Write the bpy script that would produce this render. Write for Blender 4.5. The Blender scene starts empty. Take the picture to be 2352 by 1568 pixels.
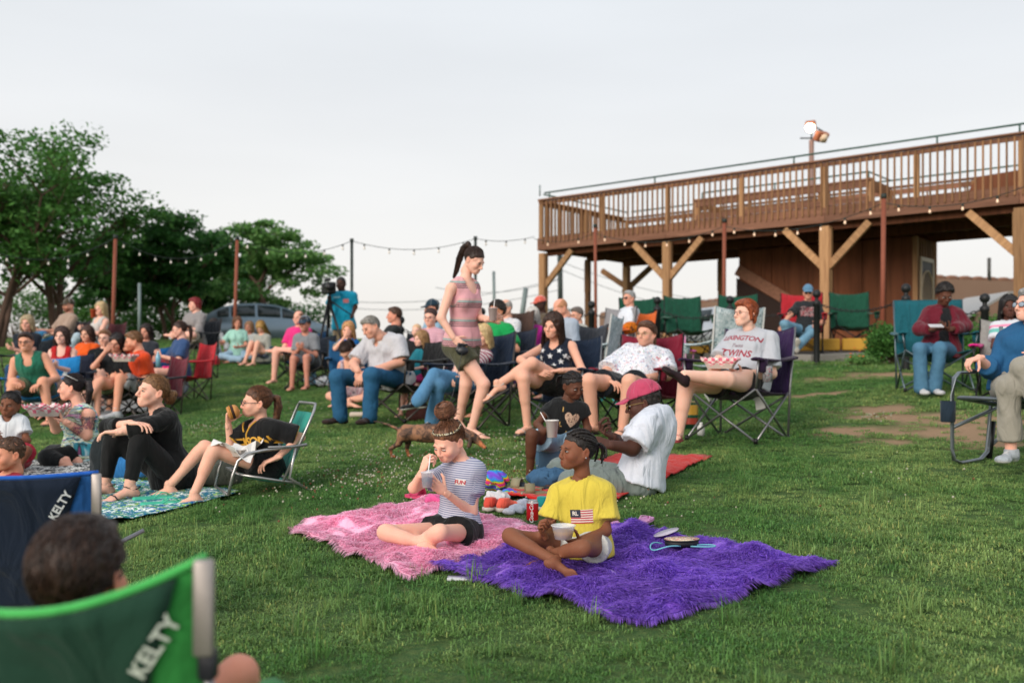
import bpy, bmesh, math, random, itertools
import numpy as np
from mathutils import Vector, Matrix, Quaternion
from mathutils.bvhtree import BVHTree
PI = math.pi
R = math.radians
rnd = random.Random(7)
scene = bpy.context.scene
COL = scene.collection

# ---------------------------------------------------------------- camera, sky, sun, exposure
CAMZ = 1.0            # eye height (metres); the lawn rises away from it
F = 2287.0            # focal length in pixels of a 2352 px wide picture (35 mm lens)
cam_d = bpy.data.cameras.new('camera')
cam_d.lens = 35.0
cam_d.sensor_width = 36.0
cam_d.shift_y = 0.0268
cam_d.clip_start = 0.05
cam_d.clip_end = 3000
cam_d.dof.use_dof = True
cam_d.dof.focus_distance = 4.9
cam_d.dof.aperture_fstop = 2.2
cam = bpy.data.objects.new('camera', cam_d)
cam.location = (0, 0, CAMZ)
cam.rotation_euler = (R(90), 0, 0)
COL.objects.link(cam)
scene.camera = cam

SUN_EL, SUN_AZ = R(24), R(215)      # low, hazy evening sun, behind the viewer to the left
world = bpy.data.worlds.new('World')
scene.world = world
world.use_nodes = True
wn, wl = world.node_tree.nodes, world.node_tree.links
bg = wn['Background']
sky = wn.new('ShaderNodeTexSky')
sky.sky_type = 'NISHITA'
sky.sun_disc = False
sky.sun_elevation = SUN_EL
sky.sun_rotation = SUN_AZ
sky.dust_density = 4.0
skys = wn.new('ShaderNodeVectorMath'); skys.operation = 'SCALE'; skys.inputs['Scale'].default_value = 0.10
wl.new(sky.outputs[0], skys.inputs[0])
# thin even overcast: pale cloud layer, a little warmer near the horizon
tc = wn.new('ShaderNodeTexCoord')
sep = wn.new('ShaderNodeSeparateXYZ'); wl.new(tc.outputs['Generated'], sep.inputs[0])
cr = wn.new('ShaderNodeValToRGB'); wl.new(sep.outputs['Z'], cr.inputs['Fac'])
el = cr.color_ramp.elements
el[0].position = 0.0;  el[0].color = (0.83, 0.79, 0.74, 1)
el[1].position = 0.60; el[1].color = (0.68, 0.74, 0.79, 1)
e = el.new(0.10); e.color = (0.81, 0.79, 0.765, 1)
e = el.new(0.28); e.color = (0.76, 0.775, 0.79, 1)
mp = wn.new('ShaderNodeMapping'); mp.inputs['Scale'].default_value = (1.0, 1.0, 5.0)
wl.new(tc.outputs['Generated'], mp.inputs[0])
nz = wn.new('ShaderNodeTexNoise'); nz.inputs['Scale'].default_value = 1.6; nz.inputs['Detail'].default_value = 5; nz.inputs['Roughness'].default_value = 0.45
wl.new(mp.outputs[0], nz.inputs['Vector'])
mr = wn.new('ShaderNodeMapRange'); mr.inputs['From Min'].default_value = 0.3; mr.inputs['From Max'].default_value = 0.7
mr.inputs['To Min'].default_value = 0.93; mr.inputs['To Max'].default_value = 1.04
wl.new(nz.outputs['Fac'], mr.inputs['Value'])
cm = wn.new('ShaderNodeVectorMath'); cm.operation = 'SCALE'
wl.new(cr.outputs[0], cm.inputs[0]); wl.new(mr.outputs[0], cm.inputs['Scale'])
mx = wn.new('ShaderNodeMix'); mx.data_type = 'RGBA'; mx.inputs[0].default_value = 0.86
wl.new(skys.outputs[0], mx.inputs[6]); wl.new(cm.outputs[0], mx.inputs[7])
wl.new(mx.outputs[2], bg.inputs['Color'])
bg.inputs['Strength'].default_value = 0.71

sun_d = bpy.data.lights.new('sun', 'SUN')
sun_d.energy = 1.5
sun_d.angle = R(32)
sun_d.color = (1.0, 0.90, 0.80)
sun = bpy.data.objects.new('sun', sun_d)
sd = Vector((math.sin(SUN_AZ) * math.cos(SUN_EL), math.cos(SUN_AZ) * math.cos(SUN_EL), math.sin(SUN_EL)))
sun.rotation_euler = sd.to_track_quat('Z', 'Y').to_euler()
sun.location = (-6, -8, 12)
COL.objects.link(sun)
scene.view_settings.view_transform = 'Standard'
scene.view_settings.look = 'None'
scene.view_settings.exposure = 0.80
scene.view_settings.gamma = 1
scene.view_settings.use_curve_mapping = False
scene.render.resolution_x, scene.render.resolution_y = 1024, 682
scene.cycles.max_bounces = 6
scene.cycles.transparent_max_bounces = 12

# ---------------------------------------------------------------- small helpers
def V3(*a): return np.array(a[0] if len(a) == 1 else a, float)
def nrm(v):
    v = np.asarray(v, float); n = np.linalg.norm(v)
    return v / n if n > 1e-9 else v
def lerp(a, b, t): return a + (b - a) * t
def W(px, row, Y):
    """point of the place at depth Y that shows at (px,row) of the 2352 wide picture"""
    return V3((px - 1176) / F * Y, Y, CAMZ + (847 - row) / F * Y)

# terrain: thin plate spline through measured heights (relative to the eye)
_cp = np.array([(0,3.1,-.97),(-1.7,3.0,-.97),(1.7,3.1,-.97),(0,1.2,-1.0),(-2.5,1.0,-1.02),(2.5,1.0,-1.0),(0,-3,-1.05),(.2,4.6,-.90),(-1.6,4.6,-.93),(2.2,4.7,-.86),
 (-2.5,6.6,-.88),(-4.4,7.5,-.88),(3.44,6.9,-.70),(1.6,8.5,-.64),(.12,9.6,-.64),(-.3,8.3,-.66),(-1.6,11.2,-.63),(4.7,11.2,-.26),(-6.8,14,-.57),
 (-3.3,16.4,-.27),(5,16,.10),(9,13,.0),(-5.8,21.7,.24),(-8,18,-.05),(1.0,16.5,-.05),(-1.9,16,-.12),(-12,20,.1),(-12,11,-.6),(3.0,13,-.32),
 (-16,32,.95),(-6,32,.95),(0,28,.75),(.7,24.5,.45),(8,26,.42),(12,18,.22),(15,30,.5),(0,40,.8),(-20,45,1.0),(20,42,.5),(-30,30,1.2),(-30,15,.0),(25,18,.3),(25,5,-.3),(-25,0,-1.),(0,-15,-1.2)])
def _tps_k(r2): return np.where(r2 > 1e-9, .5 * r2 * np.log(np.maximum(r2, 1e-12)), 0)
def _fit():
    P = _cp[:, :2]; n = len(P)
    K = _tps_k(((P[:, None] - P[None]) ** 2).sum(-1)) + np.eye(n) * .6
    A = np.zeros((n + 3, n + 3)); A[:n, :n] = K; A[:n, n] = A[n, :n] = 1
    A[:n, n+1:] = P; A[n+1:, :n] = P.T
    b = np.zeros(n + 3); b[:n] = _cp[:, 2]
    return np.linalg.solve(A, b)
_tw = _fit()
def ground(x, y):
    x = np.asarray(x, float); y = np.asarray(y, float)
    xc, yc = np.clip(x, -30, 25), np.clip(y, -15, 45)
    n = len(_cp)
    r2 = (xc[..., None] - _cp[:, 0]) ** 2 + (yc[..., None] - _cp[:, 1]) ** 2
    z = _tps_k(r2) @ _tw[:n] + _tw[n] + _tw[n+1] * xc + _tw[n+2] * yc
    z = z - np.clip(y - 38, 0, 400) * .03
    return z + CAMZ
def G(x, y): return float(ground(x, y))
def at(px, row, dz=0.):
    """where the sight line through (px,row) meets the lawn"""
    lo = None
    Ys = np.linspace(1.5, 60, 1200)
    X = (px - 1176) / F * Ys; Z = CAMZ + (847 - row) / F * Ys
    d = Z - ground(X, Ys)
    i = np.argmax(d < 0)
    Y = Ys[i]
    if d[i] >= 0: Y = Ys[np.argmin(d)]
    elif i > 0: Y = Ys[i-1] + (Ys[i] - Ys[i-1]) * d[i-1] / (d[i-1] - d[i])
    x = (px - 1176) / F * Y
    return V3(x, Y, G(x, Y) + dz)

# ---------------------------------------------------------------- linking
def link(o, parent=None):
    COL.objects.link(o)
    if parent is not None: o.parent = parent
    return o
def tag(o, label=None, cat=None, group=None, kind=None):
    if label: o['label'] = label
    if cat: o['category'] = cat
    if group: o['group'] = group
    if kind: o['kind'] = kind
    return o
def empty(name, loc=(0, 0, 0), label=None, cat=None, group=None, rz=0.):
    o = bpy.data.objects.new(name, None); o.location = loc; o.rotation_euler = (0, 0, rz)
    o.empty_display_size = .1
    COL.objects.link(o)
    return tag(o, label, cat, group)
def children_map(): pass
def copy_tree(o, parent=None):
    c = o.copy(); COL.objects.link(c)
    if parent is not None: c.parent = parent
    for ch in list(o.children): copy_tree(ch, c)
    return c

class MB:
    """collects geometry (vertices, faces of 3 or 4 corners, one material index each) for one mesh"""
    def __init__(s): s.v = []; s.q = []; s.t = []; s.qm = []; s.tm = []; s.n = 0; s.mats = []; s.col = []
    def mi(s, m):
        if m is None: return 0
        if m not in s.mats: s.mats.append(m)
        return s.mats.index(m)
    def add(s, V, Q=None, T=None, m=None, col=None):
        V = np.asarray(V, float).reshape(-1, 3); k = s.mi(m)
        if Q is not None and len(Q):
            Q = np.asarray(Q, int) + s.n; s.q.append(Q); s.qm.append(np.full(len(Q), k))
        if T is not None and len(T):
            T = np.asarray(T, int) + s.n; s.t.append(T); s.tm.append(np.full(len(T), k))
        s.v.append(V); s.n += len(V)
        c = np.ones((len(V), 4)) if col is None else np.broadcast_to(np.concatenate([np.asarray(col, float).reshape(-1, 3), np.ones((np.asarray(col, float).reshape(-1, 3).shape[0], 1))], 1), (len(V), 4))
        s.col.append(c)
        return s
    def box(s, c, d, m=None, R3=None, bev=0.):
        c = V3(c); d = V3(d) / 2
        if bev <= 0:
            P = np.array([(x, y, z) for x in (-1, 1) for y in (-1, 1) for z in (-1, 1)], float) * d
            Q = [(0,1,3,2),(4,6,7,5),(0,4,5,1),(2,3,7,6),(0,2,6,4),(1,5,7,3)]
            T = None
        else:
            P = []; 
            for x in (-1, 1):
                for y in (-1, 1):
                    for z in (-1, 1):
                        P += [(x*(d[0]-bev), y*(d[1]-bev), z*d[2]), (x*(d[0]-bev), y*d[1], z*(d[2]-bev)), (x*d[0], y*(d[1]-bev), z*(d[2]-bev))]
            P = np.array(P)
            def I(x, y, z, a): return ((x > 0) * 4 + (y > 0) * 2 + (z > 0)) * 3 + a
            Q = []; T = []
            for z in (-1, 1):
                f = [I(-1,-1,z,0), I(1,-1,z,0), I(1,1,z,0), I(-1,1,z,0)]; Q.append(f if z > 0 else f[::-1])
            for y in (-1, 1):
                f = [I(-1,y,-1,1), I(-1,y,1,1), I(1,y,1,1), I(1,y,-1,1)]; Q.append(f if y > 0 else f[::-1])
            for x in (-1, 1):
                f = [I(x,-1,-1,2), I(x,1,-1,2), I(x,1,1,2), I(x,-1,1,2)]; Q.append(f if x > 0 else f[::-1])
            for a in (-1, 1):
                for b in (-1, 1):
                    f = [I(a,b,-1,1), I(a,b,-1,2), I(a,b,1,2), I(a,b,1,1)]; Q.append(f if a*b < 0 else f[::-1])
                    f = [I(a,-1,b,0), I(a,-1,b,2), I(a,1,b,2), I(a,1,b,0)]; Q.append(f if a*b > 0 else f[::-1])
                    f = [I(-1,a,b,0), I(-1,a,b,1), I(1,a,b,1), I(1,a,b,0)]; Q.append(f if a*b < 0 else f[::-1])
                    for c2 in (-1, 1):
                        T.append([I(a,b,c2,0), I(a,b,c2,1), I(a,b,c2,2)])
        if R3 is not None: P = P @ np.asarray(R3, float).T
        return s.add(P + c, Q, T, m)
    def beam(s, a, b, w, h, m=None, up=(0, 0, 1), bev=0.):
        a, b = V3(a), V3(b); L = np.linalg.norm(b - a); x = (b - a) / L
        y = nrm(np.cross(up, x)); z = np.cross(x, y)
        return s.box((a + b) / 2, (L, w, h), m, np.stack([x, y, z], 1), bev)
    def tube(s, pts, r, m=None, n=8, cap=True, closed=False, col=None, flat=1., up=(0.013, 0.021, 1.0)):
        P = np.asarray(pts, float); k = len(P)
        r = np.broadcast_to(np.asarray(r, float), (k,))
        if closed: tg = np.roll(P, -1, 0) - np.roll(P, 1, 0)
        else: tg = np.gradient(P, axis=0)
        tg /= np.maximum(np.linalg.norm(tg, axis=1, keepdims=True), 1e-9)
        u = np.asarray(up, float)
        A = np.cross(u, tg); ln = np.linalg.norm(A, axis=1, keepdims=True)
        A = np.where(ln < .15, np.cross((1., .03, .02), tg), A); A /= np.maximum(np.linalg.norm(A, axis=1, keepdims=True), 1e-9)
        for i in range(1, k):
            if A[i] @ A[i-1] < 0: A[i] = -A[i]
        B = np.cross(tg, A)
        th = np.arange(n) * 2 * PI / n
        ring = P[:, None] + r[:, None, None] * (np.cos(th)[None, :, None] * A[:, None] + flat * np.sin(th)[None, :, None] * B[:, None])
        Vv = ring.reshape(-1, 3)
        i = np.arange(k if closed else k - 1)[:, None]; j = np.arange(n)[None]
        i2 = (i + 1) % k; j2 = (j + 1) % n
        Q = np.stack([i*n+j, i*n+j2, i2*n+j2, i2*n+j], -1).reshape(-1, 4)
        T = []
        if cap and not closed:
            Vv = np.concatenate([Vv, P[:1], P[-1:]]); a = k*n; b = a + 1
            T = [(a, (jj+1) % n, jj) for jj in range(n)] + [(b, (k-1)*n+jj, (k-1)*n+(jj+1) % n) for jj in range(n)]
        return s.add(Vv, Q, T, m, col)
    def lathe(s, prof, c=(0, 0, 0), m=None, n=16, R3=None):
        prof = np.asarray(prof, float); k = len(prof); th = np.arange(n) * 2 * PI / n
        P = np.stack([prof[:, 0, None]*np.cos(th), prof[:, 0, None]*np.sin(th), np.broadcast_to(prof[:, 1, None], (k, n))], -1).reshape(-1, 3)
        if R3 is not None: P = P @ np.asarray(R3, float).T
        i = np.arange(k-1)[:, None]; j = np.arange(n)[None]; j2 = (j+1) % n
        Q = np.stack([i*n+j, i*n+j2, (i+1)*n+j2, (i+1)*n+j], -1).reshape(-1, 4)
        return s.add(P + V3(c), Q, None, m)
    def grid(s, P, m=None, th=0., col=None):
        """P (a,b,3) sheet; th>0 gives it a thickness"""
        P = np.asarray(P, float); a, b = P.shape[:2]
        i = np.arange(a-1)[:, None]; j = np.arange(b-1)[None]
        Q = np.stack([i*b+j, (i+1)*b+j, (i+1)*b+j+1, i*b+j+1], -1).reshape(-1, 4)
        if th <= 0: return s.add(P, Q, None, m, col)
        du = np.gradient(P, axis=0); dv = np.gradient(P, axis=1); N = np.cross(du, dv)
        N /= np.maximum(np.linalg.norm(N, axis=2, keepdims=True), 1e-9)
        V = np.concatenate([(P + N*th/2).reshape(-1, 3), (P - N*th/2).reshape(-1, 3)]); o = a*b
        rim = [i_*b for i_ in range(a)] + [(a-1)*b+j_ for j_ in range(1, b)] + [i_*b+b-1 for i_ in range(a-2, -1, -1)] + [j_ for j_ in range(b-2, 0, -1)]
        E = [(rim[q], rim[(q+1) % len(rim)]) for q in range(len(rim))]
        Q2 = np.concatenate([Q, Q[:, ::-1] + o, np.array([(y, x, x+o, y+o) for x, y in E])])
        cc = None if col is None else (np.concatenate([np.asarray(col).reshape(-1, 3)]*2) if np.asarray(col).size > 3 else col)
        return s.add(V, Q2, None, m, cc)
    def poly(s, P, th, m=None, up=(0, 0, 1)):
        """flat outline P (n,3) extruded by th along up, fan filled"""
        P = np.asarray(P, float); n = len(P); u = nrm(up) * th; c = P.mean(0)
        V = np.concatenate([P, P + u, [c], [c + u]])
        T = [(2*n, (i+1) % n, i) for i in range(n)] + [(2*n+1, n+i, n+(i+1) % n) for i in range(n)]
        Q = [(i, (i+1) % n, n+(i+1) % n, n+i) for i in range(n)]
        return s.add(V, Q, T, m)
    def arr(s):
        V = np.concatenate(s.v) if s.v else np.zeros((0, 3))
        return V
    def mesh(s, name, smooth=True, mats=None, color=False):
        V = np.concatenate(s.v)
        q = np.concatenate(s.q) if s.q else np.zeros((0, 4), int); t = np.concatenate(s.t) if s.t else np.zeros((0, 3), int)
        mi = np.concatenate([np.concatenate(s.qm) if s.qm else np.zeros(0, int), np.concatenate(s.tm) if s.tm else np.zeros(0, int)])
        me = raw_mesh(name, V, q, t, mi, smooth)
        for m in (mats or s.mats): me.materials.append(m)
        if color:
            at_ = me.color_attributes.new('tint', 'FLOAT_COLOR', 'POINT')
            at_.data.foreach_set('color', np.concatenate(s.col).astype(np.float32).ravel())
        return me
    def obj(s, name, parent=None, m=None, smooth=True, color=False, loc=None, auto=None):
        me = s.mesh(name, smooth, [m] if m is not None and not s.mats else None, color)
        o = bpy.data.objects.new(name, me)
        if loc is not None: o.location = loc
        return link(o, parent)

def raw_mesh(name, V, q, t=None, mi=None, smooth=True):
    V = np.asarray(V, np.float32); q = np.asarray(q, np.int32).reshape(-1, 4)
    t = np.zeros((0, 3), np.int32) if t is None or len(t) == 0 else np.asarray(t, np.int32).reshape(-1, 3)
    me = bpy.data.meshes.new(name)
    me.vertices.add(len(V)); me.vertices.foreach_set('co', V.ravel())
    loops = np.concatenate([q.ravel(), t.ravel()]); me.loops.add(len(loops)); me.loops.foreach_set('vertex_index', loops)
    nf = len(q) + len(t); me.polygons.add(nf)
    st = np.concatenate([np.arange(len(q))*4, len(q)*4 + np.arange(len(t))*3]).astype(np.int32)
    me.polygons.foreach_set('loop_start', st)
    if mi is not None: me.polygons.foreach_set('material_index', np.asarray(mi, np.int32))
    me.polygons.foreach_set('use_smooth', np.full(nf, bool(smooth)))
    me.update(calc_edges=True)
    return me

def flat_shade_sharp(o, ang=35):
    """sharp edges where faces meet at more than ang degrees"""
    me = o.data if hasattr(o, 'data') else o
    try: me.set_sharp_from_angle(angle=R(ang))
    except Exception: pass
    return o

# ---------------------------------------------------------------- implicit surfaces (smooth unions), meshed by surface nets
_E = [((0,0,0),(1,0,0)),((0,1,0),(1,1,0)),((0,0,1),(1,0,1)),((0,1,1),(1,1,1)),((0,0,0),(0,1,0)),((1,0,0),(1,1,0)),((0,0,1),(0,1,1)),((1,0,1),(1,1,1)),
      ((0,0,0),(0,0,1)),((1,0,0),(1,0,1)),((0,1,0),(0,1,1)),((1,1,0),(1,1,1))]
def surf_nets(Fd, org, h):
    S = Fd < 0; a = S.astype(np.int8)
    c = a[:-1,:-1,:-1]+a[1:,:-1,:-1]+a[:-1,1:,:-1]+a[:-1,:-1,1:]+a[1:,1:,:-1]+a[1:,:-1,1:]+a[:-1,1:,1:]+a[1:,1:,1:]
    mix = (c > 0) & (c < 8)
    ii = np.argwhere(mix)
    if len(ii) == 0: return np.zeros((0, 3)), np.zeros((0, 4), int)
    idx = np.full(mix.shape, -1, np.int32); idx[mix] = np.arange(len(ii))
    acc = np.zeros((len(ii), 3)); cnt = np.zeros(len(ii))
    x, y, z = ii.T
    for o1, o2 in _E:
        f1 = Fd[x+o1[0], y+o1[1], z+o1[2]]; f2 = Fd[x+o2[0], y+o2[1], z+o2[2]]
        m = (f1 < 0) != (f2 < 0)
        t = np.where(m, f1 / np.where(m, f1 - f2, 1), 0)
        acc += m[:, None] * (np.array(o1) + t[:, None] * (np.array(o2) - np.array(o1))); cnt += m
    V = org + h * (acc / cnt[:, None] + ii)
    Q = []
    def quads(D, sgn, cells):
        pass
    A, B = S[:-1], S[1:]
    e = np.argwhere((A != B)[:, 1:-1, 1:-1]) + (0, 1, 1)
    if len(e):
        i, j, k = e.T; q = np.stack([idx[i,j-1,k-1], idx[i,j,k-1], idx[i,j,k], idx[i,j-1,k]], 1); fl = ~A[i, j, k]; q[fl] = q[fl][:, ::-1]; Q.append(q)
    A, B = S[:, :-1], S[:, 1:]
    e = np.argwhere((A != B)[1:-1, :, 1:-1]) + (1, 0, 1)
    if len(e):
        i, j, k = e.T; q = np.stack([idx[i-1,j,k-1], idx[i-1,j,k], idx[i,j,k], idx[i,j,k-1]], 1); fl = ~A[i, j, k]; q[fl] = q[fl][:, ::-1]; Q.append(q)
    A, B = S[:, :, :-1], S[:, :, 1:]
    e = np.argwhere((A != B)[1:-1, 1:-1, :]) + (1, 1, 0)
    if len(e):
        i, j, k = e.T; q = np.stack([idx[i-1,j-1,k], idx[i,j-1,k], idx[i,j,k], idx[i-1,j,k]], 1); fl = ~A[i, j, k]; q[fl] = q[fl][:, ::-1]; Q.append(q)
    return V, np.concatenate(Q)

def wob(P, f=1., seed=0.):
    """cheap smooth noise in about -1..1 from warped sines"""
    x, y, z = P[..., 0]*f + seed*1.7, P[..., 1]*f - seed*2.3, P[..., 2]*f + seed*.9
    a = np.sin(1.9*x + 1.3*np.sin(1.1*z + seed)) ; b = np.sin(2.3*y + 1.1*np.sin(1.7*x)); c = np.sin(2.1*z + 1.2*np.sin(1.3*y + 1.))
    return (a*b + b*c + c*a) / 1.8 + .3*np.sin(4.1*x + 3.3*z + 2*b)

class Sdf:
    def __init__(s): s.ops = []
    def cone(s, a, b, r1, r2=None, k=.02, op='+', flat=None, clip=False, clipa=False):
        s.ops.append(('c', op, k, V3(a), V3(b), float(r1), float(r1 if r2 is None else r2), flat, clip, clipa)); return s
    def ell(s, c, r, M=None, k=.02, op='+'):
        r = np.broadcast_to(np.asarray(r, float), (3,)); s.ops.append(('e', op, k, V3(c), r, None if M is None else np.asarray(M, float))); return s
    def plane(s, p, n, k=.004):
        """keep the side the normal points away from"""
        s.ops.append(('p', '&', k, V3(p), nrm(n))); return s
    def ext(s, o):
        if o[0] == 'c':
            f = 1. if o[7] is None else max(1., o[7][1])
            r = max(o[5], o[6]) * f; return np.minimum(o[3], o[4]) - r, np.maximum(o[3], o[4]) + r
        r = o[4] if o[5] is None else np.sqrt(((o[5] * o[4][None, :]) ** 2).sum(1))
        return o[3] - r, o[3] + r
    def dist(s, o, P):
        if o[0] == 'c':
            a, b, r1, r2, flat, clip, clipa = o[3:]
            ab = b - a; L2 = max(ab @ ab, 1e-12); v = P - a
            t0 = (v @ ab) / L2; t = np.clip(t0, 0, 1); q = v - t[..., None] * ab
            if flat is not None:
                n, sc = nrm(flat[0]), flat[1]; vn = q @ n
                d2 = (q*q).sum(-1) - vn**2 + (vn/sc)**2
            else: d2 = (q*q).sum(-1)
            d = np.sqrt(np.maximum(d2, 1e-12)) - (r1 + (r2 - r1) * t)
            L = math.sqrt(L2)
            if clip: d = np.maximum(d, (t0 - 1) * L)
            if clipa: d = np.maximum(d, -t0 * L)
            return d
        q = P - o[3]
        if o[5] is not None: q = q @ o[5]
        q = q / o[4]; k0 = np.sqrt((q*q).sum(-1)); k1 = np.sqrt(((q/o[4])**2).sum(-1))
        return k0 * (k0 - 1) / np.maximum(k1, 1e-6)
    def mesh(s, h, noise=None, clipz=None):
        lo = np.full(3, 1e9); hi = -lo
        for o in s.ops:
            if o[0] != 'p' and o[1] == '+':
                a, b = s.ext(o); lo = np.minimum(lo, a); hi = np.maximum(hi, b)
        na = abs(noise[0]) if noise else 0
        lo = lo - 3*h - na; hi = hi + 3*h + na
        n = np.ceil((hi - lo) / h).astype(int) + 1
        ax = [lo[i] + h*np.arange(n[i]) for i in range(3)]
        Fd = np.full(tuple(n), 10., np.float64)
        for o in s.ops:
            k = o[2]
            if o[0] == 'p':
                p, nn = o[3], o[4]
                d = (ax[0][:, None, None]-p[0])*nn[0] + (ax[1][None, :, None]-p[1])*nn[1] + (ax[2][None, None]-p[2])*nn[2]
                hh = np.maximum(k - np.abs(Fd - d), 0) / k; Fd = np.maximum(Fd, d) + hh*hh*k*.25
                continue
            a, b = s.ext(o); mg = k + 2.5*h + na
            i0 = np.clip(np.floor((a - mg - lo)/h).astype(int), 0, n); i1 = np.clip(np.ceil((b + mg - lo)/h).astype(int)+1, 0, n)
            if (i1 <= i0).any(): continue
            sl = tuple(slice(i0[i], i1[i]) for i in range(3))
            P = np.stack(np.meshgrid(*[ax[i][sl[i]] for i in range(3)], indexing='ij'), -1)
            d = s.dist(o, P); f = Fd[sl]
            if o[1] == '+':
                hh = np.maximum(k - np.abs(f - d), 0) / k; Fd[sl] = np.minimum(f, d) - hh*hh*k*.25
            else:
                d = -d; hh = np.maximum(k - np.abs(f - d), 0) / k; Fd[sl] = np.maximum(f, d) + hh*hh*k*.25
        if noise:
            m = np.abs(Fd) < na*2 + 2*h
            I = np.argwhere(m); P = lo + I*h
            Fd[m] += noise[0] * noise[1](P)
        return surf_nets(Fd, lo, h)

# ---------------------------------------------------------------- materials
_mc = {}
def srgb(c):
    if isinstance(c, str):
        c = [int(c[i:i+2], 16)/255 for i in (0, 2, 4)]
        c = [x/12.92 if x <= .04045 else ((x+.055)/1.055)**2.4 for x in c]
    return tuple(c[:3])
class NT:
    def __init__(s, name):
        s.m = bpy.data.materials.new(name); s.m.use_nodes = True
        s.n, s.l = s.m.node_tree.nodes, s.m.node_tree.links; s.b = s.n['Principled BSDF']
    def node(s, t, **kw):
        n = s.n.new(t)
        for k, v in kw.items():
            if k.startswith('i_'): n.inputs[k[2:].replace('_', ' ')].default_value = v
            elif k.startswith('x'): n.inputs[int(k[1:])].default_value = v
            else: setattr(n, k, v)
        return n
    def link(s, a, b): s.l.new(a, b)
    def coord(s, kind='Object', scale=None, rot=None):
        if kind.startswith('@'):
            t = s.node('ShaderNodeAttribute', attribute_name=kind[1:]); o = t.outputs['Vector']
        else:
            t = s.node('ShaderNodeTexCoord'); o = t.outputs[kind]
        if scale is not None or rot is not None:
            m = s.node('ShaderNodeMapping'); m.inputs['Scale'].default_value = scale or (1, 1, 1)
            if rot: m.inputs['Rotation'].default_value = rot
            s.link(o, m.inputs[0]); o = m.outputs[0]
        return o
    def noise(s, co, scale, detail=3, rough=.5, dist=0.):
        n = s.node('ShaderNodeTexNoise', i_Scale=scale, i_Detail=detail, i_Roughness=rough, i_Distortion=dist); s.link(co, n.inputs['Vector']); return n.outputs['Fac']
    def ramp(s, fac, stops, interp='LINEAR'):
        r = s.node('ShaderNodeValToRGB'); cr = r.color_ramp; cr.interpolation = interp
        while len(cr.elements) < len(stops): cr.elements.new(.5)
        for e, (p, c) in zip(cr.elements, stops): e.position = p; e.color = (*srgb(c), 1)
        s.link(fac, r.inputs['Fac']); return r.outputs[0]
    def mix(s, fac, a, b, blend='MIX'):
        m = s.node('ShaderNodeMix', data_type='RGBA', blend_type=blend)
        for inp, v in ((m.inputs[0], fac), (m.inputs[6], a), (m.inputs[7], b)):
            if isinstance(v, (int, float)): inp.default_value = v
            elif isinstance(v, (tuple, list, str)): inp.default_value = (*srgb(v), 1)
            else: s.link(v, inp)
        return m.outputs[2]
    def math(s, op, a, b=0., c=None):
        m = s.node('ShaderNodeMath', operation=op)
        for i, v in enumerate((a, b) if c is None else (a, b, c)):
            if isinstance(v, (int, float)): m.inputs[i].default_value = v
            else: s.link(v, m.inputs[i])
        return m.outputs[0]
    def bump(s, h, strength=.3, dist=.01):
        b = s.node('ShaderNodeBump', i_Strength=strength, i_Distance=dist); s.link(h, b.inputs['Height'])
        s.link(b.outputs[0], s.b.inputs['Normal']); return b
    def out(s, color=None, rough=.6, metal=0., spec=None, **kw):
        if color is not None:
            if isinstance(color, (tuple, list, str)): s.b.inputs['Base Color'].default_value = (*srgb(color), 1)
            else: s.link(color, s.b.inputs['Base Color'])
        if isinstance(rough, (int, float)): s.b.inputs['Roughness'].default_value = rough
        else: s.link(rough, s.b.inputs['Roughness'])
        s.b.inputs['Metallic'].default_value = metal
        if spec is not None: s.b.inputs['Specular IOR Level'].default_value = spec
        for k, v in kw.items(): s.b.inputs[k.replace('_', ' ')].default_value = v
        return s.m
def memo(f):
    def g(*a, **k):
        key = (f.__name__, str(a), str(sorted(k.items())))
        if key not in _mc: _mc[key] = f(*a, **k)
        return _mc[key]
    return g

@memo
def m_plain(c, rough=.55, metal=0., var=.12, sc=9., bump=.0, spec=None):
    t = NT('plain'); co = t.coord('Object')
    n = t.noise(co, sc, 4, .6)
    col = t.mix(t.math('MULTIPLY', n, var*2), c, tuple(x*.45 for x in srgb(c)))
    if bump: t.bump(t.noise(co, sc*14, 3), bump, .004)
    return t.out(col, rough, metal, spec)
@memo
def m_metal(c='9a9a98', rough=.35):
    t = NT('metal'); co = t.coord('Object'); n = t.noise(co, 30, 4)
    col = t.mix(n, c, tuple(x*.65 for x in srgb(c)))
    return t.out(col, t.math('ADD', t.math('MULTIPLY', n, .2), rough - .1), .75)
@memo
def m_cloth(c, c2=None, fold=.5, rough=.85, weave=True, var=.1, sheen=.25):
    """woven or knitted cloth with fine creases"""
    t = NT('cloth'); co = t.coord('Object')
    big = t.noise(co, 7, 4, .55, .6)
    a = tuple(srgb(c)); b = srgb(c2) if c2 else tuple(x*(1-2.2*var) for x in a)
    fine = t.noise(co, 160, 2, .7)
    col = t.mix(t.math('MULTIPLY', t.math('ADD', t.math('MULTIPLY', big, .6), t.math('MULTIPLY', fine, .5)), .9), a, b)
    st = t.coord('Object', (9, 9, 3.2), (.3, .5, 0))
    h = t.math('ADD', t.math('MULTIPLY', t.noise(st, 1.2, 3, .45, 1.1), 1.0), t.math('MULTIPLY', fine, .03 if weave else .008))
    t.bump(h, min(1, fold*1.5), .05)
    m = t.out(col, rough, 0., .25)
    t.b.inputs['Sheen Weight'].default_value = sheen*.5
    t.b.inputs['Sheen Roughness'].default_value = .5
    return m
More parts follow.
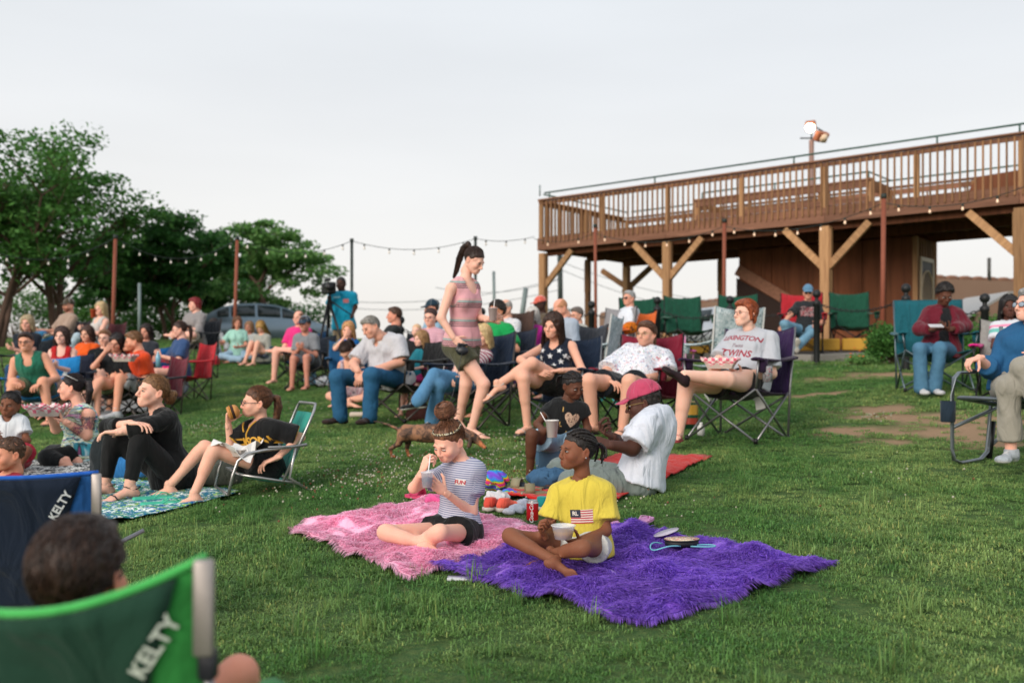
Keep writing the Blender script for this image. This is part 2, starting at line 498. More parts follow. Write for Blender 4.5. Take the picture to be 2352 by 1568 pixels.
@memo
def m_denim(c='2f5f8a', c2='5f8fb4'):
    t = NT('denim'); co = t.coord('Object')
    n = t.noise(co, 6, 4, .6, .4); f = t.noise(co, 220, 2)
    col = t.mix(t.math('MULTIPLY', t.math('ADD', n, t.math('MULTIPLY', f, .5)), .7), c, c2)
    st = t.coord('Object', (11, 11, 6), (.4, .2, .3))
    t.bump(t.math('ADD', t.noise(st, 1.0, 2, .45, 1.0), t.math('MULTIPLY', f, .04)), .5, .03)
    return t.out(col, .85, 0, .2)
@memo
def m_skin(c, red=.55):
    t = NT('skin'); co = t.coord('Object')
    n = t.noise(co, 14, 4, .6); base = srgb(c)
    warm = (min(1, base[0]*1.06), base[1]*.78, base[2]*.72)
    col = t.mix(t.math('MULTIPLY', n, red*1.3), base, warm)
    at_ = t.node('ShaderNodeAttribute', attribute_name='tint')
    col = t.mix(1., col, at_.outputs['Color'], 'MULTIPLY')
    t.bump(t.noise(co, 70, 4), .25, .003)
    m = t.out(col, .62, 0, .28)
    t.b.inputs['Subsurface Weight'].default_value = .12
    t.b.inputs['Subsurface Radius'].default_value = (.9, .35, .2)
    t.b.inputs['Subsurface Scale'].default_value = .012
    return m
@memo
def m_hair(c, c2=None, streak=1.):
    t = NT('hair'); co = t.coord('Object', (60, 60, 9))
    n = t.noise(co, 2.2, 3, .6, .8); a = srgb(c); b = srgb(c2) if c2 else tuple(min(1, x*2.1 + .006) for x in a)
    at_ = t.node('ShaderNodeAttribute', attribute_name='tint')
    col = t.mix(1., t.mix(t.ramp(n, [(.35, (0,0,0)), (.72, (1,1,1))]), a, b), at_.outputs['Color'], 'MULTIPLY')
    t.bump(n, .55, .006)
    return t.out(col, .5, 0, .4)

# ================================================================ people
def rotz(a): c, s = math.cos(a), math.sin(a); return np.array([[c,-s,0],[s,c,0],[0,0,1.]])
def rotx(a): c, s = math.cos(a), math.sin(a); return np.array([[1,0,0],[0,c,-s],[0,s,c.real]])
def roty(a): c, s = math.cos(a), math.sin(a); return np.array([[c,0,s],[0,1,0],[-s,0,c]])
def fdir(deg): return V3(math.sin(R(deg)), -math.cos(R(deg)), 0)
def frame_yz(y, z):
    """columns x,y,z with y exact and z as near as possible"""
    y = nrm(y); x = nrm(np.cross(y, z)); z = np.cross(x, y); return np.stack([x, y, z], 1)

SKULL_C, SKULL_R = V3(0, .015, .03), V3(.075, .095, .088)
_tc = {}
def head_tpl(kind, h, smile):
    key = ('head', kind, h, smile)
    if key in _tc: return _tc[key]
    s = Sdf(); ch = kind == 'c'; man = kind == 'm'
    s.ell(SKULL_C, SKULL_R)
    s.ell((0,-.028,-.028), (.060 if not ch else .063, .060, .070 if not ch else .06), k=.03)
    jz = -.088 if not ch else -.076
    s.ell((0,-.070 if not ch else -.064,jz), (.024 if man else .019,.021,.017), k=.026)
    for sx in (-1, 1):
        s.cone((sx*.050,.0,-.045), (sx*.018,-.058,jz+.002), .022 if man else .017, .016, k=.03)   # jaw line
        s.ell((sx*.038,-.062,-.028), (.026,.024,.024) if ch else (.022,.022,.022), k=.025)          # cheek
    s.cone((-.032,-.080,.020),(.032,-.080,.020), .011 if man else .009, k=.02)
    for sx in (-1, 1):
        s.ell((sx*.031,-.099,.000), (.017,.013,.0115), k=.012, op='-')
    s.cone((0,-.088,.012), (0,-.112 if not ch else -.105,-.028), .0078, .0108, k=.012)
    for sx in (-1, 1): s.ell((sx*.0095,-.098,-.034), (.008,.009,.007), k=.008)
    w = .023 if smile else .019
    s.ell((0,-.083,-.063), (.026,.012,.020), k=.02)
    s.cone((-w,-.086,-.0575+(.004 if smile else 0)), (0,-.0955,-.0575), .0035,.0052, k=.006); s.cone((w,-.086,-.0575+(.004 if smile else 0)), (0,-.0955,-.0575), .0035,.0052, k=.006)
    s.cone((-w*.8,-.086,-.066+(.002 if smile else 0)), (0,-.094,-.068), .0035,.0062, k=.006); s.cone((w*.8,-.086,-.066+(.002 if smile else 0)), (0,-.094,-.068), .0035,.0062, k=.006)
    s.cone((-w,-.096,-.062+(.003 if smile else 0)), (0,-.1005,-.0622), .0016,.0022, k=.004, op='-'); s.cone((w,-.096,-.062+(.003 if smile else 0)), (0,-.1005,-.0622), .0016,.0022, k=.004, op='-')
    for sx in (-1, 1):
        M = rotz(sx*R(-22)) @ rotx(R(-12))
        s.ell((sx*.079,.012,-.008), (.0075,.018,.031), M, k=.008)
        s.ell((sx*.087,.010,-.004), (.006,.010,.018), M, k=.005, op='-')
    s.cone((0,.022,-.04), (0,.038,-.125), .043 if kind=='c' else .046 if not man else .055, .043 if kind=='c' else .046 if not man else .056, k=.03)
    V, Q = s.mesh(h)
    # flesh tints: lips, cheeks, nose tip
    col = np.ones((len(V), 3))
    def zone(c, r, p, tint):
        d = np.sqrt((((V - V3(c)) / V3(r)) ** 2).sum(1)); wgt = np.clip((1 - d) / p, 0, 1)[:, None]
        col[:] = col * (1 - wgt) + np.array(tint) * col * wgt
    zone((0,-.096,-.0625), (w+.001,.02,.0095), .5, (.88,.58,.60))
    for sx in (-1, 1):
        zone((sx*.043,-.07,-.028), (.03,.04,.024), 1., (1.0,.80,.78)); zone((sx*.08,.012,-.008), (.02,.03,.04), .8, (1.,.82,.78))
        zone((sx*.031,-.09,.0), (.021,.03,.014), .8, (.86,.78,.78))
    zone((0,-.11,-.03), (.016,.02,.014), 1., (1.,.84,.80))
    _tc[key] = (V, Q, col); return _tc[key]

def skin_pt(d, t):
    d = d / np.linalg.norm(d, axis=-1, keepdims=True)
    rr = SKULL_R + t
    return SKULL_C + d / np.linalg.norm(d / rr, axis=-1, keepdims=True)
HN = V3(0, .648, .764)
def hair_tpl(style, h, n_str, seed=0):
    key = ('hair', style, h, n_str, seed)
    if key in _tc: return _tc[key]
    rg = np.random.default_rng(seed + 11)
    s = Sdf(); mb = MB()
    def base(t, dy=0., k=.012): s.ell(SKULL_C, SKULL_R + t); 
    def hl(dz=0.): s.plane((0,-.083,.070+dz), -HN, k=.012)
    noise = (.0022, lambda P: wob(P, 55, 1.))
    tie = None; tr = .0022
    if style in ('ponytail', 'sidetail', 'highpony', 'lowbun', 'topbun', 'puff', 'rows'):
        base(.005 if style != 'rows' else .003); hl()
        if style in ('ponytail', 'sidetail'):
            tie = V3(0,.112,.045); x = .0 if style == 'ponytail' else .05
            pts = [tie, V3(x*.4,.148,.03), V3(x,.158,-.03), V3(x,.145,-.11), V3(x,.125,-.20)]; rr = [.016,.026,.030,.024,.006]
        elif style == 'highpony':
            tie = V3(0,.095,.085); pts = [tie, V3(0,.135,.10), V3(0,.16,.04), V3(0,.155,-.06), V3(0,.13,-.17), V3(0,.125,-.24)]; rr = [.014,.026,.032,.03,.022,.006]
        elif style == 'lowbun':
            tie = V3(0,.115,-.02); s.ell((0,.135,-.025), (.042,.036,.046), k=.01); s.ell((.02,.15,.0), (.028,.026,.028), k=.006); s.ell((-.015,.14,-.055), (.03,.022,.026), k=.006); pts = None
        elif style == 'topbun':
            tie = V3(0,.045,.125); s.cone((0,.04,.11),(0,.05,.15),.026,.022,k=.015); s.ell((0,.052,.182),(.050,.050,.042), k=.008); s.ell((.02,.08,.165),(.03,.03,.028), k=.008); pts = None
        elif style == 'puff':
            tie = V3(0,.10,.07); s.ell((0,.125,.085), (.045,.042,.042), k=.006); pts = None; noise = (.005, lambda P: wob(P, 100, 2.))
        else:
            tie = V3(0,.115,.02); pts = None
        if pts is not None:
            for a, b, r1, r2 in zip(pts, pts[1:], rr, rr[1:]): s.cone(a, b, r1, r2, k=.012)
        # strands combed from the hairline to the tie
        for q in range(n_str if style != 'rows' else 60):
            u = rg.uniform(-1, 1)
            ang = u * 2.6
            # hairline directions: circle of the cut plane
            e1 = V3(1, 0, 0); e2 = np.cross(HN, e1)
            d0 = nrm(math.sin(ang)*e1*1.05 + math.cos(ang)*(-e2 if e2[1] > 0 else e2) + HN*rg.uniform(-.02, .8))
            if d0[1] > .6 and d0[2] < -.4: continue
            d1 = nrm(tie - SKULL_C)
            tt = np.linspace(0, 1, 7)[:, None]; om = math.acos(np.clip(d0 @ d1, -1, 1)); so = max(math.sin(om), 1e-3)
            D = np.sin((1-tt)*om)/so*d0 + np.sin(tt*om)/so*d1
            D = D + rg.normal(0, .03, (7, 3)) * np.sin(tt*PI)
            P = skin_pt(D, (.007 if style != 'rows' else .005) + rg.uniform(-.001, .005))
            g = rg.uniform(.6, 1.5)
            mb.tube(P, np.full(7, tr) * rg.uniform(.6, 1.1) * np.array([.5,1,1,1,1,1,1]), None, 3, False, col=(g, g, g))
        for q in range(n_str//7 if style != 'rows' else 30):   # flyaways
            d0 = nrm(rg.normal(0, 1, 3) + HN*1.4); tg = nrm(np.cross(d0, rg.normal(0, 1, 3))); tt = np.linspace(0, 1, 5)[:, None]; lf_ = rg.uniform(.006, .018 if style != 'rows' else .006)
            mb.tube(skin_pt(d0 + tg*tt*rg.uniform(.25,.7), .004) + d0*lf_*np.sin(tt*rg.uniform(1.6, 3.)), .0011, None, 3, False, col=(1.3,1.3,1.3))
        if style == 'rows':
            for q in range(15):          # braided rows running back over the head
                ang = (q - 7) * .30
                d0 = nrm(V3(math.sin(ang)*1.0, -math.cos(ang)*.78, .55 + .15*math.cos(ang))); d1 = nrm(tie - SKULL_C + V3(math.sin(ang)*.03, 0, 0))
                tt = np.linspace(0, 1, 22)[:, None]; om = math.acos(np.clip(d0 @ d1, -1, 1)); so = max(math.sin(om), 1e-3)
                D = np.sin((1-tt)*om)/so*d0 + np.sin(tt*om)/so*d1; D = D + np.sin(tt*PI)*V3(math.sin(ang)*.25, 0, .12)
                mb.tube(skin_pt(D, .006), .0068 + .0016*np.sin(np.arange(22)*2.2), None, 6, True, col=(.8,.8,.8))
            for q in range(9):           # loose braid ends hanging behind
                x = (q-4)*.012; l = rg.uniform(.07, .12); a = rg.uniform(-.02,.02)
                pz = np.linspace(0, 1, 14); P = np.stack([x + a*pz*2, .118+.035*np.sin(pz*2.2)+rg.uniform(0,.012), .045 + .035*np.sin(pz*2.0) - l*pz*1.25], 1)
                mb.tube(P, (.0085 + .0015*np.sin(np.arange(14)*2.4))*np.linspace(1,.7,14), None, 6, True, col=(.8,.8,.8))
        if style == 'topbun':
            for q in range(int(n_str*1.2)+60):
                a = rg.uniform(0, 2*PI); b = rg.uniform(-.7, 1.); ph = np.linspace(0, rg.uniform(1.2, 3.2), 8); til = rg.normal(0, .7)
                X = np.stack([np.cos(a+ph), np.sin(a+ph), b + til*.4*np.sin(ph)], 1); X /= np.linalg.norm(X, axis=1, keepdims=True)
                P = V3(0,.052,.181) + X*V3(.053,.053,.046)*rg.uniform(.95, 1.18); g = rg.uniform(.55, 1.7)
                mb.tube(P, .0019, None, 3, False, col=(g, g, g))
            for q in range(40):
                a = rg.uniform(0, 2*PI); l = rg.uniform(.02, .06)
                p0 = V3(0,.05,.150) + V3(math.cos(a), math.sin(a), 0)*.03; dr = V3(math.cos(a), math.sin(a), rg.uniform(-.9,.6))
                mb.tube([p0, p0+dr*l*.5+V3(0,0,.006), p0+dr*l], [.0018,.0015,.0007], None, 3, False)
        if style == 'lowbun':
            for q in range(int(n_str*.6)):
                a = rg.uniform(0, 2*PI); ph = np.linspace(0, rg.uniform(1.5, 3.5), 8); b = rg.uniform(-.8,.8)
                X = np.stack([np.cos(a+ph), b+0*ph, np.sin(a+ph)], 1); X /= np.linalg.norm(X, axis=1, keepdims=True)
                g = rg.uniform(.6, 1.6); mb.tube(V3(0,.137,-.025)+X*V3(.045,.038,.049)*rg.uniform(.95,1.1), .0019, None, 3, False, col=(g,g,g))
        if pts is not None:
            pp = np.array(pts); tt = np.linspace(0, 1, 12)
            key_ = np.linspace(0, 1, len(pp)); C = np.stack([np.interp(tt, key_, pp[:, i]) for i in range(3)], 1); RR = np.interp(tt, key_, rr)
            for q in range(int(n_str*.9)):
                a = rg.uniform(0, 2*PI); f = rg.uniform(.8, 1.12); w_ = rg.normal(0, .15)
                off = np.stack([np.cos(a+w_*tt*6), np.sin(a+w_*tt*6)*.7, 0*tt], 1) * (RR*f)[:, None]
                e = rg.normal(0, .004, 3)*tt[:, None]; g = rg.uniform(.55, 1.6)
                mb.tube(C + off + e, .0019, None, 3, False, col=(g, g, g))
    elif style in ('bob', 'long', 'wavy', 'blonde_front', 'medium'):
        base(.015); 
        ln = {'bob': -.115, 'medium': -.17, 'long': -.30, 'wavy': -.20, 'blonde_front': -.30}[style]
        wid = .030
        for sx in (-1, 1):
            s.cone((sx*.062,.015,.05), (sx*.078,.02,ln), wid, .024, k=.02, flat=((1,0,0), .62))
            s.cone((sx*.055,-.045,.065), (sx*.074,-.028,-.07 if style != 'blonde_front' else ln), .022, .016, k=.02)
        s.cone((0,.06,.03), (0,.075,ln), .062, .05, k=.03, flat=((0,1,0), .6)); s.cone((-.04,.05,.0), (-.05,.06,ln), .035,.03,k=.03); s.cone((.04,.05,.0), (.05,.06,ln), .035,.03,k=.03)
        s.ell((0,-.105,-.028), (.060,.078,.102), k=.012, op='-')
        noise = (.004 if style != 'wavy' else .007, lambda P: wob(P*np.array([1,1,.45]), 60, 1.))
        for q in range(n_str*2):
            sd = rg.choice([-1, 1]); az = rg.uniform(-.95, 2.6) # 0 = side, neg = front
            d0 = nrm(V3(sd*.12, -.55*math.sin(-az*.6)+.05, 1.0)); 
            d1 = nrm(V3(sd*math.cos(az*.62), math.sin(az*.62)*1.0, -.05))
            tt = np.linspace(0, 1, 6)[:, None]; P = skin_pt(lerp(d0, d1, tt), .019 + rg.uniform(-.001, .004))
            end = P[-1]; L_ = (end[2] - ln) * rg.uniform(.8, 1.08)
            t2 = np.linspace(.12, 1, 8); ww = .006 if style != 'wavy' else .012; ph = rg.uniform(0, 6)
            tail = np.stack([end[0]*(1+.10*t2) + ww*np.sin(t2*9+ph)*t2, end[1]*(1+.05*t2) + ww*np.cos(t2*8+ph)*t2*.6, end[2]-L_*t2], 1)
            if abs(tail[-1][0]) < .058 and tail[-1][1] < -.02: continue
            g = rg.uniform(.55, 1.6)
            mb.tube(np.concatenate([P, tail]), np.concatenate([np.full(6,.0022), np.linspace(.0024,.001,8)]), None, 3, False, col=(g, g, g))
    elif style in ('short', 'spiky', 'buzz', 'neat', 'mullet', 'longback', 'pixie'):
        t = {'buzz': .004, 'short': .010, 'neat': .009, 'spiky': .012, 'mullet': .012, 'longback': .014, 'pixie': .014}[style]
        base(t); hl(.006 if style not in ('longback','neat') else .012)
        if style in ('short', 'neat', 'mullet', 'longback', 'pixie'): s.ell((0,-.025,.094), (.056,.062,.028), k=.02)
        if style in ('mullet', 'longback', 'pixie'):
            ln = -.10 if style != 'pixie' else -.07
            s.cone((0,.07,.02), (0,.080,ln), .06,.035,k=.03, flat=((0,1,0),.7))
            for sx in (-1, 1): s.cone((sx*.062,.035,.03), (sx*.055,.06,ln), .026,.018,k=.02)
        if style == 'pixie':
            for sx in (-1, 1): s.cone((sx*.066,-.01,.05), (sx*.076,.005,-.045), .022,.016,k=.02)
            s.ell((0,-.07,.085), (.05,.03,.022), k=.015)
        noise = (.0035, lambda P: wob(P, 60, 1.))
        L0 = {'buzz': .008, 'short': .035, 'neat': .03, 'spiky': .02, 'mullet': .06, 'longback': .075, 'pixie': .05}[style]
        for q in range(int(n_str*1.6)):
            d = nrm(rg.normal(0, 1, 3) + V3(0, .25, .55))
            if (skin_pt(d, 0) - V3(0,-.083,.068)) @ HN < .004: continue
            tang = V3(rg.normal(0,.3)+.25*np.sign(d[0])*(1 if d[2] < .7 else .6), .8, -.25 - .7*max(0, d[1])); tang = nrm(tang - (tang@d)*d)
            tt = np.linspace(0, 1, 4)[:, None]; P = skin_pt(d + tang*tt*L0*9, t + .001 + (.012 if style=='spiky' else .004)*tt)
            g = rg.uniform(.55, 1.6); mb.tube(P, [.0018,.002,.0018,.0008], None, 3, False, col=(g, g, g))
    elif style == 'thin':
        base(.006); hl(.0); s.ell((0,-.01,.10), (.058,.085,.062), k=.015, op='-'); noise = (.0015, lambda P: wob(P, 80, 1.))
    elif style == 'afro':
        base(.020); hl(.014); noise = (.006, lambda P: wob(P, 95, 3.))
        for q in range(n_str*3):
            d = nrm(rg.normal(0, 1, 3) + V3(0,.2,.6))
            if (skin_pt(d, 0) - V3(0,-.083,.07)) @ HN < .006: continue
            p = skin_pt(d, .022+rg.uniform(0,.004)); a, b = nrm(np.cross(d, (.3,.5,.2))), None; b = np.cross(d, a); ph = np.linspace(0, 5, 6); r_ = rg.uniform(.003,.005)
            mb.tube(p + r_*(np.cos(ph)[:, None]*a + np.sin(ph)[:, None]*b) + d*np.linspace(-.003,.003,6)[:, None], .0018, None, 3, False)
    if style == 'none' or not s.ops:
        _tc[key] = None; return None
    V, Q = s.mesh(h, noise)
    out = MB(); g = .75 + .5*np.clip(wob(V*np.array([1.5,1.5,.5]), 50, 4.)*.5+.5, 0, 1)[:, None]
    out.add(V, Q, None, None, np.repeat(g, 3, 1))
    if mb.n: 
        out.v += mb.v; out.col += mb.col; out.q += [q + out.n for q in mb.q]; out.qm += mb.qm; out.t += [q + out.n for q in mb.t]; out.tm += mb.tm; out.n += mb.n
    _tc[key] = (np.concatenate(out.v), np.concatenate(out.q), np.concatenate(out.t) if out.t else np.zeros((0,3),int), np.concatenate(out.col)[:, :3])
    return _tc[key]

HAND = {'relax': ((18,28,18),(24,30,20),(28,34,20),(32,34,22), 8), 'grip': ((42,52,30),(46,54,30),(50,55,32),(52,55,34), 42), 'fist': ((72,92,50),(78,95,50),(80,95,52),(82,92,52), 48),
        'flat': ((4,8,4),(3,8,5),(4,8,5),(6,10,6), 0), 'pinch': ((48,48,22),(52,50,24),(62,62,34),(68,66,36), 46), 'hold': ((30,42,26),(34,45,28),(38,46,28),(42,46,28), 34), 'point': ((4,8,4),(70,90,45),(74,90,45),(76,88,45), 30)}
def hand_tpl(pose, left, h=.005):
    key = ('hand', pose, left, h)
    if key in _tc: return _tc[key]
    s = Sdf(); cur = HAND[pose]; sg = 1 if left else -1
    K = [(.030,.088),(.010,.093),(-.011,.088),(-.030,.079)]; LN = [(.042,.026,.021),(.047,.030,.022),(.043,.028,.021),(.033,.021,.018)]
    def m(p): return V3(p[0]*sg, p[1], p[2])
    s.ell((0,.046,0), (.038,.048,.0135), k=.012)
    s.cone(m((0,-.03,0)), m((0,.02,0)), .024,.022, k=.015, flat=((0,0,1), .78))
    for (x, y), ls, c in zip(K, LN, cur[:4]):
        s.cone(m((x*.5,.015,0)), m((x,y,0)), .012,.0098, k=.008)
        p = V3(x, y, 0); a = 0; sp = x*1.6 if pose != 'fist' else x*.3; r = .0090 if x > -.02 else .0078
        for l, dc in zip(ls, c):
            a += R(dc); d = V3(math.sin(sp)*.6, math.cos(a), -math.sin(a)); q = p + nrm(d)*l
            s.cone(m(p), m(q), r, r*.92, k=.003); p = q; r *= .92
    th = R(cur[4]); d = nrm(V3(.85*math.cos(th), .62, -.25 - .95*math.sin(th)))
    p = V3(.020,.018,-.004); 
    for l, r1, r2, tw in ((.042,.0135,.0110,0), (.034,.0105,.0098,.45), (.026,.0096,.0078,.4)):
        q = p + d*l; s.cone(m(p), m(q), r1, r2, k=.006); p = q; d = nrm(d + V3(-.8*tw*math.cos(th*.5), .5*tw, -.35*tw*math.sin(th)))
    V, Q = s.mesh(h); _tc[key] = (V, Q); return _tc[key]
def foot_tpl(kind, left, h=.006):
    key = ('foot', kind, left, h)
    if key in _tc: return _tc[key]
    s = Sdf(); sg = 1 if left else -1; e = {'bare': 0, 'shoe': .010, 'boot': .012, 'sock': .003}[kind]
    def m(*p): return V3(p[0]*sg, p[1], p[2])
    s.ell(m(0,-.034,-.048), (.028+e,.036+e,.028+e), k=.02)
    s.cone(m(0,-.012,-.022), m(.004,.11,-.052), .034+e, .022+e*.6, k=.02, flat=((0,0,1), .9)); s.ell(m(.002,.118,-.056), (.043+e,.040+e,.017+e*.6), k=.02)
    if kind in ('bare', 'sock'):
        for x, y, r in ((.027,.178,.0125),(.007,.176,.0092),(-.009,.168,.0085),(-.022,.158,.008),(-.033,.146,.0075)):
            s.cone(m(x*.95,.13,-.060), m(x,y-.006,-.065), r, r*.95, k=.004)
    else: s.ell(m(.004,.150,-.052), (.038,.036,.022), k=.03)
    s.cone(m(0,-.008,.045 if kind == 'boot' else .02), m(0,-.012,-.03), .033+e, .035+e, k=.02)
    s.plane((0,0,-.074 if kind in ('bare','sock') else -.078), (0,0,-1), k=.01)
    if kind != 'bare': s.plane((0,0,.09 if kind == 'boot' else .012 if kind == 'shoe' else .05), (0,0,1), k=.004)
    V, Q = s.mesh(h); _tc[key] = (V, Q); return _tc[key]

M_EYE = m_plain('d8d2cc', .25, 0, 0, 5); M_IRIS = {}
def m_iris(c='3a2a20'):
    return m_plain(c, .15, 0, .0, 5)
M_GLASS_LENS = None
def SKN(c):
    a = np.array(srgb(c)); g = a.mean(); k = 1.18 if g > .25 else 1.1; return tuple(float(x) for x in np.clip((g + (a-g)*.90)*k, 0, .9))
def solve(a, c, la, lb, pole):
    """joint between a and c for bones la, lb, bending towards pole"""
    a, c = V3(a), V3(c); d = c - a; L = np.linalg.norm(d)
    if L > (la + lb)*.995: c = a + d/L*(la+lb)*.995; d = c - a; L = np.linalg.norm(d)
    x = (la*la - lb*lb + L*L) / (2*L); y = math.sqrt(max(la*la - x*x, 1e-6)); e = d / L
    p = V3(pole); p = nrm(p - (p@e)*e)
    return a + e*x + p*y

def person(label, hip, neck, face, head, L, Rr, skin='c89a80', H=1.68, sex='f', fat=1., hface=None, hair=('ponytail','2a1a12'), tops=(), bottoms=(), shoes=None,
           group=None, q=1, smile=False, brow=None, iris='4a3524', extras=(), hs=None, bust=None, belly=0., headup=.0, lips=None, glasses=None, stubble=None, name='person', wide=1., base=None):
    """hip, neck: points; face: torso heading in degrees (0 = towards the viewer, 90 = picture right); head=(yaw,pitch,roll[,centre]);
    L,Rr: dict(el, ha, hd, palm, pose, kn, an, toe); q: 0 near .. 2 far (mesh fineness)"""
    S = H/1.68; hip, neck = V3(hip), V3(neck)
    hs = hs if hs else (1.0 if sex == 'f' else 1.04 if sex == 'm' else .80 + .2*np.clip((H-.9)/.8, 0, 1))
    hface = face if hface is None else hface
    u = nrm(neck - hip); f0 = fdir(face); l = nrm(np.cross(u, f0))*1.; l = -l if l @ V3(math.cos(R(face)), math.sin(R(face)), 0) < 0 else l
    f = nrm(np.cross(l, u)); fh = fdir(hface); lh = V3(math.cos(R(hface)), math.sin(R(hface)), 0)
    Lt = np.linalg.norm(neck - hip)
    bs = S if sex != 'c' else S*.94
    shw = {'f': .138, 'm': .162, 'c': .128}[sex]*bs*(.5+.5*fat)*wide
    ft = fat; rt = bs
    jn = {}
    for sd, D, sg in (('L', L, 1), ('R', Rr, -1)):
        J = dict(D); J['sh'] = V3(D['sh']) if 'sh' in D else lerp(hip, neck, .865) + l*sg*shw + f*(-.005)
        ua, fa = .168*H, .148*H; th, sn = .245*H, .246*H
        if 'ha' not in J: J['ha'] = J['sh'] + V3(0,0,-1)*(ua+fa)*.93 + f*.08 + l*sg*.05
        J['ha'] = V3(J['ha'])
        if J.get('el') is None: J['el'] = solve(J['sh'], J['ha'], ua, fa, J.get('pole', -u*.8 - f*.4 + l*sg*.6))
        J['el'] = V3(J['el'])
        J['hip'] = hip + lh*sg*.082*rt*(.6+.4*ft) - u*.01
        if 'an' not in J: J['an'] = J['hip'] + fh*.4 + V3(0,0,-.4)
        J['an'] = V3(J['an'])
        if J.get('kn') is None: J['kn'] = solve(J['hip'], J['an'], th, sn, J.get('kpole', fh + V3(0,0,.6)))
        J['kn'] = V3(J['kn'])
        jn[sd] = J
    gz = G(hip[0], hip[1]); org = V3(hip[0], hip[1], min(gz, hip[2])) if base is None else V3(base)
    root = empty(name, org, label, 'person', group)
    h = (.012, .016, .026)[q]; hh = (.0045, .0065, .011)[q]; hhand = (.0042, .0055, .0075)[q]
    if sex == 'c': h *= .85
    # ---- shape of trunk and limbs
    R_arm = {'f': (.044,.036,.037,.026), 'm': (.052,.043,.042,.030), 'c': (.040,.034,.034,.025)}[sex]
    R_leg = {'f': (.083,.053,.034), 'm': (.084,.057,.040), 'c': (.070,.050,.034)}[sex]
    ak = rt*(.45+.55*ft); M = np.stack([l, f, u], 1); Mh = np.stack([lh, np.cross(V3(0,0,1), lh)*-1 if False else fh, V3(0,0,1)], 1)
    cw = {'f': (.142,.105), 'm': (.165,.118), 'c': (.135,.098)}[sex]; ww = {'f': (.122,.092), 'm': (.145,.108), 'c': (.122,.095)}[sex]; hw = {'f': (.160,.112), 'm': (.155,.110), 'c': (.132,.098)}[sex]
    def torso(s, e, bot=True, k=.05):
        s.ell(lerp(hip, neck, .04), (hw[0]*ak+e, hw[1]*ak+e, .12*rt+e), M, k=k)
        s.ell(lerp(hip, neck, .36)+f*.005, (ww[0]*ak+e, ww[1]*ak+e, .15*Lt/.5+e), M, k=k)
        s.ell(lerp(hip, neck, .70)+f*.006, (cw[0]*ak+e, cw[1]*ak+e, .16*Lt/.5+e), M, k=k)
        s.cone(jn['L']['sh'], jn['R']['sh'], (.042*rt*(.7+.3*ft))+e, k=k)
        s.cone(lerp(hip, neck, .98), lerp(hip, neck, .89)+l*shw*.75, .034*rt+e,.040*rt+e, k=.04); s.cone(lerp(hip, neck, .98), lerp(hip, neck, .89)-l*shw*.75, .034*rt+e,.040*rt+e, k=.04)
        if belly: s.ell(lerp(hip, neck, .30)+f*(.05+.045*belly)*rt, (.13*ak+.02*belly+e, (.07+.05*belly)*rt+e, .15*rt+e), M, k=.06)
        bu = bust if bust is not None else (1. if sex == 'f' else 0)
        if bu:
            for sg in (-1, 1): s.ell(lerp(hip, neck, .64)+f*.075*ak+l*sg*.068*ak, (.055*rt*bu**.5+e,.050*rt*bu+e,.055*rt*bu**.5+e), M, k=.04)
        for sg in (-1, 1): s.ell(hip + lh*sg*.075*ak - fh*.04*ak - V3(0,0,.02*rt), (.085*ak+e,.085*ak+e,.085*rt+e), None, k=.05)
    def arm(s, J, e1, e2, t=1., flare=0., k=.025):
        sh, el, ha = J['sh'], J['el'], J['ha']; a = ak**.7*rt**.3 if sex != 'c' else rt
        if t <= 1.: 
            b = lerp(sh, el, t); r1 = R_arm[0]*a + e1; r2 = lerp(R_arm[0], R_arm[1], t)*a + e2 + flare
            s.cone(sh, b, r1, r2, k=k, clip=True); return
        s.cone(sh, el, R_arm[0]*a+e1, R_arm[1]*a+e2, k=k)
        b = lerp(el, ha, min(t-1, 1)); s.cone(el, b, R_arm[2]*a+e1, lerp(R_arm[2], R_arm[3], t-1)*a+e2+flare, k=k, clip=(t < 2))
    def leg(s, J, e1, e2, t=2., flare=0., k=.03, calf=True):
        hp, kn, an = J['hip'], J['kn'], J['an']; a = ak
        if t <= 1.:
            b = lerp(hp, kn, t); s.cone(hp, b, R_leg[0]*a+e1, lerp(R_leg[0], R_leg[1], t)*a+e2+flare, k=.05, clip=True); return
        s.cone(hp, kn, R_leg[0]*a+e1, R_leg[1]*a+e2, k=.05)
        tt = t-1; b = lerp(kn, an, tt); s.cone(kn, b, R_leg[1]*a*.97+e1, lerp(R_leg[1]*.92, R_leg[2], tt)*a+e2+flare, k=k, clip=(tt < .99))
        if calf and tt > .5 and flare < .01:
            d = nrm(an-kn); bk = nrm(kn-hp); bk = bk - (bk@d)*d; bk = nrm(bk) if np.linalg.norm(bk) > .1 else -fh
            s.cone(lerp(kn, an, .16)+bk*.014, lerp(kn, an, .45)+bk*.010, .042*a+e2, .036*a+e2, k=.03)
    # ---- body
    s = Sdf(); torso(s, 0)
    hc = V3(head[3]) if len(head) > 3 else neck + (u*.55 + V3(0,0,.45))*.155*hs*(.8+.2*S) + f*.022*hs
    RH = rotz(R(head[0])) @ rotx(R(head[1])) @ roty(R(head[2]))
    nb = hc + RH @ V3(0,.028,-.075)*hs
    nr = {'f': .046, 'm': .057, 'c': .040}[sex]*(hs if sex == 'c' else 1)*(.7+.3*ft)
    s.cone(lerp(hip, neck, .93), nb, nr*1.05, nr, k=.03)
    for J in (jn['L'], jn['R']):
        arm(s, J, 0, 0, 2.); leg(s, J, 0, 0, 2.)
    mb = MB(); ms = m_skin(SKN(skin)); mb.mi(ms)
    V, Q = s.mesh(h, None); mb.add(V, Q, None, ms)
    # head
    HV, HQ, HC = head_tpl(sex, hh, smile)
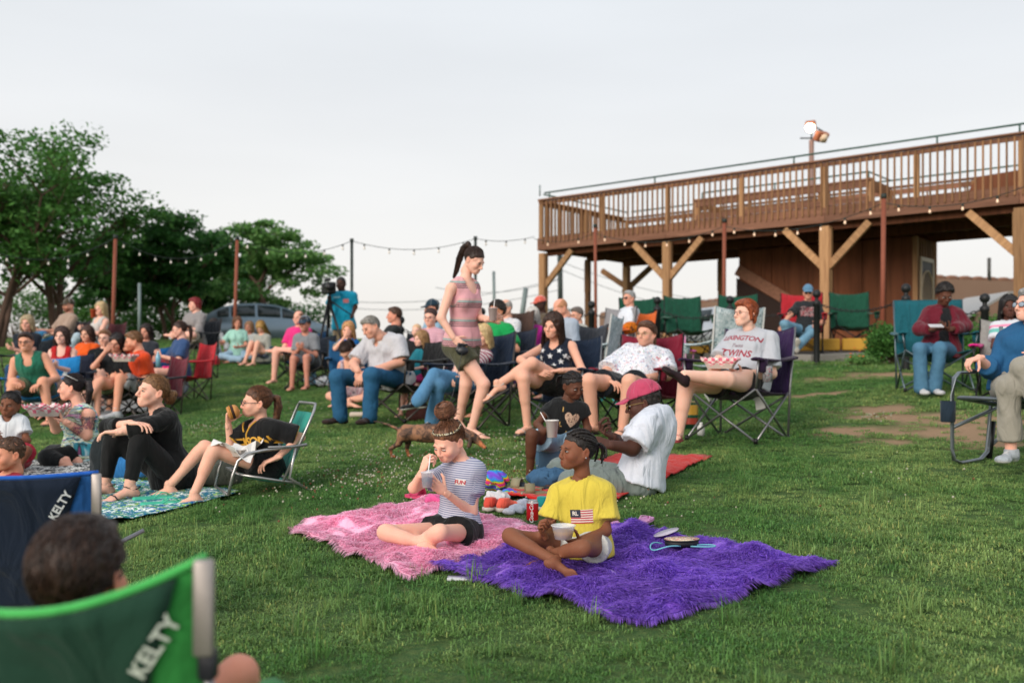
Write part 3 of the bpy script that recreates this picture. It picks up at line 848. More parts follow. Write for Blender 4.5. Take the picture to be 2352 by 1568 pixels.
    if stubble:
        HC = HC.copy(); d = np.clip((-.035 - HV[:, 2])/.02, 0, 1)*np.clip((-HV[:, 1]+.0)/.03, 0, 1)*(HV[:, 2] > -.115); mu = (np.abs(HV[:, 0]) < .028)*(np.abs(HV[:, 2]+.049) < .007)*(HV[:, 1] < -.07)
        wv = (np.clip(d + mu, 0, 1)*stubble[1])[:, None]; HC = HC*(1-wv) + np.array(stubble[0])*wv
    T = lambda X: hc + (np.asarray(X)*hs) @ RH.T
    mb.add(T(HV), HQ, None, ms, HC)
    # eyes, lids, brows
    brc = brow or hair[1]; mbr = m_plain(brc, .8, 0, 0)
    if q < 2 or True:
        ns = 10 if q < 2 else 6
        for sx in (-1, 1):
            c0 = V3(sx*.031,-.0835,.0005)
            g = Sdf  # eyeball as a small lathe-like grid
            th_, ph_ = np.meshgrid(np.linspace(0, PI, ns), np.linspace(0, 2*PI, ns+1), indexing='ij')
            E = np.stack([np.sin(th_)*np.cos(ph_), -np.cos(th_), np.sin(th_)*np.sin(ph_)], -1)
            lidk = .55 if head[1] > 18 else 1.
            mb.grid(T(c0 + E*V3(.0130,.0080,.0050*lidk)), M_EYE)
            mb.grid(T(c0 + V3(0,-.0042,-.0006) + E*V3(.0064,.0058,.0050*lidk)), m_iris(iris))
            tt = np.linspace(-1, 1, 7)
            lid = np.stack([sx*.031 + .0150*tt, -.0925 + .007*tt**2, -.0006 + (.0066-.0066*tt**2)*lidk], 1)
            mb.tube(T(lid), .0017*hs, m_plain('1a1210', .6, 0, 0), 5)
            br = np.stack([sx*(.031 + .017*tt), -.0945 + .009*tt**2 + .002, .0185 + .0035*(1-tt**2) - .002*tt], 1)
            mb.tube(T(br), np.array([.0012,.0026,.003,.003,.0026,.002,.001])*hs*(1.2 if sex == 'm' else .85), mbr, 5)
    if smile:
        tt = np.linspace(-1, 1, 7); mb.tube(T(np.stack([.0175*tt, -.0985+.006*tt**2, -.0620+.003*tt**2], 1)), .0024*hs, m_plain('e8e0d8', .3, 0, 0), 6)
    # hands and feet
    for sd, J in jn.items():
        lf = sd == 'L'; fa = nrm(J['ha'] - J['el']); hd = nrm(J.get('hd', fa)); palm = V3(J.get('palm', -l*(1 if lf else -1)*.6 - u*.2 - f*.5))
        Fm = frame_yz(hd, -palm); sc = (.172/.182)*S*(1.02 if sex == 'm' else .95)*(1.06 if sex == 'c' else 1)
        if not J.get('nohand'):
            HV2, HQ2 = hand_tpl(J.get('pose', 'relax'), lf, hhand); mb.add(J['ha'] + (HV2*sc) @ Fm.T, HQ2, None, ms)
        J['hc'] = J['ha'] + Fm @ V3(0,.075,-.02)*sc; J['F'] = Fm
        toe = V3(J.get('toe', fh)); upv = V3(J.get('tup', (0,0,1))); Ff = frame_yz(toe, upv); fs = S*(1.0 if sex != 'm' else 1.06); J['Ff'] = Ff
        kd = J.get('shoe', shoes)
        if not J.get('nofoot'):
            fv, fq = foot_tpl('bare', lf, max(hhand*1.2, .005)); 
            if kd is None or kd[0] in ('sandal', 'flip'): mb.add(J['an'] + (fv*fs) @ Ff.T, fq, None, ms)
            if kd is not None:
                sm = kd[1]; solem = kd[2] if len(kd) > 2 else m_plain('d8d4cc', .7)
                o2 = MB()
                if kd[0] in ('shoe', 'boot'):
                    fv, fq = foot_tpl(kd[0], lf, .008 if q < 2 else .012); cz = fv[fq].mean(1)[:, 2]; w = cz < -.060
                    P = J['an'] + (fv*fs) @ Ff.T - org
                    o2.mi(sm); o2.add(P, fq[~w], None, sm); o2.q.append(fq[w]); o2.qm.append(np.full(w.sum(), o2.mi(solem)))
                    if q < 2 and kd[0] == 'shoe':
                        for yy in (.03,.048,.066,.084): 
                            pts = [V3(x, yy, z) for x, z in ((-.022,.004-yy*.34),(0,.016-yy*.34),(.022,.004-yy*.34))]; o2.tube(J['an'] + (np.array(pts)*fs) @ Ff.T - org, .003, solem, 5)
                    if kd[0] == 'shoe' and len(kd) > 3:
                        s3 = Sdf(); an = J['an']; s3.cone(an, an + nrm(J['kn']-an)*.06*S, .038*S,.042*S, clip=True); v3, q3 = s3.mesh(.012); k3 = MB(); k3.add(v3-org, q3, None, kd[3]); k3.obj('sock', root)
                else:
                    sg = 1 if lf else -1
                    out_ = np.array([(-.032,-.06),(-.036,0),(-.046,.06),(-.050,.12),(-.040,.165),(-.012,.188),(.022,.194),(.040,.175),(.046,.12),(.038,.05),(.034,-.04),(.0,-.078)])
                    P0 = np.stack([out_[:, 0]*sg, out_[:, 1], np.full(len(out_), -.090)], 1); P0 = P0 if not lf else P0[::-1]
                    Pw = J['an'] + (P0*fs) @ Ff.T - org; o2.poly(Pw, .014*fs, solem, Ff[:, 2])
                    for pts in (([(.030,.105,-.05),(.012,.125,-.030),(.014,.150,-.048)], [(-.040,.075,-.060),(-.020,.105,-.034),(.014,.148,-.044)]) if kd[0] == 'flip' else
                                ([(-.046,.10,-.062),(-.025,.11,-.036),(.010,.115,-.030),(.038,.10,-.05),(.044,.095,-.066)], [(-.033,-.01,-.02),(-.02,.028,.004),(.01,.03,.006),(.033,-.008,-.015),(.030,-.05,-.015),(0,-.076,-.012),(-.030,-.05,-.015),(-.033,-.01,-.02)])):
                        pa = np.array([(a*sg, b, c) for a, b, c in pts]); pa[:, 2] += .002; o2.tube(J['an'] + (pa*1.04*fs) @ Ff.T - org, .005 if kd[0] == 'flip' else .006, sm, 6, flat=.6)
                o2.obj({'flip': 'flip_flop', 'sandal': 'sandal'}.get(kd[0], kd[0]), root)
    Vv = [v - org for v in mb.v]; mb.v = Vv
    body = mb.obj('body', root, color=True)
    # ---- hair
    if hair and hair[0] != 'none':
        nst = (420, 150, 30)[q]
        ht = hair_tpl(hair[0], (.006, .008, .012)[q], nst, hair[3] if len(hair) > 3 else 0)
        if ht is not None:
            me = raw_mesh('hair', T(ht[0]) - org, ht[1], ht[2]); me.materials.append(m_hair(hair[1], hair[2] if len(hair) > 2 else None))
            a = me.color_attributes.new('tint', 'FLOAT_COLOR', 'POINT'); a.data.foreach_set('color', np.concatenate([ht[3], np.ones((len(ht[3]), 1))], 1).astype(np.float32).ravel())
            link(bpy.data.objects.new('hair', me), root)
    # ---- garments
    info = dict(root=root, org=org, hip=hip, neck=neck, l=l, f=f, u=u, lh=lh, fh=fh, Lt=Lt, jn=jn, T=T, hc=hc, RH=RH, hs=hs, S=S, ak=ak, g={})
    def build(nm, s, m, hq=1., nz=(.0035, 9.)):
        V, Q = s.mesh(h*hq, (nz[0]*(1 if q < 2 else .6)*bs, lambda P: wob(P - org, nz[1], len(nm)*1.3) + .35*wob(P - org, nz[1]*2.7, 2.)) if nz else None)
        me = raw_mesh(nm, V - org, Q); me.materials.append(m)
        X = V - hip; tcx = np.stack([X@l, X@f, X@u], 1)
        for sd in 'LR':                       # sleeves: pattern runs along the arm
            J = jn[sd]; a, b = J['sh'], J['el']; ab = b-a; t = np.clip(((V-a)@ab)/(ab@ab), 0, 1.4); d = np.linalg.norm(V - a - t[:, None]*ab, axis=1)
            mk_ = (d < .085*bs*ft) & (t > .12); tcx[mk_, 2] = .9*Lt - (t*np.linalg.norm(ab))[mk_]
        a = me.attributes.new('tc', 'FLOAT_VECTOR', 'POINT'); a.data.foreach_set('vector', tcx.astype(np.float32).ravel())
        o = link(bpy.data.objects.new(nm, me), root); info['g'][nm] = (o, V, Q); return o
    for b in bottoms:
        kind, m = b['kind'], b['m']; s = Sdf(); e = b.get('e', .011)
        t = b.get('t', 2.0 if kind in ('trousers','jeans','leggings') else .55)
        s.ell(lerp(hip, neck, .02), (hw[0]*ak+e, hw[1]*ak+e, .12*rt+e), M, k=.05)
        s.ell(lerp(hip, neck, .2), (ww[0]*ak+e+.012, ww[1]*ak+e+.012, .1*rt), M, k=.05)
        for sg in (-1, 1): s.ell(hip + lh*sg*.075*ak - fh*.04*ak - V3(0,0,.02*rt), (.085*ak+e,.085*ak+e,.085*rt+e), None, k=.05)
        s.plane(lerp(hip, neck, b.get('rise', .20)), u)
        for J in (jn['L'], jn['R']): leg(s, J, e, b.get('e2', e + (.006 if t > 1 else .02)), t, b.get('flare', .0 if kind == 'leggings' else .012), calf=kind == 'leggings')
        if kind == 'skirt':
            for w in (.3, .7): s.cone(lerp(jn['L']['hip'], jn['L']['kn'], w*t), lerp(jn['R']['hip'], jn['R']['kn'], w*t), .075*ak, k=.05)
        build(kind, s, m, nz=(b.get('nz', .004 if kind != 'leggings' else .001), 11.))
    for b in tops:
        kind, m = b['kind'], b['m']; s = Sdf(); e = b.get('e', .017); t = b.get('t', {'tee': .62, 'blouse': .62, 'tank': 0, 'cardigan': 1.9, 'shirt': .65, 'sweater': 1.95, 'polo': .7, 'dress': 0, 'jersey': .8}[kind])
        torso(s, e)
        low = b.get('low', -.14)       # hem, as a fraction of hip-to-neck
        if low < 0:
            s.cone(lerp(hip, neck, .1), lerp(hip, neck, low), max(hw)*ak+e, max(hw)*ak+e+b.get('drape', .01), k=.05, flat=(f, .80))
        if b.get('lap'):
            for J in (jn['L'], jn['R']): s.cone(J['hip'], lerp(J['hip'], J['kn'], b['lap']), R_leg[0]*ak+e+.012, R_leg[0]*ak*.93+e+.014, k=.05, clip=True)
        s.plane(lerp(hip, neck, low), -u) if not b.get('lap') else None
        # neck opening
        nk = b.get('neck', .062)*(S if sex != 'c' else S*1.05); s.cone(neck + u*.03*S + f*.012, neck + u*.15 + f*.02, nk, nk*1.3, k=.006, op='-')
        if b.get('vee'): s.cone(neck + f*.075*ak + u*.0, lerp(hip, neck, 1-b['vee']) + f*.15*ak, .05*ak, .022*ak, k=.008, op='-')
        if b.get('open'):            # front open, showing what is under it
            for w in (.95,.75,.55,.35,.15,-.05): s.ell(lerp(hip, neck, w) + f*.17*ak, (b['open']*ak, .12, .09), M, k=.004, op='-')
        if kind in ('tank', 'dress'):
            for sd, sg in (('L', 1), ('R', -1)): s.ell(jn[sd]['sh'] + l*sg*.022*bs - u*.012, (.058*bs, .085*bs, .092*bs), M, k=.006, op='-')
            s.cone(neck + u*.05, neck - u*.075*bs + f*.075*bs, nk, nk*.95, k=.008, op='-')
        if t > 0:
            for J in (jn['L'], jn['R']): arm(s, J, b.get('es', e), b.get('es', e)+.004, t, b.get('flare', .012 if t < 1 else .003), k=.03)
        build({'blouse': 'top'}.get(kind, kind), s, m, nz=(b.get('nz', .0045), b.get('nf', 10.)))
        if b.get('band'):             # neckband
            c = neck + u*.012*S + f*.014; th = np.linspace(0, 2*PI, 20, endpoint=False)
            ringm = MB(); P = c + nk*1.02*(np.cos(th)[:, None]*l + np.sin(th)[:, None]*nrm(f*.93 - u*.36)); ringm.tube(P - org, .006*bs, b['band'], 6, closed=True); ringm.obj('neckband', root)
    # ---- glasses
    if glasses:
        g = MB(); mg = m_plain(glasses[0], .35, 0, 0); r = .0016 if len(glasses) < 3 else glasses[2]
        for sx in (-1, 1):
            th = np.linspace(0, 2*PI, 18, endpoint=False); P = np.stack([sx*.032 + .022*np.cos(th), -.104 + .25*np.abs(.022*np.cos(th)*1.0 + 0*.01)*(1), .0 + .0165*np.sin(th)], 1)
            P[:, 1] = -.106 + 3.*(P[:, 0])**2
            g.tube(T(P) - org, r*hs, mg, 5, closed=True)
            g.tube(T([(sx*.053,-.098,.006),(sx*.072,-.06,.006),(sx*.080,.005,.004),(sx*.079,.025,-.012)]) - org, r*hs, mg, 5)
            if glasses[1]:
                lens = MB(); gp = T(np.concatenate([P, [(sx*.032,-.105,0)]])) - org; lens.add(gp, None, [(18, i, (i+1) % 18) for i in range(18)], glasses[1]); lens.obj('lens', root, smooth=False)
        g.tube(T([(-.010,-.106,.004),(0,-.110,.007),(.010,-.106,.004)]) - org, r*hs, mg, 5)
        g.obj('glasses', root)
    for ex in extras: ex(info)
    return info

def hat(color, back='ffffff', brim=True, tilt=0., bend=.0, snap=True):
    def fn(I):
        s = Sdf(); s.ell(SKULL_C + V3(0,.002,.008), SKULL_R + V3(.014,.016,.020)); s.plane((0,-.03,.040), nrm(V3(0,.10,-1)))
        V, Q = s.mesh(.008, (.0012, lambda P: wob(P, 40, 2.)))
        cp = MB(); m = m_cloth(color, None, .5); cp.add(I['T'](V) - I['org'], Q, None, m)
        th = np.linspace(-1.15, 1.15, 13); rr = np.linspace(0, 1, 5)
        if brim:
            P = np.array([[((.080)*math.sin(a)*(1-.04*r), -.055 - .034*math.cos(a)*1.25 - r*.072*math.cos(a*.9), .052 - .020*r - .035*(math.sin(a)**2)*(.4+bend) ) for r in rr] for a in th])
            cp.grid(I['T'](P) - I['org'], m, .004)
        o = cp.obj('cap', I['root'])
        for a in range(6):   # seams
            b = MB(); d = np.stack([np.sin(np.linspace(0, 1.45, 9))*math.cos(a*PI/3+.5), np.sin(np.linspace(0, 1.45, 9))*math.sin(a*PI/3+.5), np.cos(np.linspace(0, 1.45, 9))], 1)
            b.tube(I['T'](SKULL_C + V3(0,.002,.008) + d*(SKULL_R + V3(.0148,.0168,.0208))) - I['org'], .0012, m_cloth(back, None, .2), 4); b.obj('seam', o)
    return fn

def text_geo(txt, size, shear=0., bold=.0, space=1., align='CENTER', ex=0.):
    c = bpy.data.curves.new('t', 'FONT'); c.body = txt; c.size = size; c.shear = shear; c.offset = bold*size; c.space_character = space
    c.align_x = align; c.align_y = 'CENTER'; c.resolution_u = 3; c.extrude = ex; c.fill_mode = 'FRONT' if ex == 0 else 'BOTH'
    o = bpy.data.objects.new('t', c); COL.objects.link(o); dg = bpy.context.evaluated_depsgraph_get(); me = bpy.data.meshes.new_from_object(o.evaluated_get(dg))
    n = len(me.vertices); V = np.zeros(n*3); me.vertices.foreach_get('co', V); V = V.reshape(-1, 3); me.calc_loop_triangles()
    T = np.zeros(len(me.loop_triangles)*3, int); me.loop_triangles.foreach_get('vertices', T)
    bpy.data.objects.remove(o); bpy.data.meshes.remove(me); bpy.data.curves.remove(c)
    return V, T.reshape(-1, 3)
def subdiv(V, T, mx):
    """split triangles whose edges are longer than mx, so that print follows the cloth"""
    for _ in range(4):
        E = np.linalg.norm(V[T] - V[np.roll(T, -1, 1)], axis=2).max(1); big = E > mx
        if not big.any(): break
        t = T[big]; a, b, c = V[t[:, 0]], V[t[:, 1]], V[t[:, 2]]; n = len(V); k = len(t)
        V = np.concatenate([V, (a+b)/2, (b+c)/2, (c+a)/2]); ab, bc, ca = n+np.arange(k), n+k+np.arange(k), n+2*k+np.arange(k)
        T = np.concatenate([T[~big], np.stack([t[:, 0], ab, ca], 1), np.stack([ab, t[:, 1], bc], 1), np.stack([ca, bc, t[:, 2]], 1), np.stack([ab, bc, ca], 1)])
    return V, T
def onto(I, garment, V, T, org2, ax, ay, nrm_, m, name, lift=.002, parent=None, root=None):
    """lay flat print V,T (x,y) onto a garment: org2 in space, axes ax, ay, looking along nrm_"""
    o, GV, GQ = I['g'][garment]
    if 'bvh' not in I: I['bvh'] = {}
    if garment not in I['bvh']: I['bvh'][garment] = BVHTree.FromPolygons([tuple(v) for v in GV], [tuple(int(i) for i in qq) for qq in GQ])
    bv = I['bvh'][garment]; V, T = subdiv(V, T, .018); out = []; n = Vector(nrm(nrm_))
    for x, y, *_ in V:
        p = Vector(V3(org2) + ax*x + ay*y) + n*.25; hit = bv.ray_cast(p, -n, .6)
        out.append(tuple((hit[0] + n*lift) if hit[0] else p - n*.2))
    me = raw_mesh(name, np.array(out) - I['org'], np.zeros((0, 4)), T); me.materials.append(m)
    return link(bpy.data.objects.new(name, me), o)
def print_text(garment, txt, t, size, m, x=0., shear=0., bold=.015, space=1., name='lettering', rot=0.):
    def fn(I):
        V, T = text_geo(txt, size, shear, bold, space); c, s_ = math.cos(R(rot)), math.sin(R(rot)); V = np.stack([V[:, 0]*c - V[:, 1]*s_, V[:, 0]*s_ + V[:, 1]*c], 1)
        V[:, 0] *= 1; onto(I, garment, V, T, lerp(I['hip'], I['neck'], t) + I['l']*x, I['l'], I['u'], I['f'], m, name)
    return fn
def print_shape(garment, pts, t, m, x=0., name='print', lift=.002):
    def fn(I):
        P = np.array(pts, float); n = len(P); c = P.mean(0); V = np.concatenate([P, [c]]); T = np.array([(n, i, (i+1) % n) for i in range(n)])
        onto(I, garment, V, T, lerp(I['hip'], I['neck'], t) + I['l']*x, I['l'], I['u'], I['f'], m, name, lift)
    return fn
def star_pts(r, rot=0.): return [(r*(1 if i % 2 == 0 else .42)*math.sin(R(rot)+i*PI/5), r*(1 if i % 2 == 0 else .42)*math.cos(R(rot)+i*PI/5)) for i in range(10)]

# ---- patterned cloths (pattern runs in the wearer's own frame: attribute tc)
@memo
def m_stripes(bands, period, base, fold=.5, soft=.0, axis='Z'):
    """bands: ((from,to,colour),...) within one period (0..1)"""
    t = NT('striped_cloth'); co = t.coord('@tc'); sp = t.node('ShaderNodeSeparateXYZ'); t.link(co, sp.inputs[0])
    z = t.math('ADD', t.math('DIVIDE', sp.outputs[axis], period), 50.); fr = t.math('FRACT', z)
    st = [(0, base)]; 
    for a, b, c in bands: st += [(max(a, .0001), c), (b, base)]
    col = t.ramp(fr, st, 'CONSTANT'); o = t.coord('Object'); n = t.noise(o, 8, 3); f = t.noise(o, 170, 2)
    col = t.mix(t.math('MULTIPLY', n, .28), col, (.25,.25,.27), 'MULTIPLY')
    stt = t.coord('Object', (7, 7, 2.6), (.3,.5,0)); t.bump(t.math('ADD', t.noise(stt, 1.2, 2, .4, .9), t.math('MULTIPLY', f, .03)), fold, .05)
    return t.out(col, .85, 0, .2)
@memo
def m_floral(base, cols, scale=24., dens=.45, fold=.4, obj='@tc'):
    t = NT('printed_cloth'); co = t.coord(obj); col = None; cur = base
    for i, c in enumerate(cols):
        mpn = t.node('ShaderNodeMapping'); mpn.inputs['Location'].default_value = (i*1.37, i*2.1, i*.77); t.link(co, mpn.inputs[0])
        n = t.node('ShaderNodeTexNoise', i_Scale=scale*(1+.13*i), i_Detail=2.5, i_Roughness=.6, i_Distortion=1.2); t.link(mpn.outputs[0], n.inputs['Vector'])
        th = .50 + (1-dens)*.16; msk = t.ramp(n.outputs['Fac'], [(th, (0,0,0)), (th+.02, (1,1,1))])
        cur = t.mix(msk, cur, c)
    o = t.coord('Object'); f = t.noise(o, 160, 2); stt = t.coord('Object', (7, 7, 2.6), (.3,.5,0))
    t.bump(t.math('ADD', t.noise(stt, 1.2, 2, .4, .9), t.math('MULTIPLY', f, .03)), fold, .05)
    return t.out(cur, .85, 0, .2)

# ================================================================ the setting
# ---- lawn
DIRT = [(W(2010,945,0)*0 + at(2010,945), .55, .35), (at(1950,990), .30, .14), (at(2150,985), .75, .34), (at(2260,960), .6, .30), (at(1990,862), .75, .22), (at(1870,905), .5, .12), (at(2240,1010), .35, .2), (at(1310,868), .0001, .0001), (at(2045,1010), .3,.12)]
def dirt_at(x, y):
    x = np.asarray(x, float); y = np.asarray(y, float); d = np.zeros(x.shape)
    wv = .45*np.sin(x*5.1+np.sin(y*4.)) + .35*np.sin(y*7.3+2*np.sin(x*3.7)) + .25*np.sin(x*13+y*11)
    for c, rx, ry in DIRT:
        q = ((x-c[0])/rx)**2 + ((y-c[1])/(ry*2.2))**2
        d = np.maximum(d, np.clip(1.2 - q + wv*.75, 0, 1)*(q < 3))
    return d
def lawn_mesh():
    xs = np.unique(np.concatenate([np.linspace(-90, -14, 24), np.linspace(-14, 16, 170), np.linspace(16, 110, 26)]))
    ys = np.unique(np.concatenate([np.linspace(-30, 0, 12), np.linspace(0, 14, 120), np.linspace(14, 40, 90), np.linspace(40, 260, 26)]))
    X, Y = np.meshgrid(xs, ys, indexing='ij'); Z = ground(X, Y) + .010*wob(np.stack([X, Y, X*0], -1), 2.2, .3)*(Y < 40) + .02*wob(np.stack([X, Y, X*0], -1), .5, 1.3)*0
    Z = Z - .012
    P = np.stack([X, Y, Z], -1); d = dirt_at(X, Y).reshape(-1)
    mb = MB(); mb.grid(P, m_lawn, 0, np.stack([d, d, d], 1)); o = mb.obj('lawn', color=True)
    tag(o, kind='structure'); o['label'] = 'sloping green lawn with bare dry patches'
t = NT('lawn'); co = t.coord('Object')
n1 = t.noise(co, .9, 4, .6); n2 = t.noise(co, 26, 4, .7); n3 = t.noise(co, 130, 2, .6)
gcol = t.mix(n1, '40603a', '587844'); gcol = t.mix(t.ramp(n2, [(.4, (0,0,0)), (.7, (1,1,1))]), gcol, '70824c')
gcol = t.mix(t.math('MULTIPLY', n3, .5), gcol, '1c2c14')
dcol = t.mix(n2, 'a48468', 'c4a688'); dcol = t.mix(t.math('MULTIPLY', n3, .5), dcol, '5c4632')
dm = t.node('ShaderNodeAttribute', attribute_name='tint')
gcol = t.mix(dm.outputs['Fac'], gcol, dcol)
t.bump(t.math('ADD', n2, t.math('MULTIPLY', n3, .5)), .9, .03)
m_lawn = t.out(gcol, .95, 0, .1)
lawn_mesh()

# blankets and paving keep the grass off (polygons in plan)
NOGRASS = []
def inpoly(x, y, P):
    ins = np.zeros(x.shape, bool); n = len(P)
    for i in range(n):
        x1, y1 = P[i][:2]; x2, y2 = P[(i+1) % n][:2]
        c = ((y1 > y) != (y2 > y)) & (x < (x2-x1)*(y-y1)/(y2-y1+1e-12)+x1); ins ^= c
    return ins
def scatter_object(name, pts, rot, scl, tufts, idx, label, kind='stuff'):
    """one object whose geometry nodes set tufts on its points"""
    me = bpy.data.meshes.new(name); me.vertices.add(len(pts)); me.vertices.foreach_set('co', np.asarray(pts, np.float32).ravel())
    a = me.attributes.new('rot', 'FLOAT_VECTOR', 'POINT'); a.data.foreach_set('vector', np.asarray(rot, np.float32).ravel())
    a = me.attributes.new('scl', 'FLOAT', 'POINT'); a.data.foreach_set('value', np.asarray(scl, np.float32))
    a = me.attributes.new('idx', 'INT', 'POINT'); a.data.foreach_set('value', np.asarray(idx, np.int32))
    o = link(bpy.data.objects.new(name, me)); md = o.modifiers.new('scatter', 'NODES')
    ng = bpy.data.node_groups.new(name + '_scatter', 'GeometryNodeTree'); md.node_group = ng
    ng.interface.new_socket('Geometry', in_out='INPUT', socket_type='NodeSocketGeometry'); ng.interface.new_socket('Geometry', in_out='OUTPUT', socket_type='NodeSocketGeometry')
    N, L = ng.nodes, ng.links; gi = N.new('NodeGroupInput'); go = N.new('NodeGroupOutput')
    src = gi.outputs[0]; prev = None; join = N.new('GeometryNodeJoinGeometry')
    def na(nm, ty):
        k = N.new('GeometryNodeInputNamedAttribute'); k.data_type = ty; k.inputs[0].default_value = nm; return k.outputs['Attribute']
    for k, tf in enumerate(tufts):
        oi = N.new('GeometryNodeObjectInfo'); oi.inputs['Object'].default_value = tf; oi.inputs['As Instance'].default_value = True
        ip = N.new('GeometryNodeInstanceOnPoints'); L.new(src, ip.inputs['Points'])
        cmp = N.new('FunctionNodeCompare'); cmp.data_type = 'INT'; cmp.operation = 'EQUAL'
        ai = na('idx', 'INT'); L.new(ai, [i for i in cmp.inputs if i.type == 'INT'][0]); [i for i in cmp.inputs if i.type == 'INT'][1].default_value = k
        L.new(cmp.outputs[0], ip.inputs['Selection']); L.new(oi.outputs['Geometry'], ip.inputs['Instance'])
        L.new(na('rot', 'FLOAT_VECTOR'), ip.inputs['Rotation']); L.new(na('scl', 'FLOAT'), ip.inputs['Scale']); L.new(ip.outputs[0], join.inputs[0])
    L.new(join.outputs[0], go.inputs[0]); me.materials.append(m_blade) if name == 'grass' else None
    return tag(o, label, None, None, kind)
t = NT('blade'); gp = t.node('ShaderNodeNewGeometry'); at_ = t.node('ShaderNodeAttribute', attribute_name='tint')
n1 = t.noise(gp.outputs['Position'], .7, 3, .6); n2 = t.noise(gp.outputs['Position'], 3.2, 3, .6)
c = t.mix(t.ramp(n1, [(.40, (0,0,0)), (.60, (1,1,1))]), '5c8a46', '8ca862'); c = t.mix(t.ramp(n2, [(.45, (0,0,0)), (.75, (1,1,1))]), c, '46763a')
c = t.mix(1., c, at_.outputs['Color'], 'MULTIPLY')
m_blade = t.out(c, .55, 0, .3)
t.b.inputs['Subsurface Weight'].default_value = 0
tr = t.node('ShaderNodeBsdfTranslucent'); t.link(c, tr.inputs['Color']); ms_ = t.node('ShaderNodeMixShader'); ms_.inputs[0].default_value = .30
t.link(t.b.outputs[0], ms_.inputs[1]); t.link(tr.outputs[0], ms_.inputs[2]); t.link(ms_.outputs[0], t.n['Material Output'].inputs[0])
def tuft(n, rad, h0, h1, seed, w=.0022, lean=.7):
    rg = np.random.default_rng(seed); a = rg.uniform(0, 2*PI, n); r = rad*np.sqrt(rg.uniform(0, 1, n)); px, py = r*np.cos(a), r*np.sin(a)
    L = rg.uniform(h0, h1, n); d = rg.uniform(0, 2*PI, n); ln = np.abs(rg.normal(0, lean, n)); w_ = w*rg.uniform(.6, 1.3, n)
    dx, dy = np.cos(d), np.sin(d); sx, sy = -dy*w_, dx*w_
    V = []; 
    for q, ww in ((0, 1), (.5, .85)):
        cx, cy, cz = px+dx*L*ln*q*q*.9, py+dy*L*ln*q*q*.9, L*q*(1-.25*q*ln)
        V += [np.stack([cx-sx*ww, cy-sy*ww, cz], 1), np.stack([cx+sx*ww, cy+sy*ww, cz], 1)]
    V.append(np.stack([px+dx*L*ln*.9, py+dy*L*ln*.9, L*np.maximum(1-.45*ln, .25)], 1))
    V = np.stack(V, 1).reshape(-1, 3); b = np.arange(n)*5
    mb = MB(); g = rg.uniform(.55, 1.35, n); yl = rg.uniform(0, 1, n) < .09
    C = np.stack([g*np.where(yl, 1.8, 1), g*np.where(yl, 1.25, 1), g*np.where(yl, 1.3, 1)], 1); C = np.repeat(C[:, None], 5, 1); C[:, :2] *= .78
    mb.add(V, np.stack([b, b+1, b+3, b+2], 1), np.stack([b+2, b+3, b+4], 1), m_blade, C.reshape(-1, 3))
    me = mb.mesh('tuft', False, None, True); return bpy.data.objects.new('tuft', me)
def make_grass():
    rg = np.random.default_rng(5)
    tf = [tuft(80, .07, .008, .022, 1, lean=1.1), tuft(80, .07, .007, .020, 2, lean=1.1), tuft(70, .07, .010, .030, 3, lean=1.), tuft(40, .07, .04, .11, 4, .0022, 1.0), tuft(26, .05, .08, .18, 5, .0024, .9)]
    P = []; Sx = []; I = []
    for y0, y1, dens, sc in ((1.6, 8.5, 190, 1.0), (8.5, 15, 95, 1.35), (15, 36, 34, 1.9)):
        n = int((y1-y0)*(y0+y1)*.56*dens*1.08 + (y1-y0)*1.0*dens); y = np.sqrt(rg.uniform(y0**2, y1**2, n)); x = rg.uniform(-.56, .56, n)*y + rg.uniform(-.3, .3, n)
        k = np.ones(n, bool)
        for poly in NOGRASS: k &= ~inpoly(x, y, poly)
        k &= rg.uniform(0, 1, n) > dirt_at(x, y)*.93
        x, y = x[k], y[k]; P.append(np.stack([x, y, ground(x, y)-.006], 1)); v = wob(np.stack([x, y, x*0], 1), 1.1, .7)
        Sx.append(sc*rg.uniform(.75, 1.25, len(x))*(1+.30*np.clip(v, -1, 1))); I.append(rg.choice([0,1,2], len(x)))
    # longer clumps
    for px, row, n, r in ((600,1195,34,.28),(545,1170,14,.2),(690,1330,10,.25),(330,1245,16,.18),(800,1425,16,.28),(420,1310,8,.25),(1550,1480,20,.4),(1780,1330,18,.4),(2200,1400,10,.4),(1900,1180,16,.4),(1700,1120,10,.3),(2230,960,12,.3),(1060,1500,20,.5),(620,1500,12,.4),(2000,1100,16,.5),(2150,1130,14,.5),(1330,1530,14,.5),(860,1370,8,.2)):
        n = n//2+2; c = at(px, row); x = c[0]+rg.normal(0, r, n); y = c[1]+rg.normal(0, r*1.3, n); k = np.ones(n, bool)
        for poly in NOGRASS: k &= ~inpoly(x, y, poly)
        x, y = x[k], y[k]; P.append(np.stack([x, y, ground(x, y)-.005], 1)); Sx.append(rg.uniform(.5, 1.0, len(x))); I.append(rg.choice([3,3,4], len(x)))
    n = 260; y = rg.uniform(3, 14, n); x = rg.uniform(-.55, .55, n)*y; k = np.ones(n, bool)
    for poly in NOGRASS: k &= ~inpoly(x, y, poly)
    x, y = x[k], y[k]; P.append(np.stack([x, y, ground(x, y)-.005], 1)); Sx.append(rg.uniform(.3, .55, len(x))); I.append(np.full(len(x), 3))
    P = np.concatenate(P); n = len(P)
    rot = np.stack([rg.normal(0, .05, n), rg.normal(0, .05, n), rg.uniform(0, 2*PI, n)], 1)
    scatter_object('grass', P, rot, np.concatenate(Sx), tf, np.concatenate(I), 'short uneven lawn grass')
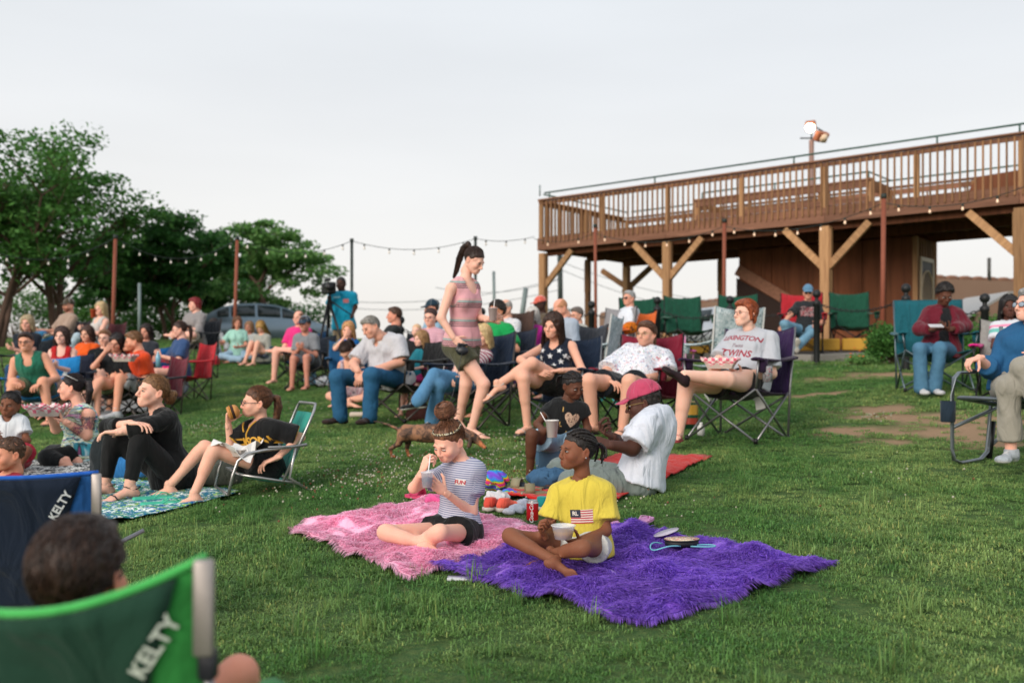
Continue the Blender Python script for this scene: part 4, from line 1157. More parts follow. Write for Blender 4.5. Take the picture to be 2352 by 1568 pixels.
def make_clover():
    rg = np.random.default_rng(9); mw = m_plain('b4b09c', .8, 0, .25, 60); mbn = m_plain('7a5038', .9, 0, .2); mg = m_plain('4c7030', .8)
    for nm, lab, m_, frac in (('clover_flowers', 'white clover blossoms scattered in the grass', mw, 1), ('dry_clover', 'brown withered clover heads in the grass', mbn, .35)):
        mb = MB()
        for px, row, n, sx, sy in ((900,1060,150,1.0,.55),(820,1110,150,.5,.35),(1010,1130,90,.8,.45),(1150,1070,110,.6,.4),(500,985,70,.35,.35),(1180,1010,60,.5,.5),(700,960,40,.8,.8),(1210,1120,60,.35,.25),(2000,965,30,.14,.12),(1960,835,60,1.6,.5),(2150,1090,5,.8,.5),(1490,1180,12,.4,.2),(900,1010,40,1.5,1.0),(1960,1130,5,.6,.4)):
            c = at(px, row); k = int(n*frac*1.0)
            for _ in range(k):
                x, y = c[0]+rg.normal(0, sx*.6), c[1]+rg.normal(0, sy*1.2)
                if any(inpoly(np.array([x]), np.array([y]), p)[0] for p in NOGRASS): continue
                z = G(x, y); hgt = rg.uniform(.03, .065); r = rg.uniform(.0042, .0078)
                oc = np.array([(1,0,0),(-1,0,0),(0,1,0),(0,-1,0),(0,0,1),(0,0,-1),(.6,.6,.6),(-.6,.6,.6),(.6,-.6,.6),(-.6,-.6,.6),(.6,.6,-.6),(-.6,.6,-.6),(.6,-.6,-.6),(-.6,-.6,-.6)])*1.0
                F6 = [(4,6,8),(4,7,6),(4,9,7),(4,8,9),(0,8,6),(0,6,10),(0,10,12),(0,12,8),(2,6,7),(2,7,11),(2,11,10),(2,10,6),(1,7,9),(1,9,13),(1,13,11),(1,11,7),(3,9,8),(3,8,12),(3,12,13),(3,13,9),(5,10,11),(5,11,13),(5,13,12),(5,12,10)]
                top = V3(x + rg.normal(0,.01), y + rg.normal(0,.01), z+hgt); mb.add(top + oc*r*rg.uniform(.9,1.1,(14,1)), None, F6, m_)
                mb.add([(x-.001, y, z-.01), (x+.001, y, z-.01), top], None, [(0,1,2)], mg)
        tag(mb.obj(nm, smooth=False), lab, kind='stuff')

# ---- wood
def m_wood(c1, c2, along='X', sc=1.):
    key = ('wood', c1, c2, along, sc)
    if key in _mc: return _mc[key]
    t = NT('wood'); s = [28*sc]*3; s['XYZ'.index(along)] = 1.6*sc
    co = t.coord('Object', tuple(s)); n = t.noise(co, 1.0, 5, .6, .6); oi = t.node('ShaderNodeObjectInfo')
    c = t.mix(t.ramp(n, [(.3, (0,0,0)), (.75, (1,1,1))]), c1, c2)
    b = t.node('ShaderNodeMapRange'); b.inputs['To Min'].default_value = .66; b.inputs['To Max'].default_value = 1.25; t.link(oi.outputs['Random'], b.inputs['Value'])
    v = t.node('ShaderNodeVectorMath', operation='SCALE'); t.link(c, v.inputs[0]); t.link(b.outputs[0], v.inputs['Scale'])
    t.bump(n, .35, .006); _mc[key] = t.out(v.outputs[0], .75, 0, .25); return _mc[key]
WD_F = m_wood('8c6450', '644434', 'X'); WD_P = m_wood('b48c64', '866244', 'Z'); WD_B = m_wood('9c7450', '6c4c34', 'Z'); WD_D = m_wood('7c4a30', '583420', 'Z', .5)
WD_PLX = m_wood('a87850', '7c5234', 'X')
DU, DV, D0 = V3(.765,-.644,0), V3(.644,.765,0), V3(.686, 24.5, 0)
DR = np.stack([DU, DV, V3(0,0,1)], 1); DANG = math.atan2(DU[1], DU[0])
def DK(s, t_, z): return D0 + DU*s + DV*t_ + V3(0, 0, z)
def deck():
    root = empty('wooden_deck', DK(7, 2, G(*DK(7,2,0)[:2])), 'raised brown timber viewing deck on braced posts with a slatted railing', 'deck'); ro = V3(root.location)
    cache = {}
    def pc(nm, c, d, m, bev=.004, key=None, extra_rz=0., tilt=None):
        """a board centred at deck coordinates c, size d along (s,t,z)"""
        k = (tuple(np.round(d, 3)), id(m), bev)
        if k not in cache:
            b = MB(); b.box((0,0,0), d, m, None, bev); cache[k] = b.mesh(nm, False)
        o = bpy.data.objects.new(nm, cache[k]); o.location = Vector(DK(*c) - ro); o.rotation_euler = (0, 0, DANG + extra_rz)
        if tilt is not None: o.rotation_euler = (Matrix.Rotation(DANG, 3, 'Z') @ Matrix.Rotation(tilt, 3, 'Y')).to_euler()
        return link(o, root)
    SE = 14.6; TD = 3.85; ZB, ZT = 3.91, 4.21
    # fascia and beams
    for a, b in ((-.02, 3.59), (3.59, 7.25), (7.25, 10.8), (10.8, SE)):
        pc('fascia_board', ((a+b)/2, 0, (ZB+ZT)/2), (b-a-.006, .045, ZT-ZB), WD_F)
        pc('fascia_board', ((a+b)/2, TD, (ZB+ZT)/2), (b-a-.006, .045, ZT-ZB), WD_F)
    pc('fascia_board', (-.02-.024, TD/2, (ZB+ZT)/2), (.045, TD+.04, ZT-ZB), WD_F)
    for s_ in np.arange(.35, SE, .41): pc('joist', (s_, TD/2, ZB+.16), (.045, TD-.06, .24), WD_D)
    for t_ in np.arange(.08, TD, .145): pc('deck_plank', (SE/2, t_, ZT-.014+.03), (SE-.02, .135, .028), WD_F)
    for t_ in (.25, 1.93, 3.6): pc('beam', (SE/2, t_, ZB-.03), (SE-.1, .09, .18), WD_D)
    # railings
    def bal(c, m=WD_B): pc('baluster', c, (.036, .036, 1.0), m, 0)
    RT = 5.12
    for s_ in np.arange(.12, SE, .131): pc('baluster', (s_, -.045, 4.58), (.030, .034, 1.04), WD_B, 0)
    for k in range(9): s_ = .02 + k*1.80; pc('rail_post', (s_, .03, 4.60), (.092, .092, 1.0), WD_P)
    for k in range(5): a = k*2.92; pc('rail_cap', (a+1.46, -.02, RT+.02), (2.915, .14, .036), WD_F)
    for k in range(5): a = k*2.92; pc('rail_board', (a+1.46, .0, RT-.055), (2.915, .036, .085), WD_F)
    for t_ in np.arange(.2, TD, .131): pc('baluster', (-.085, t_, 4.58), (.036, .040, 1.04), WD_PLX, 0)
    for t_ in (1.93, TD): pc('rail_post', (.0, t_, 4.60), (.092, .092, 1.0), WD_P)
    pc('rail_cap', (-.05, TD/2, RT+.02), (.14, TD-.15, .036), WD_PLX); pc('rail_board', (-.055, TD/2, RT-.055), (.036, TD-.1, .085), WD_PLX)
    for s_ in np.arange(.2, SE, .20): pc('baluster', (s_, TD+.045, 4.6), (.030, .034, .98), WD_B, 0)
    for k in range(5): a = k*2.92; pc('rail_cap', (a+1.46, TD, RT+.02), (2.915, .14, .036), WD_F); pc('rail_board', (a+1.46, TD+.0, RT-.09), (2.915, .036, .12), WD_F)
    for k in range(1, 8): pc('rail_post', (k*1.8, TD, 4.6), (.092, .092, 1.0), WD_B)
    # stair enclosure rails on the deck
    for a, b, t_, zt in ((2.95, 7.2, 2.5, RT+.02),):
        for s_ in np.arange(a, b, .24): pc('baluster', (s_, t_, 4.62), (.045, .034, .95), WD_B, 0)
        pc('rail_cap', ((a+b)/2, t_, zt), (b-a+.1, .14, .04), WD_F); pc('rail_board', ((a+b)/2, t_-.03, zt-.10), (b-a, .036, .14), WD_F); pc('rail_board', ((a+b)/2, t_-.03, zt-.42), (b-a, .036, .12), WD_F)
        for s_ in (a, b): pc('rail_post', (s_, t_+.05, 4.68), (.12, .12, 1.0), WD_P)
        pc('rail_board', (b, (t_+TD)/2, zt-.10), (.036, TD-t_-.2, .24), WD_PLX); pc('rail_board', (a, (t_+TD)/2, zt-.10), (.036, TD-t_-.2, .14), WD_PLX)
    # brown sloping shed roof at the back of the deck
    b = MB(); a = [DK(9.0,2.6,4.25), DK(11.3,2.6,4.25), DK(11.1,2.6,5.02), DK(9.4,2.6,4.93)]; b.poly(np.array(a)-ro, .05, WD_D, -DV); b.obj('stair_cover', root, smooth=False)
    # green pipe rail over the cap
    mg = m_plain('3c5a50', .4, .3, .1)
    b = MB(); b.tube(np.array([DK(.15,0,RT+.19), DK(SE,0,RT+.19)])-ro, .020, mg, 8); b.tube(np.array([DK(.15,TD,RT+.19), DK(SE,TD,RT+.19)])-ro, .020, mg, 8)
    b.tube(np.array([DK(0,.15,RT+.19), DK(0,TD,RT+.19)])-ro, .020, mg, 8); b.obj('pipe_rail', root)
    for s_ in (.3, 3.3, 6.6, 9.4, 10.8, 12.6):
        b = MB(); b.tube(np.array([DK(s_,0,RT+.03), DK(s_,0,RT+.19)])-ro, .018, mg, 8); b.obj('pipe_post', root)
    for c in ((3.1,2.5),(5.0,2.5),(7.2,2.5)):
        b = MB(); b.tube(np.array([DK(c[0],c[1],RT+.03), DK(c[0],c[1],RT+.19)])-ro, .018, mg, 8); b.obj('pipe_post', root)
    b = MB(); b.tube(np.array([DK(3.1,2.5,RT+.19), DK(7.2,2.5,RT+.19), DK(7.2,3.8,RT+.19)])-ro, .02, mg, 8); b.obj('pipe_rail', root)
    # posts and braces
    def post(s_, t_, brs, m=WD_P, w=.17, mt=None):
        g = G(*DK(s_, t_, 0)[:2]); z1 = ZB+.0
        pc('post', (s_, t_, (g+z1-.10)/2-.02), (w, w, z1-g+.0), m); pc('post_sleeve', (s_, t_-.005, z1-.52), (w+.05, w*.6, .78), mt or m)
        for dx in brs:
            L = .95; a = PI/4
            o = pc('brace', (s_+dx*.46, t_, ZB-.47), (L+.22, .09, .14), mt or m, .004, tilt=dx*-a)
    post(.06, .06, (1,)); post(3.59, .06, (-1, 1)); post(7.25, .06, (-1, 1), w=.19); post(10.8, .06, (-1, 1), w=.19); post(14.4, .06, (-1,1))
    post(0.06, 1.93, (), WD_B, .12); post(.06, 3.75, (-.7, .8), WD_P, .16, WD_B); post(2.95, 3.75, (), WD_B, .14); post(10.5, 3.75, (), WD_B, .16)
    # storage room under the deck: upright boards, stair slope, screen door on the side
    gz = G(*DK(6, 2.2, 0)[:2]); zt = ZB-.12
    k = 0
    for s_ in np.arange(4.195, 8.1, .575):
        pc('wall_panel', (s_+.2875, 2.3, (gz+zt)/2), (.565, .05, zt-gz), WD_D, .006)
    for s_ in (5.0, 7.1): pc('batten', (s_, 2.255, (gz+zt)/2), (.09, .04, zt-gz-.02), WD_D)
    b = MB(); b.beam(DK(4.2,2.2,zt-.45)-ro, DK(5.6,2.2,gz+1.15)-ro, .06, .26, WD_F); b.obj('stair_stringer', root, smooth=False)
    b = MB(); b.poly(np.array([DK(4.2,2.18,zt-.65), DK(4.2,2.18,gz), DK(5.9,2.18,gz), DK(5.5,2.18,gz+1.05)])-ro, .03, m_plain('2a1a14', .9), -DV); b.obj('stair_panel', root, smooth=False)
    for t_ in np.arange(2.33, 3.5, .30): pc('wall_panel', (8.24, t_+.15, (gz+zt)/2), (.05, .295, zt-gz), WD_D, .006)
    pc('corner_board', (8.26, 2.30, (gz+zt)/2), (.10, .07, zt-gz), WD_P); pc('corner_board', (8.26, 3.52, (gz+zt)/2), (.10, .09, zt-gz), WD_PLX)
    dr = pc('door', (8.285, 2.93, gz+1.02), (.03, .86, 2.04), m_plain('14100e', .6, 0, .1), .0)
    mwh = m_plain('b8a488', .5, 0, .1)
    for c, d in (((0,-.40,0),(.04,.08,2.04)),((0,.40,0),(.04,.08,2.04)),((0,0,.98),(.04,.86,.09)),((0,0,-.97),(.04,.86,.12))):
        b = MB(); b.box(V3(c)+V3(.012,0,0), d, mwh, None, .004); b.obj('door_frame', dr, smooth=False)
    b = MB(); th = np.linspace(0, PI, 14); b.tube(np.stack([0*th+.02, .34*np.cos(th), .40+.34*np.sin(th)], 1), .022, mwh, 6); b.obj('door_arch', dr)
    for y in np.linspace(-.3, .3, 7): 
        b = MB(); b.tube([(.02,y,-.9),(.02,y,.40+math.sqrt(max(.34**2-y*y,0)))], .007, mwh, 4); b.obj('door_bar', dr)
    for t_ in np.arange(2.4, 3.5, .17): pc('slat', (8.275, t_, zt-.28), (.03, .05, .46), WD_B, 0)
deck()

# ---- paving, kerbs, bed
mc = m_plain('8a8680', .9, 0, .25, 3, .3); mas = m_plain('55524e', .95, 0, .25, 2.5, .4)
def paving():
    ke = [at(1480,812), at(1640,826), at(1870,830), at(1960,826), at(2105,822)]   # lawn edge of the kerb
    pts = []; 
    P0 = np.array([[p[0], p[1], 0] for p in ke]); 
    far = np.array([(p[0]+.8*i*.0+1.5, p[1]+9, 0) for i, p in enumerate(ke)])
    rows = 12; a = []
    for i in range(len(ke)):
        r_ = []
        for k in range(rows):
            p = lerp(P0[i], far[i], k/(rows-1)); r_.append((p[0], p[1], G(p[0], p[1])+.09))
        a.append(r_)
    b = MB(); b.grid(np.array(a), mas); o = tag(b.obj('pavement', smooth=True), kind='structure')
    NOGRASS.append([tuple(p[:2]) for p in P0] + [tuple(p[:2]) for p in far[::-1]])
    for i in range(len(ke)-1):
        a_, c_ = ke[i], ke[i+1]; n = max(1, int(np.linalg.norm(c_-a_)/1.2))
        for k in range(n):
            p, q = lerp(a_, c_, k/n), lerp(a_, c_, (k+1)/n-.006); p = V3(p[0], p[1], G(p[0],p[1])+.04); q = V3(q[0], q[1], G(q[0],q[1])+.04)
            b = MB(); b.beam(p, q, .14, .15, mc, bev=.012); tag(b.obj('kerb', smooth=False), kind='structure')
    my = m_plain('c89830', .7, 0, .25, 5, .2)
    a_, c_ = W(1440,800,19.0), W(2035,800,18.0)
    for k in range(6):
        p, q = lerp(a_, c_, k/6+.004), lerp(a_, c_, (k+1)/6-.004); p[2] = q[2] = 0; za = G(p[0],p[1])+.22; zb = G(q[0],q[1])+.22; p[2], q[2] = za, zb
        b = MB(); b.beam(p, q, .16, .22, my, bev=.02); o = b.obj('yellow_kerb', smooth=False); o.location = (0,0,0); tag(o, kind='structure')
    b = MB(); c = at(2010,818); th = np.linspace(0, 2*PI, 24, endpoint=False); P = np.array([(c[0]+1.15*math.cos(x), c[1]+.9*math.sin(x)+.3, G(c[0]+1.15*math.cos(x), c[1]+.9*math.sin(x)+.3)+.02) for x in th])
    b.poly(P, .05, m_plain('4a3a32', .95, 0, .3, 18, .6)); tag(b.obj('mulch_bed', smooth=False), kind='structure'); NOGRASS.append([tuple(p[:2]) for p in P])
paving()

# ---- vegetation
def leafmat(c1, c2):
    t = NT('foliage'); gp = t.node('ShaderNodeNewGeometry'); at_ = t.node('ShaderNodeAttribute', attribute_name='tint')
    n = t.noise(gp.outputs['Position'], .9, 3, .6); c = t.mix(n, c1, c2); c = t.mix(1., c, at_.outputs['Color'], 'MULTIPLY')
    m = t.out(c, .6, 0, .25); tr = t.node('ShaderNodeBsdfTranslucent'); t.link(c, tr.inputs['Color']); k = t.node('ShaderNodeMixShader'); k.inputs[0].default_value = .32
    t.link(t.b.outputs[0], k.inputs[1]); t.link(tr.outputs[0], k.inputs[2]); t.link(k.outputs[0], t.n['Material Output'].inputs[0]); return m
LF = [leafmat('3c7038', '5e8c46'), leafmat('2c5830', '48783c'), leafmat('548848', '80a866'), leafmat('3c6834', '5c8c44')]
MBARK = m_plain('5c463a', .9, 0, .3, 14, .6)
def leaves(mb, C, R_, n, size, rg, m, flat=.45):
    """leaf faces in an uneven clump round C"""
    d = rg.normal(0, 1, (n, 3)); d /= np.linalg.norm(d, axis=1, keepdims=True); r = rg.uniform(0, 1, (n, 1))**.45
    P = C + d*r*R_; N = rg.normal(0, 1, (n, 3)) + V3(0,0,1.3); N /= np.linalg.norm(N, axis=1, keepdims=True)
    A = np.cross(N, rg.normal(0, 1, (n, 3))); A /= np.linalg.norm(A, axis=1, keepdims=True); B = np.cross(N, A); s = size*rg.uniform(.5, 1.3, (n, 1))
    V = np.stack([P - A*s*.5, P + B*s*.28, P + A*s*.5, P - B*s*.28], 1).reshape(-1, 3)
    g = rg.uniform(.65, 1.25, n); mb.add(V, (np.arange(n)*4)[:, None] + np.arange(4), None, m, np.repeat(np.stack([g*rg.uniform(.9,1.15,n), g, g*.9], 1), 4, 0))
def tree(base, hgt, spread, label, seed, lf, trunks=1, lean=(0,0), nl=9000, size=.16, first=.35, fill=0, group='trees behind the lawn', droop=0., dens=1.):
    rg = np.random.default_rng(seed); root = empty('tree', base, label, 'tree', group); bk = MB(); cr = MB(); tips = []
    def limb(p, d, L, r, lv):
        n = 5; pts = [p]; dd = d.copy()
        for _ in range(n):
            dd = nrm(dd + rg.normal(0, .13, 3) + V3(0,0,.05 if lv < 2 else -.02)); pts.append(pts[-1] + dd*L/n)
        bk.tube(pts, np.linspace(r, r*.55, n+1), MBARK, 7 if lv < 2 else 5, False)
        if lv >= 3: tips.append((pts[-1], L)); return
        if lv >= 1: tips.append((pts[3], L*.8))
        for k in range(rg.integers(3, 5) if lv else rg.integers(4, 6)):
            q = pts[rg.integers(2 if lv else 2, n+1)]; a = rg.uniform(0, 2*PI); out = V3(math.cos(a), math.sin(a), 0)
            limb(q, nrm(dd*.45 + out*(.85 if lv < 2 else .7) + V3(0,0,.32-droop)), L*rg.uniform(.52, .74), r*.52, lv+1)
    for k in range(trunks):
        a = rg.uniform(0, 2*PI); d = nrm(V3(lean[0]+.28*math.cos(a)*(trunks > 1), lean[1]+.2*math.sin(a)*(trunks > 1), 1)); limb(V3(.25*math.cos(a)*(trunks > 1), .2*math.sin(a)*(trunks > 1), -.2), d, hgt*first, .11*hgt/6, 0)
    T = np.array([t_[0] for t_ in tips]); c = T.mean(0); sp = np.abs(T[:, :2]-c[:2]).max()
    k = np.ones(3); zmx = T[:, 2].max(); fz = (hgt*.93)/zmx; fx = spread/max(sp, .1)
    for arr in bk.v:
        w = np.clip(arr[:, 2]/zmx, 0, 1)[:, None]; arr[:, :2] *= (1 + (fx-1)*w); arr[:, 2] *= fz
    w = np.clip(T[:, 2]/zmx, 0, 1)[:, None]; T[:, :2] *= (1 + (fx-1)*w); T[:, 2] *= fz
    per = max(6, int(nl/len(T)))
    for p, tp in zip(T, tips):
        s = rg.uniform(.6, 1.25)*hgt*.082; leaves(cr, p, V3(s*1.45, s*1.45, s*.6), int(per*rg.uniform(.5, 1.5)), size, rg, LF[lf])
    for _ in range(fill):
        d = nrm(rg.normal(0, 1, 3)); r = rg.uniform(.5, 1)**.5; p = c*V3(1,1,0) + V3(0,0,hgt*.60) + d*r*V3(spread*1.05, spread*.9, hgt*.34); s = rg.uniform(.6, 1.2)*hgt*.085; leaves(cr, p, V3(s*1.5, s*1.5, s*.6), int(rg.uniform(70, 170)), size, rg, LF[lf])
    bk.obj('trunk', root); cr.obj('crown', root, smooth=False, color=True); return root
def tb(px, Y): x = (px-1176)/F*Y; return V3(x, Y, G(x, Y))
tree(tb(105,27), 6.1, 3.0, 'tallest tree at the left with a wide layered crown and leaning trunk', 3, 0, 2, (.18,0), 15000, .16, .46)
tree(tb(-30,25), 5.2, 2.4, 'tree at the left edge with several crossing brown trunks', 8, 3, 3, (-.05,0), 10000, .16, .5)
tree(tb(250,33), 3.7, 1.9, 'smaller dark tree between the tallest tree and the round one', 21, 1, 1, (0,0), 9000, .17, .36, fill=25)
tree(tb(400,31), 3.95, 2.4, 'dark round tree with forked bare lower branches behind the red haired person', 14, 1, 2, (0,0), 17000, .16, .38, fill=40)
tree(tb(618,34), 4.25, 2.5, 'lighter green spreading tree behind the parked car', 33, 2, 1, (0,0), 16000, .17, .34, fill=45)
tree(tb(505,37), 3.7, 2.0, 'dense tree filling the gap left of the spreading tree', 41, 1, 1, (0,0), 9000, .17, .33, fill=25)
def bush(base, rx, ry, h, label, lf, n, size, seed, name='bush', cat='bush', group=None, up=False):
    rg = np.random.default_rng(seed); root = empty(name, base, label, cat, group); cr = MB(); st = MB()
    for k in range(26):
        a = rg.uniform(0, 2*PI); e = rg.uniform(0, 1)**.6; p = V3(rx*.75*math.cos(a)*e, ry*.75*math.sin(a)*e, h*rg.uniform(.25, .8)*(1.05-.35*e*e))
        leaves(cr, p, V3(rx*.38, ry*.38, h*.26), n//26, size, rg, LF[lf]); st.tube([(0,0,-.05), p*V3(.5,.5,.6), p], [.012,.008,.004], MBARK, 4, False)
    st.obj('stem', root); cr.obj('foliage', root, smooth=False, color=True); return root
for i, (px, Y, w, hh_, lf) in enumerate(((30,36,2.6,2.6,3),(170,38,2.2,2.2,1),(260,35,1.8,1.7,3),(330,39,2.4,2.4,1),(430,36,1.7,1.5,3),(640,40,2.0,2.3,1),(560,39,1.6,1.7,3),(700,42,2.0,2.4,1))):
    bush(tb(px,Y), w, 1.2, hh_, ['bushy undergrowth behind the trees at the left edge','undergrowth right of the leaning trunk','low bush below the small dark tree','dark undergrowth behind the forked tree','low thicket behind the red haired person','thicket behind the parked car','low bush left of the parked car','farthest thicket right of the parked car'][i], lf, 2600, .15, 60+i, group='undergrowth behind the trees')
c = tb(2048,15.5); bush(V3(c[0], c[1], c[2]), .50, .40, .68, 'rounded clipped green bush beside the deck kerb', 0, 7000, .055, 80)
c = tb(2000,15.2); r_ = bush(V3(c[0]-.15, c[1], c[2]), .28, .2, .2, 'small plant with orange flowers in the mulch bed', 2, 700, .05, 81, 'flower_plant', 'plant')
fb = MB()
for k in range(7): fb.lathe([(0,-.01),(.016,-.004),(.02,.006),(0,.01)], (rnd.uniform(-.22,.22), rnd.uniform(-.2,.0), rnd.uniform(.12,.27)), m_plain('e07830', .6), 7)
fb.obj('blossoms', r_)
for i, (px, row, w, h_) in enumerate(((2300,760,.8,.75),(2200,740,.7,.6),(1320,740,.6,.3))):
    Y = (15, 16.5, 22)[i]; b_ = tb(px, Y); bush(b_, w, .5, h_, ['green shrub behind the seated girl at the right','green shrub behind the teal chair','low shrub beside the far bollard'][i], 0, 3000, .07, 90+i)

# ---- far buildings, poles and wires
def m_brick():
    t = NT('brick'); co = t.coord('Object'); b = t.node('ShaderNodeTexBrick', i_Scale=1.); b.inputs['Color1'].default_value = (*srgb('9a6248'), 1); b.inputs['Color2'].default_value = (*srgb('84503a'), 1); b.inputs['Mortar'].default_value = (*srgb('8c7464'), 1)
    b.inputs['Brick Width'].default_value = .22; b.inputs['Row Height'].default_value = .075; b.inputs['Mortar Size'].default_value = .008
    t.link(co, b.inputs['Vector']); t.bump(b.outputs['Fac'], -.3, .01); n = t.noise(co, .6, 4); return t.out(t.mix(t.math('MULTIPLY', n, .4), b.outputs['Color'], '6a4030'), .9, 0, .1)
def buildings():
    A, B, C = V3(5.7,63.5,0), V3(15.5,38,0), V3(30,43,0); mbk = m_brick(); root = empty('brick_building', (B[0],B[1],G(B[0],B[1])), 'long low brick building with a scalloped roof edge beyond the deck', 'building'); ro = V3(root.location)
    for p, q in ((A,B),(B,C)):
        L = np.linalg.norm(q-p); d = (q-p)/L; nn = V3(-d[1], d[0], 0); b = MB(); b.box((0,0,0), (L, .3, 5.4), mbk); me = b.mesh('wall', False); o = link(bpy.data.objects.new('wall', me), root)
        o.location = Vector((p+q)/2 + V3(0,0,1.77) - ro); o.rotation_euler = (R(90)*0, 0, math.atan2(d[1], d[0]))
        n = int(L/.62)
        cm_ = MB(); cm_.tube([(-.31,0,0),(-.1,0,.045),(.1,0,.05),(.31,0,0)], .09, m_plain('8a6450', .85, 0, .2), 6); cme = cm_.mesh('coping_tile')
        for k in range(n): o = link(bpy.data.objects.new('coping_tile', cme), root); o.location = Vector(lerp(p, q, (k+.5)/n) + V3(0,0,4.49) - ro); o.rotation_euler = (0,0,math.atan2(d[1], d[0]))
    b = MB(); b.tube([(0,0,0),(0,0,.9)], .07, m_plain('444440'), 8); o = b.obj('vent_pipe', root); o.location = Vector(W(2272,645,39)-ro+V3(0,0,0))
    root2 = empty('garden_shed', W(2345,822,26), 'small shed with a pale metal gable roof in front of the brick building', 'shed'); b = MB()
    b.box((0,0,.55), (3.4,2.2,1.1), m_plain('a89078', .8)); b.obj('wall', root2, smooth=False); b = MB(); P = np.array([[(-1.95,-1.2,1.0),(-1.95,1.2,1.0)],[(-.9,-1.2,1.62),(-.9,1.2,1.62)],[(1.8,-1.2,1.62),(1.8,1.2,1.62)],[(1.95,-1.2,1.0),(1.95,1.2,1.0)]]); 
    b.grid(P, m_plain('b8b4b0', .5, .3, .1), .06); b.obj('roof', root2, smooth=False)
buildings()
def pole(px, r0, r1, Y, r, m, label, lean=0., name='light_pole', cat='pole', group=None):
    a = W(px, r0, Y); b_ = W(px+lean, r1, Y); b_[2] = min(b_[2], G(b_[0], b_[1])-.05) if r1 == 'g' else b_[2]
    return a, b_
MRED = m_plain('94523c', .7, .2, .3, 20); MDK = m_plain('2c3632', .6, .2, .2); MGY = m_plain('7e8c8c', .6, .3, .2)
POLES = [(265,545,19.5,-9,MRED,.036,'rust red string light pole behind the crowd at the left'),(545,548,21,-9,MRED,.036,'rust red string light pole left of the parked car'),(808,553,22.2,0,MDK,.034,'dark string light pole beside the videographer'),
         (1092,548,22.5,0,MDK,.034,'dark string light pole behind the walking woman'),(1367,520,22.0,2,MRED,.036,'thin red pole at the left bay of the deck'),(1664,508,19.6,-2,MRED,.038,'red pole at the middle bay of the deck'),(2030,452,16.6,-4,MRED,.040,'red pole at the right bay of the deck'),(2420,400,14.4,-4,MRED,.04,'')]
PT = []
for px, row, Y, ln, m_, r_, lab in POLES:
    a = W(px, row, Y); b_ = V3(a[0]+ln/F*Y, Y, 0); b_[2] = G(b_[0], Y)-.1; PT.append(a)
    if not lab: continue
    root = empty('string_light_pole', (b_[0], Y, b_[2]+.1), lab, 'pole', 'poles carrying the string lights'); ro = V3(root.location); mb = MB(); mb.tube([b_-ro, a-ro], r_, m_, 10); mb.obj('shaft', root)
    mb = MB(); mb.tube([a-ro-V3(0,0,.03), a-ro+V3(0,0,.05)], r_*1.25, MDK, 8); mb.obj('pole_cap', root)
def m_bulb(on):
    t = NT('bulb'); t.out('e8e0d8' if not on else 'ffd8b8', .2, 0); 
    if on: t.b.inputs['Emission Color'].default_value = (1,.72,.5,1); t.b.inputs['Emission Strength'].default_value = .15
    return t.m
MB_ON, MB_OFF = m_bulb(1), m_bulb(0)
def string(a, b, sag, n, lit, label, big=1.):
    root = empty('string_lights', (a+b)/2, label, 'string lights', 'string lights hung between the poles'); ro = V3(root.location); tt = np.linspace(0, 1, 25)
    P = lerp(a[None], b[None], tt[:, None]); P[:, 2] -= sag*4*tt*(1-tt); w = MB(); w.tube(P-ro, .007, MDK, 5, False); w.obj('cable', root)
    bm_ = MB(); bm_.lathe([(0,-.075*big),(.018*big,-.07*big),(.026*big,-.05*big),(.016*big,-.02*big),(.012,0)], (0,0,0), MB_ON if lit else MB_OFF, 10); me = bm_.mesh('bulb')
    sm = MB(); sm.lathe([(.0,.03),(.018,.03),(.02,-.012),(0,-.012)], (0,0,0), MDK, 8); sme = sm.mesh('socket')
    for k in range(n):
        t_ = (k+.5)/n; p = lerp(a, b, t_) - V3(0,0,sag*4*t_*(1-t_)+.035) - ro
        o = link(bpy.data.objects.new('bulb', me), root); o.location = Vector(p - V3(0,0,.012)); o2 = link(bpy.data.objects.new('socket', sme), root); o2.location = Vector(p)
EL = W(-60, 560, 17.5)
string(EL, PT[0], .35, 7, 0, 'string of unlit bulbs running off the left edge in front of the trees', .8)
string(PT[0], PT[1], .42, 8, 0, 'string of pale bulbs between the two rust red poles', .8)
string(PT[1], PT[2], .28, 6, 0, 'string of bulbs from the rust red pole to the pole by the videographer')
string(PT[2], PT[3], .22, 5, 0, 'sagging string of bulbs against the sky left of the walking woman')
string(PT[3], DK(-.1,-.1,4.25), .08, 3, 0, 'string of bulbs from the walking woman\'s pole to the deck corner')
string(DK(-.1,-.12,4.2), PT[4]-V3(0,0,.15), .12, 2, 1, 'lit string of bulbs at the left end of the deck', .85)
string(PT[4]-V3(0,0,.15), PT[5]-V3(0,0,.1), .25, 6, 1, 'lit string of bulbs along the left bays of the deck', .85)
string(PT[5]-V3(0,0,.1), PT[6]-V3(0,0,.1), .24, 7, 1, 'lit string of bulbs along the middle bays of the deck', .85)
string(PT[6]-V3(0,0,.1), PT[7], .22, 5, 1, 'lit string of bulbs running off the right edge along the deck', .8)
